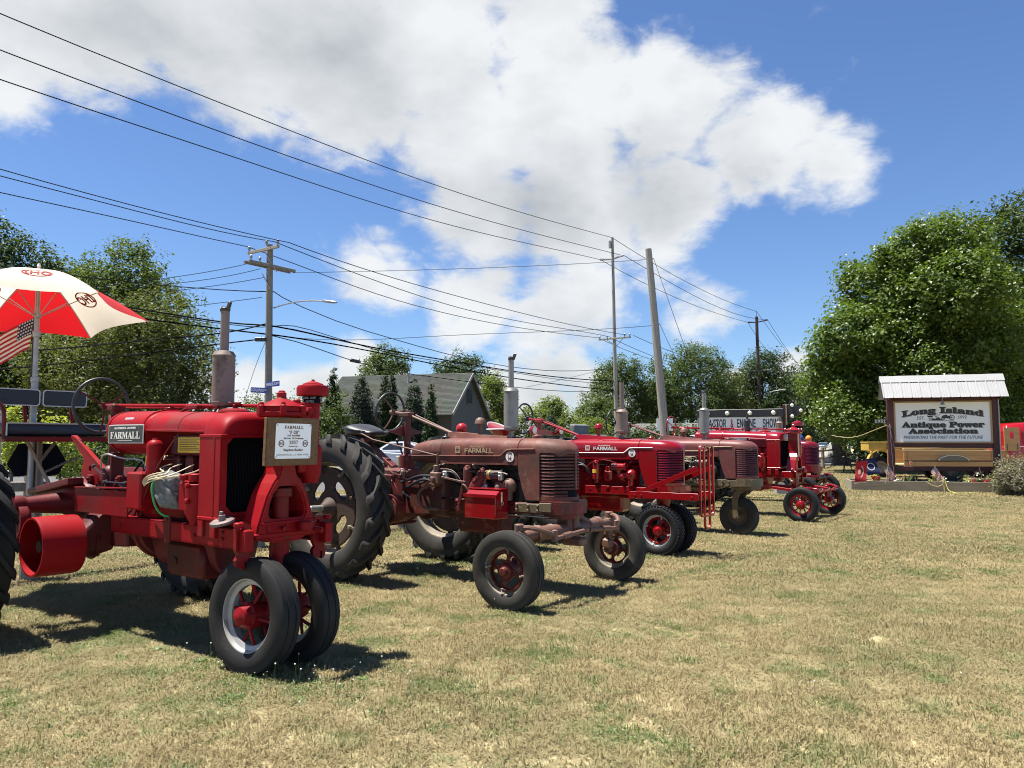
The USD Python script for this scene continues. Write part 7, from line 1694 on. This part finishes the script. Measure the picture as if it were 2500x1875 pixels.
def rusty_plough():
    o = at(2100, 1149, 35.0) * [1, 1, 0]
    t = thing('farm_implement', 'rusty wheeled plough with a drum standing before the yellow truck', 'farm implement', o, 10)
    m = M['rust']
    obj('beam', cat(bar((-.95, 0, .62), (.9, .1, .42), .06, .07), bar((-.6, .3, .70), (.3, .2, .5), .05, .05), dotted([(-.9, 0, .62), (-.5, 0, .85), (0, 0, .75), (.3, 0, .45)], .025)), m, t)
    wl = obj('land_wheel', ring((-.15, -.15, .42), .42, .022, (0, 1, .1), 36, 6), m, t)
    for k in range(8): obj('spoke', rod((-.15, -.15, .42), (-.15 + .42 * math.cos(k * .785), -.15, .42 + .42 * math.sin(k * .785)), .012, 6), m, wl)
    obj('drum', cat(lathe([(0, .0), (.17, 0), (.18, .03), (.18, .33), (.17, .36), (0, .36)], (.72, 0, .52), 'z', 24), cyl((.72, 0, .90), .185, .05)), M['rust_brown'], t)
    obj('drum_lid', cyl((.72, 0, .93), .17, .015), M['rim_dull'], t)
    obj('share', cat(hull(bx(.3, .5, -.1, .1, .05, .2, .02), bx(.1, .15, -.2, -.1, .02, .06, .01)), bar((.4, 0, .1), (.5, 0, .5), .06, .05), bar((.7, 0, .0), (.7, 0, .52), .08, .08), bar((.5, .0, .25), (1.2, .0, .12), .05, .05), bar((-.7, .2, .0), (-.6, .2, .7), .05, .05)), m, t)
    obj('handle', cat(rod((.3, .2, .5), (-.8, .3, .95), .02), rod((.3, -.1, .5), (-.85, -.05, .95), .02)), m, t)


rusty_plough()
for lb, u, v0, v1, Y in (('white pole before the road, left of its twin', 2074, 1079, 1119, 47), ('white pole before the road, right of its twin', 2094, 1084, 1123, 44)):
    b = at(u, v1, Y) * [1, 1, 0]
    tag(obj('marker_pole', tube([b, at(u, v0, Y)], .07, 12), M['white_paint']), lb, 'pole')
rk = thing('boulder', 'pale rugged rock pile behind the rail fence', 'rock', (gx(2038, 53), 53, 0))
rr = np.random.default_rng(8)
for k in range(5):
    m = trimesh.creation.icosphere(2, 1.0); m.vertices *= (.75 + .5 * meshkit.noise(m.vertices * 1.6 + k * 7, k)[:, None]) * np.array([.62, .5, .55]); m.apply_translation((-.9 + .5 * k, rr.uniform(-.3, .3), .32 + (.55 if k == 2 else 0)))
    obj('rock', m, M['rock'], rk, smooth=False)
s5 = thing('road_sign', 'small white sign on a post beside the road behind the yellow truck', 'sign', at(2125, 1068, 60) * [1, 1, 0])
zz = at(2125, 1061, 60)[2]; obj('panel', bx(-.16, .16, -.01, .01, zz - .25, zz + .25, .003), M['sign_white'], s5); obj('post', rod((0, .03, 0), (0, .03, zz + .2), .03, 8), M['galv'], s5)


# ------------------------------------------------------------------ rail fence
def rail_fence():
    a, b = np.array([-4.90, 7.93, 0]), np.array([16.65, 41.4, 0]); d = (b - a) / np.linalg.norm(b - a); L = np.linalg.norm(b - a)
    t = thing('rail_fence', 'weathered split rail fence behind the row of tractors', 'fence')
    n = 14; rng = np.random.default_rng(5); P = [a + d * L * k / n for k in range(n + 1)]
    P += [np.array([21.0, 50.0, 0])]
    P = [a - d * 2.85] + P
    for k, p in enumerate(P):
        s = .078
        obj('post', turn(moved(bx(-s, s, -s, s, -.1, 1.13 + rng.uniform(-.04, .05), .02), rotm((0, 0, 1), 30 + rng.uniform(-8, 8)), p), (1, 0, 0), rng.uniform(-1.5, 1.5), p), M['wood_grey'], t)
    for k in range(len(P) - 1):
        for z in (.56, .96):
            p, q = P[k] + [0, 0, z + rng.uniform(-.03, .03)], P[k + 1] + [0, 0, z + rng.uniform(-.03, .03)]
            obj('rail', bar(p, q, .05, .10, .012), M['wood_grey'], t)


rail_fence()


# ------------------------------------------------------------------ letter board on its trailer
def letter_board():
    A, B = at(1704, 1010, 23.0), at(1913, 1010, 22.0); ex = B - A; ex[2] = 0; W = np.linalg.norm(ex); hd = math.degrees(math.atan2(ex[1], ex[0]))
    t = thing('letter_board', 'portable letter board with black lamp band and arrow behind the tractors', 'sign', (A[0], A[1], 0), hd)
    zt, zb = 2.36, 2.14
    obj('lamp_band', bx(-.02, W, -.10, .10, zb, zt, .01), M['black_iron'], t)
    p = obj('panel', bx(.04, W - .10, -.06, .06, 1.05, zb - .005, .006), M['marquee_white'], t)
    obj('panel_edge', cat(bx(.0, .04, -.07, .07, 1.03, zb - .004, .004), bx(W - .10, W - .06, -.07, .07, 1.03, zb - .004, .004), bx(0, W - .06, -.07, .07, 1.0, 1.05, .004)), M['galv'], t)
    for z in (1.815, 1.56): obj('letter_rail', bx(.045, W - .105, -.068, -.061, z - .012, z + .012, .002), M['decal_grey'], p)
    e, y = (1, 0, 0), (0, 0, 1); c = W / 2
    k = W / 209.0; px = lambda u: (u - 1704) * k
    def word(s, u0, u1, z, h, m): obj('lettering', decal(fit(s, h, (u1 - u0) * k, bold=True), (px((u0 + u1) / 2), -.064, z), e, y, .002), M[m], p, smooth=False)
    word('TRACTOR', 1716, 1775, 1.84, .225, 'decal_black'); word('&', 1786, 1793, 1.84, .225, 'decal_red'); word('ENGINE', 1802, 1847, 1.84, .225, 'decal_black'); word('SHOW', 1864, 1900, 1.84, .225, 'decal_black')
    word('JULY', 1759, 1786, 1.59, .225, 'decal_black'); word('8', 1797, 1804, 1.59, .225, 'decal_red'); word('&', 1812, 1820, 1.59, .225, 'decal_red'); word('9', 1830, 1837, 1.59, .225, 'decal_red')
    for u in (1730, 1779, 1834, 1890):
        b = obj('bulb', ell((px(u), -.14, 2.25), (.058, .05, .058)), M['lamp_glass'], t, smooth=60); obj('socket', cyl((px(u), -.105, 2.25), .065, .02, 'y'), M['chrome'], b)
    obj('end_post', bx(W - .02, W + .05, -.06, .06, 1.35, zt + .12, .01), M['maroon_paint'], t); obj('end_strip', bx(W + .052, W + .09, -.05, .05, 1.9, zt + .12, .006), M['rope'], t)
    ar = obj('arrow', extr(Polygon([(W + .16, 2.02), (W + .60, 2.30), (W + .16, 2.60)]), -.06, .06, 'xz'), M['black_iron'], t, smooth=False)
    for x, z in ((W + .24, 2.45), (W + .47, 2.30), (W + .24, 2.14)):
        b = obj('arrow_bulb', ell((x, -.09, z), (.05, .045, .05)), M['lamp_glass'], t, smooth=60)
    obj('arrow_bracket', bx(W + .05, W + .2, -.03, .03, 2.12, 2.48, .006), M['black_iron'], t)
    for x in (.25, W - .35): obj('leg', bx(x - .03, x + .03, -.03, .03, .30, 1.02, .004), M['black_iron'], t)
    obj('trailer_frame', cat(bx(-.1, W + .1, -.35, -.28, .36, .43, .006), bx(-.1, W + .1, .28, .35, .36, .43, .006), bx(-.1, -.03, -.35, .35, .36, .43, .006), bx(W, W + .07, -.35, .35, .36, .43, .006)), M['black_iron'], t)
    simple_wheel(t, (px(1907), -.42, .195), .195, .13, 'rubber_new', 'white_paint'); simple_wheel(t, (px(1907), .42, .195), .195, .13, 'rubber_new', 'white_paint', 1)
    b = at(1906, 1208, 21.0) * [1, 1, 0]
    tag(obj('concrete_block', bx(-.14, .14, -.1, .1, 0, .16, .008).apply_translation(b), M['concrete']), 'small grey concrete block on the grass before the white trailer wheel', 'block')


letter_board()
# balloons
for lb, u, v, Y, r, m in (('red balloon peeping over the hood of the weathered red tractor', 1127, 1048, 8.75, .066, 'balloon_red'), ('blue balloon above the farthest tractor nose', 1953, 1070, 18.3, .085, 'balloon_blue'), ('orange balloon above the farthest tractor nose', 1974, 1071, 18.2, .072, 'balloon_orange')):
    p = at(u, v, Y); t = thing('balloon', lb, 'balloon', p)
    obj('skin', lathe([(r * math.sin(q), -r * 1.08 * math.cos(q)) for q in np.linspace(0.02, math.pi - .001, 14)], (0, 0, 0), 'z', 24), M[m], t, smooth=60)
    obj('knot', lathe([(.004, -r * 1.06), (.014, -r * 1.18), (0, -r * 1.18)], (0, 0, 0), 'z', 10), M[m], t)
    obj('string', rod((0, 0, -r * 1.15), (.0, .02, -r * 1.15 - .12), .002, 4), M['rope'], t)


# ------------------------------------------------------------------ cars
def car(label, loc, rot, paint, suv=False, group=None):
    t = thing('parked_car' if not suv else 'car', label, 'car', loc, rot, group)
    H = 1.72 if suv else 1.46; L = 4.5; P = M[paint]
    prof = [(-2.25, .45), (-2.22, .80), (-1.95, .95 if not suv else 1.05), (-1.5, H - .18) if suv else (-1.35, 1.12), (-1.9, H - .1) if suv else (-.75, H - .05), (-.3, H), (.35, H - .03), (1.0, 1.02), (1.75, .92), (2.18, .78), (2.25, .55), (2.22, .32), (-2.2, .32)]
    if suv: prof = [(-2.25, .45), (-2.24, 1.0), (-2.05, H - .1), (-1.8, H), (.2, H), (.45, H - .06), (1.05, 1.12), (1.9, 1.02), (2.2, .88), (2.25, .55), (2.22, .32), (-2.2, .32)]
    full = Polygon(prof).buffer(-.05).buffer(.05, 6); belt = 1.0 if suv else .92
    for x in (-1.35, 1.38): full = full.difference(Point(x, .33).buffer(.38, 14))
    low = full.intersection(sbox(-3, 0, 3, belt)); up = full.intersection(sbox(-3, belt - .001, 3, 3))
    m1 = extr(low, -.88, .88, 'xz'); m2 = extr(up, -.84, .84, 'xz')
    v = m2.vertices; v[:, 1] *= 1 - .22 * np.clip((v[:, 2] - belt) / (H - belt), 0, 1); m2.vertices = v
    v = m1.vertices; v[:, 1] *= 1 - .10 * np.clip((abs(v[:, 0]) - 1.5) / .75, 0, 1); m1.vertices = v
    obj('body', m1, P, t, smooth=30); obj('cabin', m2, P, t, smooth=30)
    gp = up.buffer(-.09); hw = lambda z: .84 * (1 - .22 * np.clip((z - belt) / (H - belt), 0, 1))
    for s in (-1, 1):
        for x0, x1 in ((-1.9, -.42), (-.34, 1.2)):
            g = gp.intersection(sbox(x0, 0, x1, 3))
            if g.is_empty: continue
            w = extr(g, -.004, .004, 'xz'); q = w.vertices; q[:, 1] += s * (hw(q[:, 2]) + .004); w.vertices = q
            obj('side_window', w, M['window_dark'], t, smooth=False)
        for x in (-1.35, 1.38):
            w = sub('wheel', t)
            obj('tyre', moved(tyre_mesh(.33, .2, .22, False, 28), None, (x, s * .78, .33)), M['rubber_new'], w)
            obj('rim', cat(*[bar((x, s * .875, .33), (x + .2 * math.cos(a), s * .865, .33 + .2 * math.sin(a)), .05, .03) for a in np.arange(5) * 1.2566 + .3], ring((x, s * .85, .33), .205, .02, (0, 1, 0), 24, 6)), M['rim_bright'], w)
        obj('headlight', ell((2.1, s * .6, .72), (.12, .16, .07)), M['lamp_glass'], t); obj('tail_light', ell((-2.2, s * .66, .85), (.06, .14, .08)), M['lens_red'], t)
        obj('mirror', ell((.75, s * .98, 1.0), (.08, .09, .06)), P, t)
    for x0, z0, x1, z1 in (((.42, H - .1, .98, 1.06) if not suv else (.5, H - .12, 1.02, 1.18)),):
        g = [(x0, z0), (x1, z1)]
        obj('windscreen', loft([[(x0 + .035, -.55, z0), (x0 + .035, .55, z0), (x1 + .035, .7, z1), (x1 + .035, -.7, z1)], [(x0 + .03, -.55, z0), (x0 + .03, .55, z0), (x1 + .03, .7, z1), (x1 + .03, -.7, z1)]]), M['window_dark'], t, smooth=False)
    obj('number_plate', cat(bx(2.235, 2.25, -.24, .24, .44, .55, .004), bx(-2.262, -2.25, -.24, .24, .6, .71, .004)), M['decal_white'], t)
    return t


car('white sedan parked across the road behind the rusty tractor seat', (gx(975, 42), 42.0, 0), 176, 'car_white')
car('dark car with lit front on the road left of the black tree trunk', (*at(2010, 1091, 150)[:2], 0), -128, 'car_blue')
car('far white car on the road between the white poles', (*at(2083, 1089, 190)[:2], 0), -125, 'car_white')
car('black sport utility car driving away behind the yellow truck', (*at(2112, 1093, 140)[:2], 0), 55, 'car_dark', True)
# ------------------------------------------------------------------ dry lawn
mat('grass_dry', {'geo': ('geometry', {}), 'n1': ('noise_texture', {'scale': 1.5, 'detail': 5.0, 'roughness': .65}), 'r1': ('map_range', {'from_min': .515, 'from_max': .66, 'to_max': .85, 'clamp': True}),
    'n2': ('noise_texture', {'scale': .45, 'detail': 4.0}), 'r2': ('map_range', {'from_min': .4, 'from_max': .62, 'clamp': True}),
    's': ('rgb_ramp', {'ramp': [(0, (.30, .245, .125)), (.3, (.50, .435, .24)), (.6, (.64, .565, .345)), (.85, (.70, .64, .44)), (1, (.33, .34, .155))]}),
    's2': ('rgb_ramp', {'ramp': [(0, (.24, .205, .10)), (.4, (.44, .385, .205)), (.8, (.60, .535, .31)), (1, (.28, .31, .125))]}),
    'g': ('rgb_ramp', {'ramp': [(0, (.11, .15, .045)), (.5, (.19, .23, .08)), (1, (.50, .46, .26))]}),
    'ma': ('mix', {}), 'mb': ('mix', {}), 'p': ('principled_bsdf', {'roughness': .6, 'specular_ior_level': .3}), 't': ('translucent_bsdf', {}), 'm': ('mix_closure', {'fac': .3})},
    [('geo.position', 'n1.vector'), ('geo.position', 'n2.vector'), ('n1.fac', 'r1.value'), ('n2.fac', 'r2.value'), ('geo.random_per_island', 's.fac'), ('geo.random_per_island', 's2.fac'), ('geo.random_per_island', 'g.fac'), ('r2.result', 'ma.fac'), ('s.color', 'ma.color1'), ('s2.color', 'ma.color2'),
     ('r1.result', 'mb.fac'), ('ma.color', 'mb.color1'), ('g.color', 'mb.color2'), ('mb.color', 'p.base_color'), ('mb.color', 't.color'), ('p.BSDF', 'm.closure1'), ('t.BSDF', 'm.closure2')], 'm.closure')
leaf_mat('weed_green', (.075, .13, .028), (.10, .155, .04), (.14, .19, .055), rough=.5, trans=.25)


def blades(n, size, lo, hi, wid, rng, lay=.9):
    "n bent blades on a square of the given size"
    b = np.column_stack([rng.uniform(-size / 2, size / 2, (n, 2)), np.zeros(n)])
    L = rng.uniform(lo, hi, n) * rng.uniform(.6, 1.1, n); az = rng.uniform(0, 2 * np.pi, n); el = np.clip(rng.normal(lay, .38, n), .12, 1.5)
    d = np.column_stack([np.cos(az) * np.sin(el), np.sin(az) * np.sin(el), np.cos(el)]); s = np.column_stack([-np.sin(az), np.cos(az), np.zeros(n)])
    s = s * np.cos(rng.uniform(-.7, .7, n))[:, None] + np.array([0, 0, 1]) * np.sin(rng.uniform(-.7, .7, n))[:, None]
    w = (wid * rng.uniform(.6, 1.3, n))[:, None]; m = b + d * (L * .55)[:, None]
    tip = m + np.column_stack([d[:, 0], d[:, 1], d[:, 2] * .35 - .15]) * (L * .5)[:, None]; tip[:, 2] = np.maximum(tip[:, 2], .004); m[:, 2] = np.maximum(m[:, 2], .006)
    v = np.stack([b - s * w / 2, b + s * w / 2, m - s * w * .42, m + s * w * .42, tip], 1).reshape(-1, 3); i = np.arange(n)[:, None] * 5
    return T_(v, np.vstack([i + [0, 1, 3], i + [0, 3, 2], i + [2, 3, 4]]))


def scatter(name, protos, pos, idx, rot, scl, label, cat_, material, nk='stuff'):
    pi = UsdGeom.PointInstancer.Define(stage, numbered('/World', name)); path = pi.GetPath()
    for k, m in enumerate(protos):
        mm = material if not isinstance(material, list) else material[k]
        usdkit.mesh(stage, f'{path}/blade_patch_{k:03d}' if 'grass' in name else f'{path}/{name}_sprig_{k:03d}', m, mm)
    pi.CreatePrototypesRel().SetTargets([c.GetPath() for c in pi.GetPrim().GetChildren()])
    pi.CreatePositionsAttr(Vt.Vec3fArray.FromNumpy(np.asarray(pos, np.float32)))
    pi.CreateProtoIndicesAttr(Vt.IntArray.FromNumpy(np.asarray(idx, np.int32)))
    h = np.asarray(rot) / 2
    pi.CreateOrientationsAttr(Vt.QuathArray([Gf.Quath(float(math.cos(a)), 0, 0, float(math.sin(a))) for a in h]))
    pi.CreateScalesAttr(Vt.Vec3fArray.FromNumpy(np.asarray(scl, np.float32)))
    tag(pi.GetPrim(), label, cat_, kind=nk)


rng = np.random.default_rng(21)
G3 = []
pr = [blades(2300, .5, .022, .062, .0040, rng) for _ in range(4)] + [blades(2300, .5, .02, .055, .0040, rng, 1.2) for _ in range(2)]
pr += [blades(3800, 1.0, .025, .07, .0075, rng) for _ in range(3)] + [blades(4200, 2.0, .03, .085, .016, rng) for _ in range(3)]


def cells(y0, y1, st, half=.74, nmax=9.0):
    P = []
    for y in np.arange(y0, y1, st):
        w = half * (y + st) + .6
        for x in np.arange(-w, w, st):
            p = np.array([x + rng.uniform(-.2, .2) * st, y + rng.uniform(-.2, .2) * st, .002])
            nn_ = p[:2] @ RN[:2]
            ss_ = p[:2] @ RD[:2]
            if nn_ < 16.3 and not (10.5 < nn_ and 49.5 < ss_): P.append(p)
    return np.array(P)


A = cells(2.6, 8.6, .40); B = cells(8.4, 19, .75); C_ = cells(18.4, 62, 1.6, .80)
pos = np.vstack([A, B, C_]); idx = np.r_[rng.integers(0, 6, len(A)), rng.integers(6, 9, len(B)), rng.integers(9, 12, len(C_))]
hgt = .75 + .7 * meshkit.noise(pos * .9, 3)
scatter('grass', pr, pos, idx, rng.uniform(0, 6.28, len(pos)), np.column_stack([np.ones(len(pos)) * 1.1, np.ones(len(pos)) * 1.1, hgt]), 'short dry straw coloured grass covering the field', 'grass', M['grass_dry'])


# greener tufts and weeds
def tuft(n, r, lo, hi, w, lay):
    m = blades(n, .001, lo, hi, w, rng, lay); v = m.vertices.reshape(-1, 5, 3); v[:, :, :2] += rng.normal(0, r, (n, 1, 2)); m.vertices = v.reshape(-1, 3); return m
def rosette(n, L, w):
    ms = []
    for k in range(n):
        a = rng.uniform(0, 6.28); l = L * rng.uniform(.6, 1.1); d = np.array([math.cos(a), math.sin(a), 0]); s = np.array([-math.sin(a), math.cos(a), 0])
        q = [(0, .12, .01), (.4, .9, .035), (.75, 1, .04), (1, .1, .015)]
        v = []
        for t_, ww, z in q: v += [d * l * t_ - s * w * ww / 2 + [0, 0, z * l * 8 * rng.uniform(.7, 1.1)], d * l * t_ + s * w * ww / 2 + [0, 0, z * l * 8]]
        ms.append(T_(v, [[0, 1, 3], [0, 3, 2], [2, 3, 5], [2, 5, 4], [4, 5, 7], [4, 7, 6]]))
    return cat(*ms)
wp = [tuft(70, .04, .03, .075, .005, .9), tuft(110, .06, .025, .06, .005, 1.0), rosette(11, .065, .016), rosette(8, .05, .014)]
n = 620; P = []
while len(P) < n:
    y = 3.0 + 17 * rng.random() ** 1.6; x = rng.uniform(-.72, .72) * y; p = np.array([x, y, 0])
    if meshkit.noise(np.array([[x * 1.1, y * 1.1, 4.0]]), 5)[0] > .50: P.append(p)
# taller green growth round the wheels of the nearest tractors
for (cx_, cy_, r_, k_) in ((-1.3, 4.75, .55, 46), (-1.75, 4.7, .45, 26), (-.05, 6.5, .4, 20), (.2, 6.6, .35, 12), (-1.2, 4.2, .5, 18), (-2.2, 4.6, .4, 10)):
    for _ in range(k_): P.append(np.array([cx_ + rng.normal(0, r_ * .6), cy_ + rng.normal(0, r_ * .5), 0]))
P = np.array(P); k = len(P)
scatter('weeds', wp, P, rng.choice(4, k, p=[.52, .40, .03, .05]), rng.uniform(0, 6.28, k), np.repeat(rng.uniform(.6, 1.15, (k, 1)), 3, 1), 'scattered green weeds and tufts growing through the dry grass', 'weeds', M['weed_green'])


# small white clover flowers on thin stems
def flower(h):
    st = tube(smoothpts([(0, 0, 0), (.01, .005, h * .5), (.018, .0, h)], 5), .0011, 4)
    return st, ell((.018, 0, h), (.0048, .0048, .0045), 1)
FP = []
for (cx_, cy_, r_, k_) in ((-1.35, 4.55, .40, 26), (-1.85, 4.85, .35, 16), (-1.0, 4.6, .3, 12), (-.75, 4.55, .3, 6), (.1, 6.5, .3, 7), (.45, 6.4, .35, 6), (-1.0, 8.3, .35, 9), (2.2, 9.2, .6, 6), (3.5, 11.5, .4, 4), (-2.6, 6.0, .5, 8)):
    for _ in range(k_): FP.append((cx_ + rng.normal(0, r_ * .6), cy_ + rng.normal(0, r_ * .5), 0))
for _ in range(14):
    y = 3.2 + 8 * rng.random() ** 1.5; FP.append((rng.uniform(-.6, .6) * y, y, 0))
FP = np.array(FP); k = len(FP); rot = rng.uniform(0, 6.28, k); sc = np.repeat(rng.uniform(.55, 1.15, (k, 1)), 3, 1)
s_, h_ = flower(.12)
scatter('clover_stems', [s_], FP, np.zeros(k), rot, sc, 'thin stems of the white clover flowers', 'weeds', M['weed_green'])
scatter('clover_flowers', [h_], FP, np.zeros(k), rot, sc, 'tiny white clover flowers near the front wheels', 'flowers', M['petal_white'])
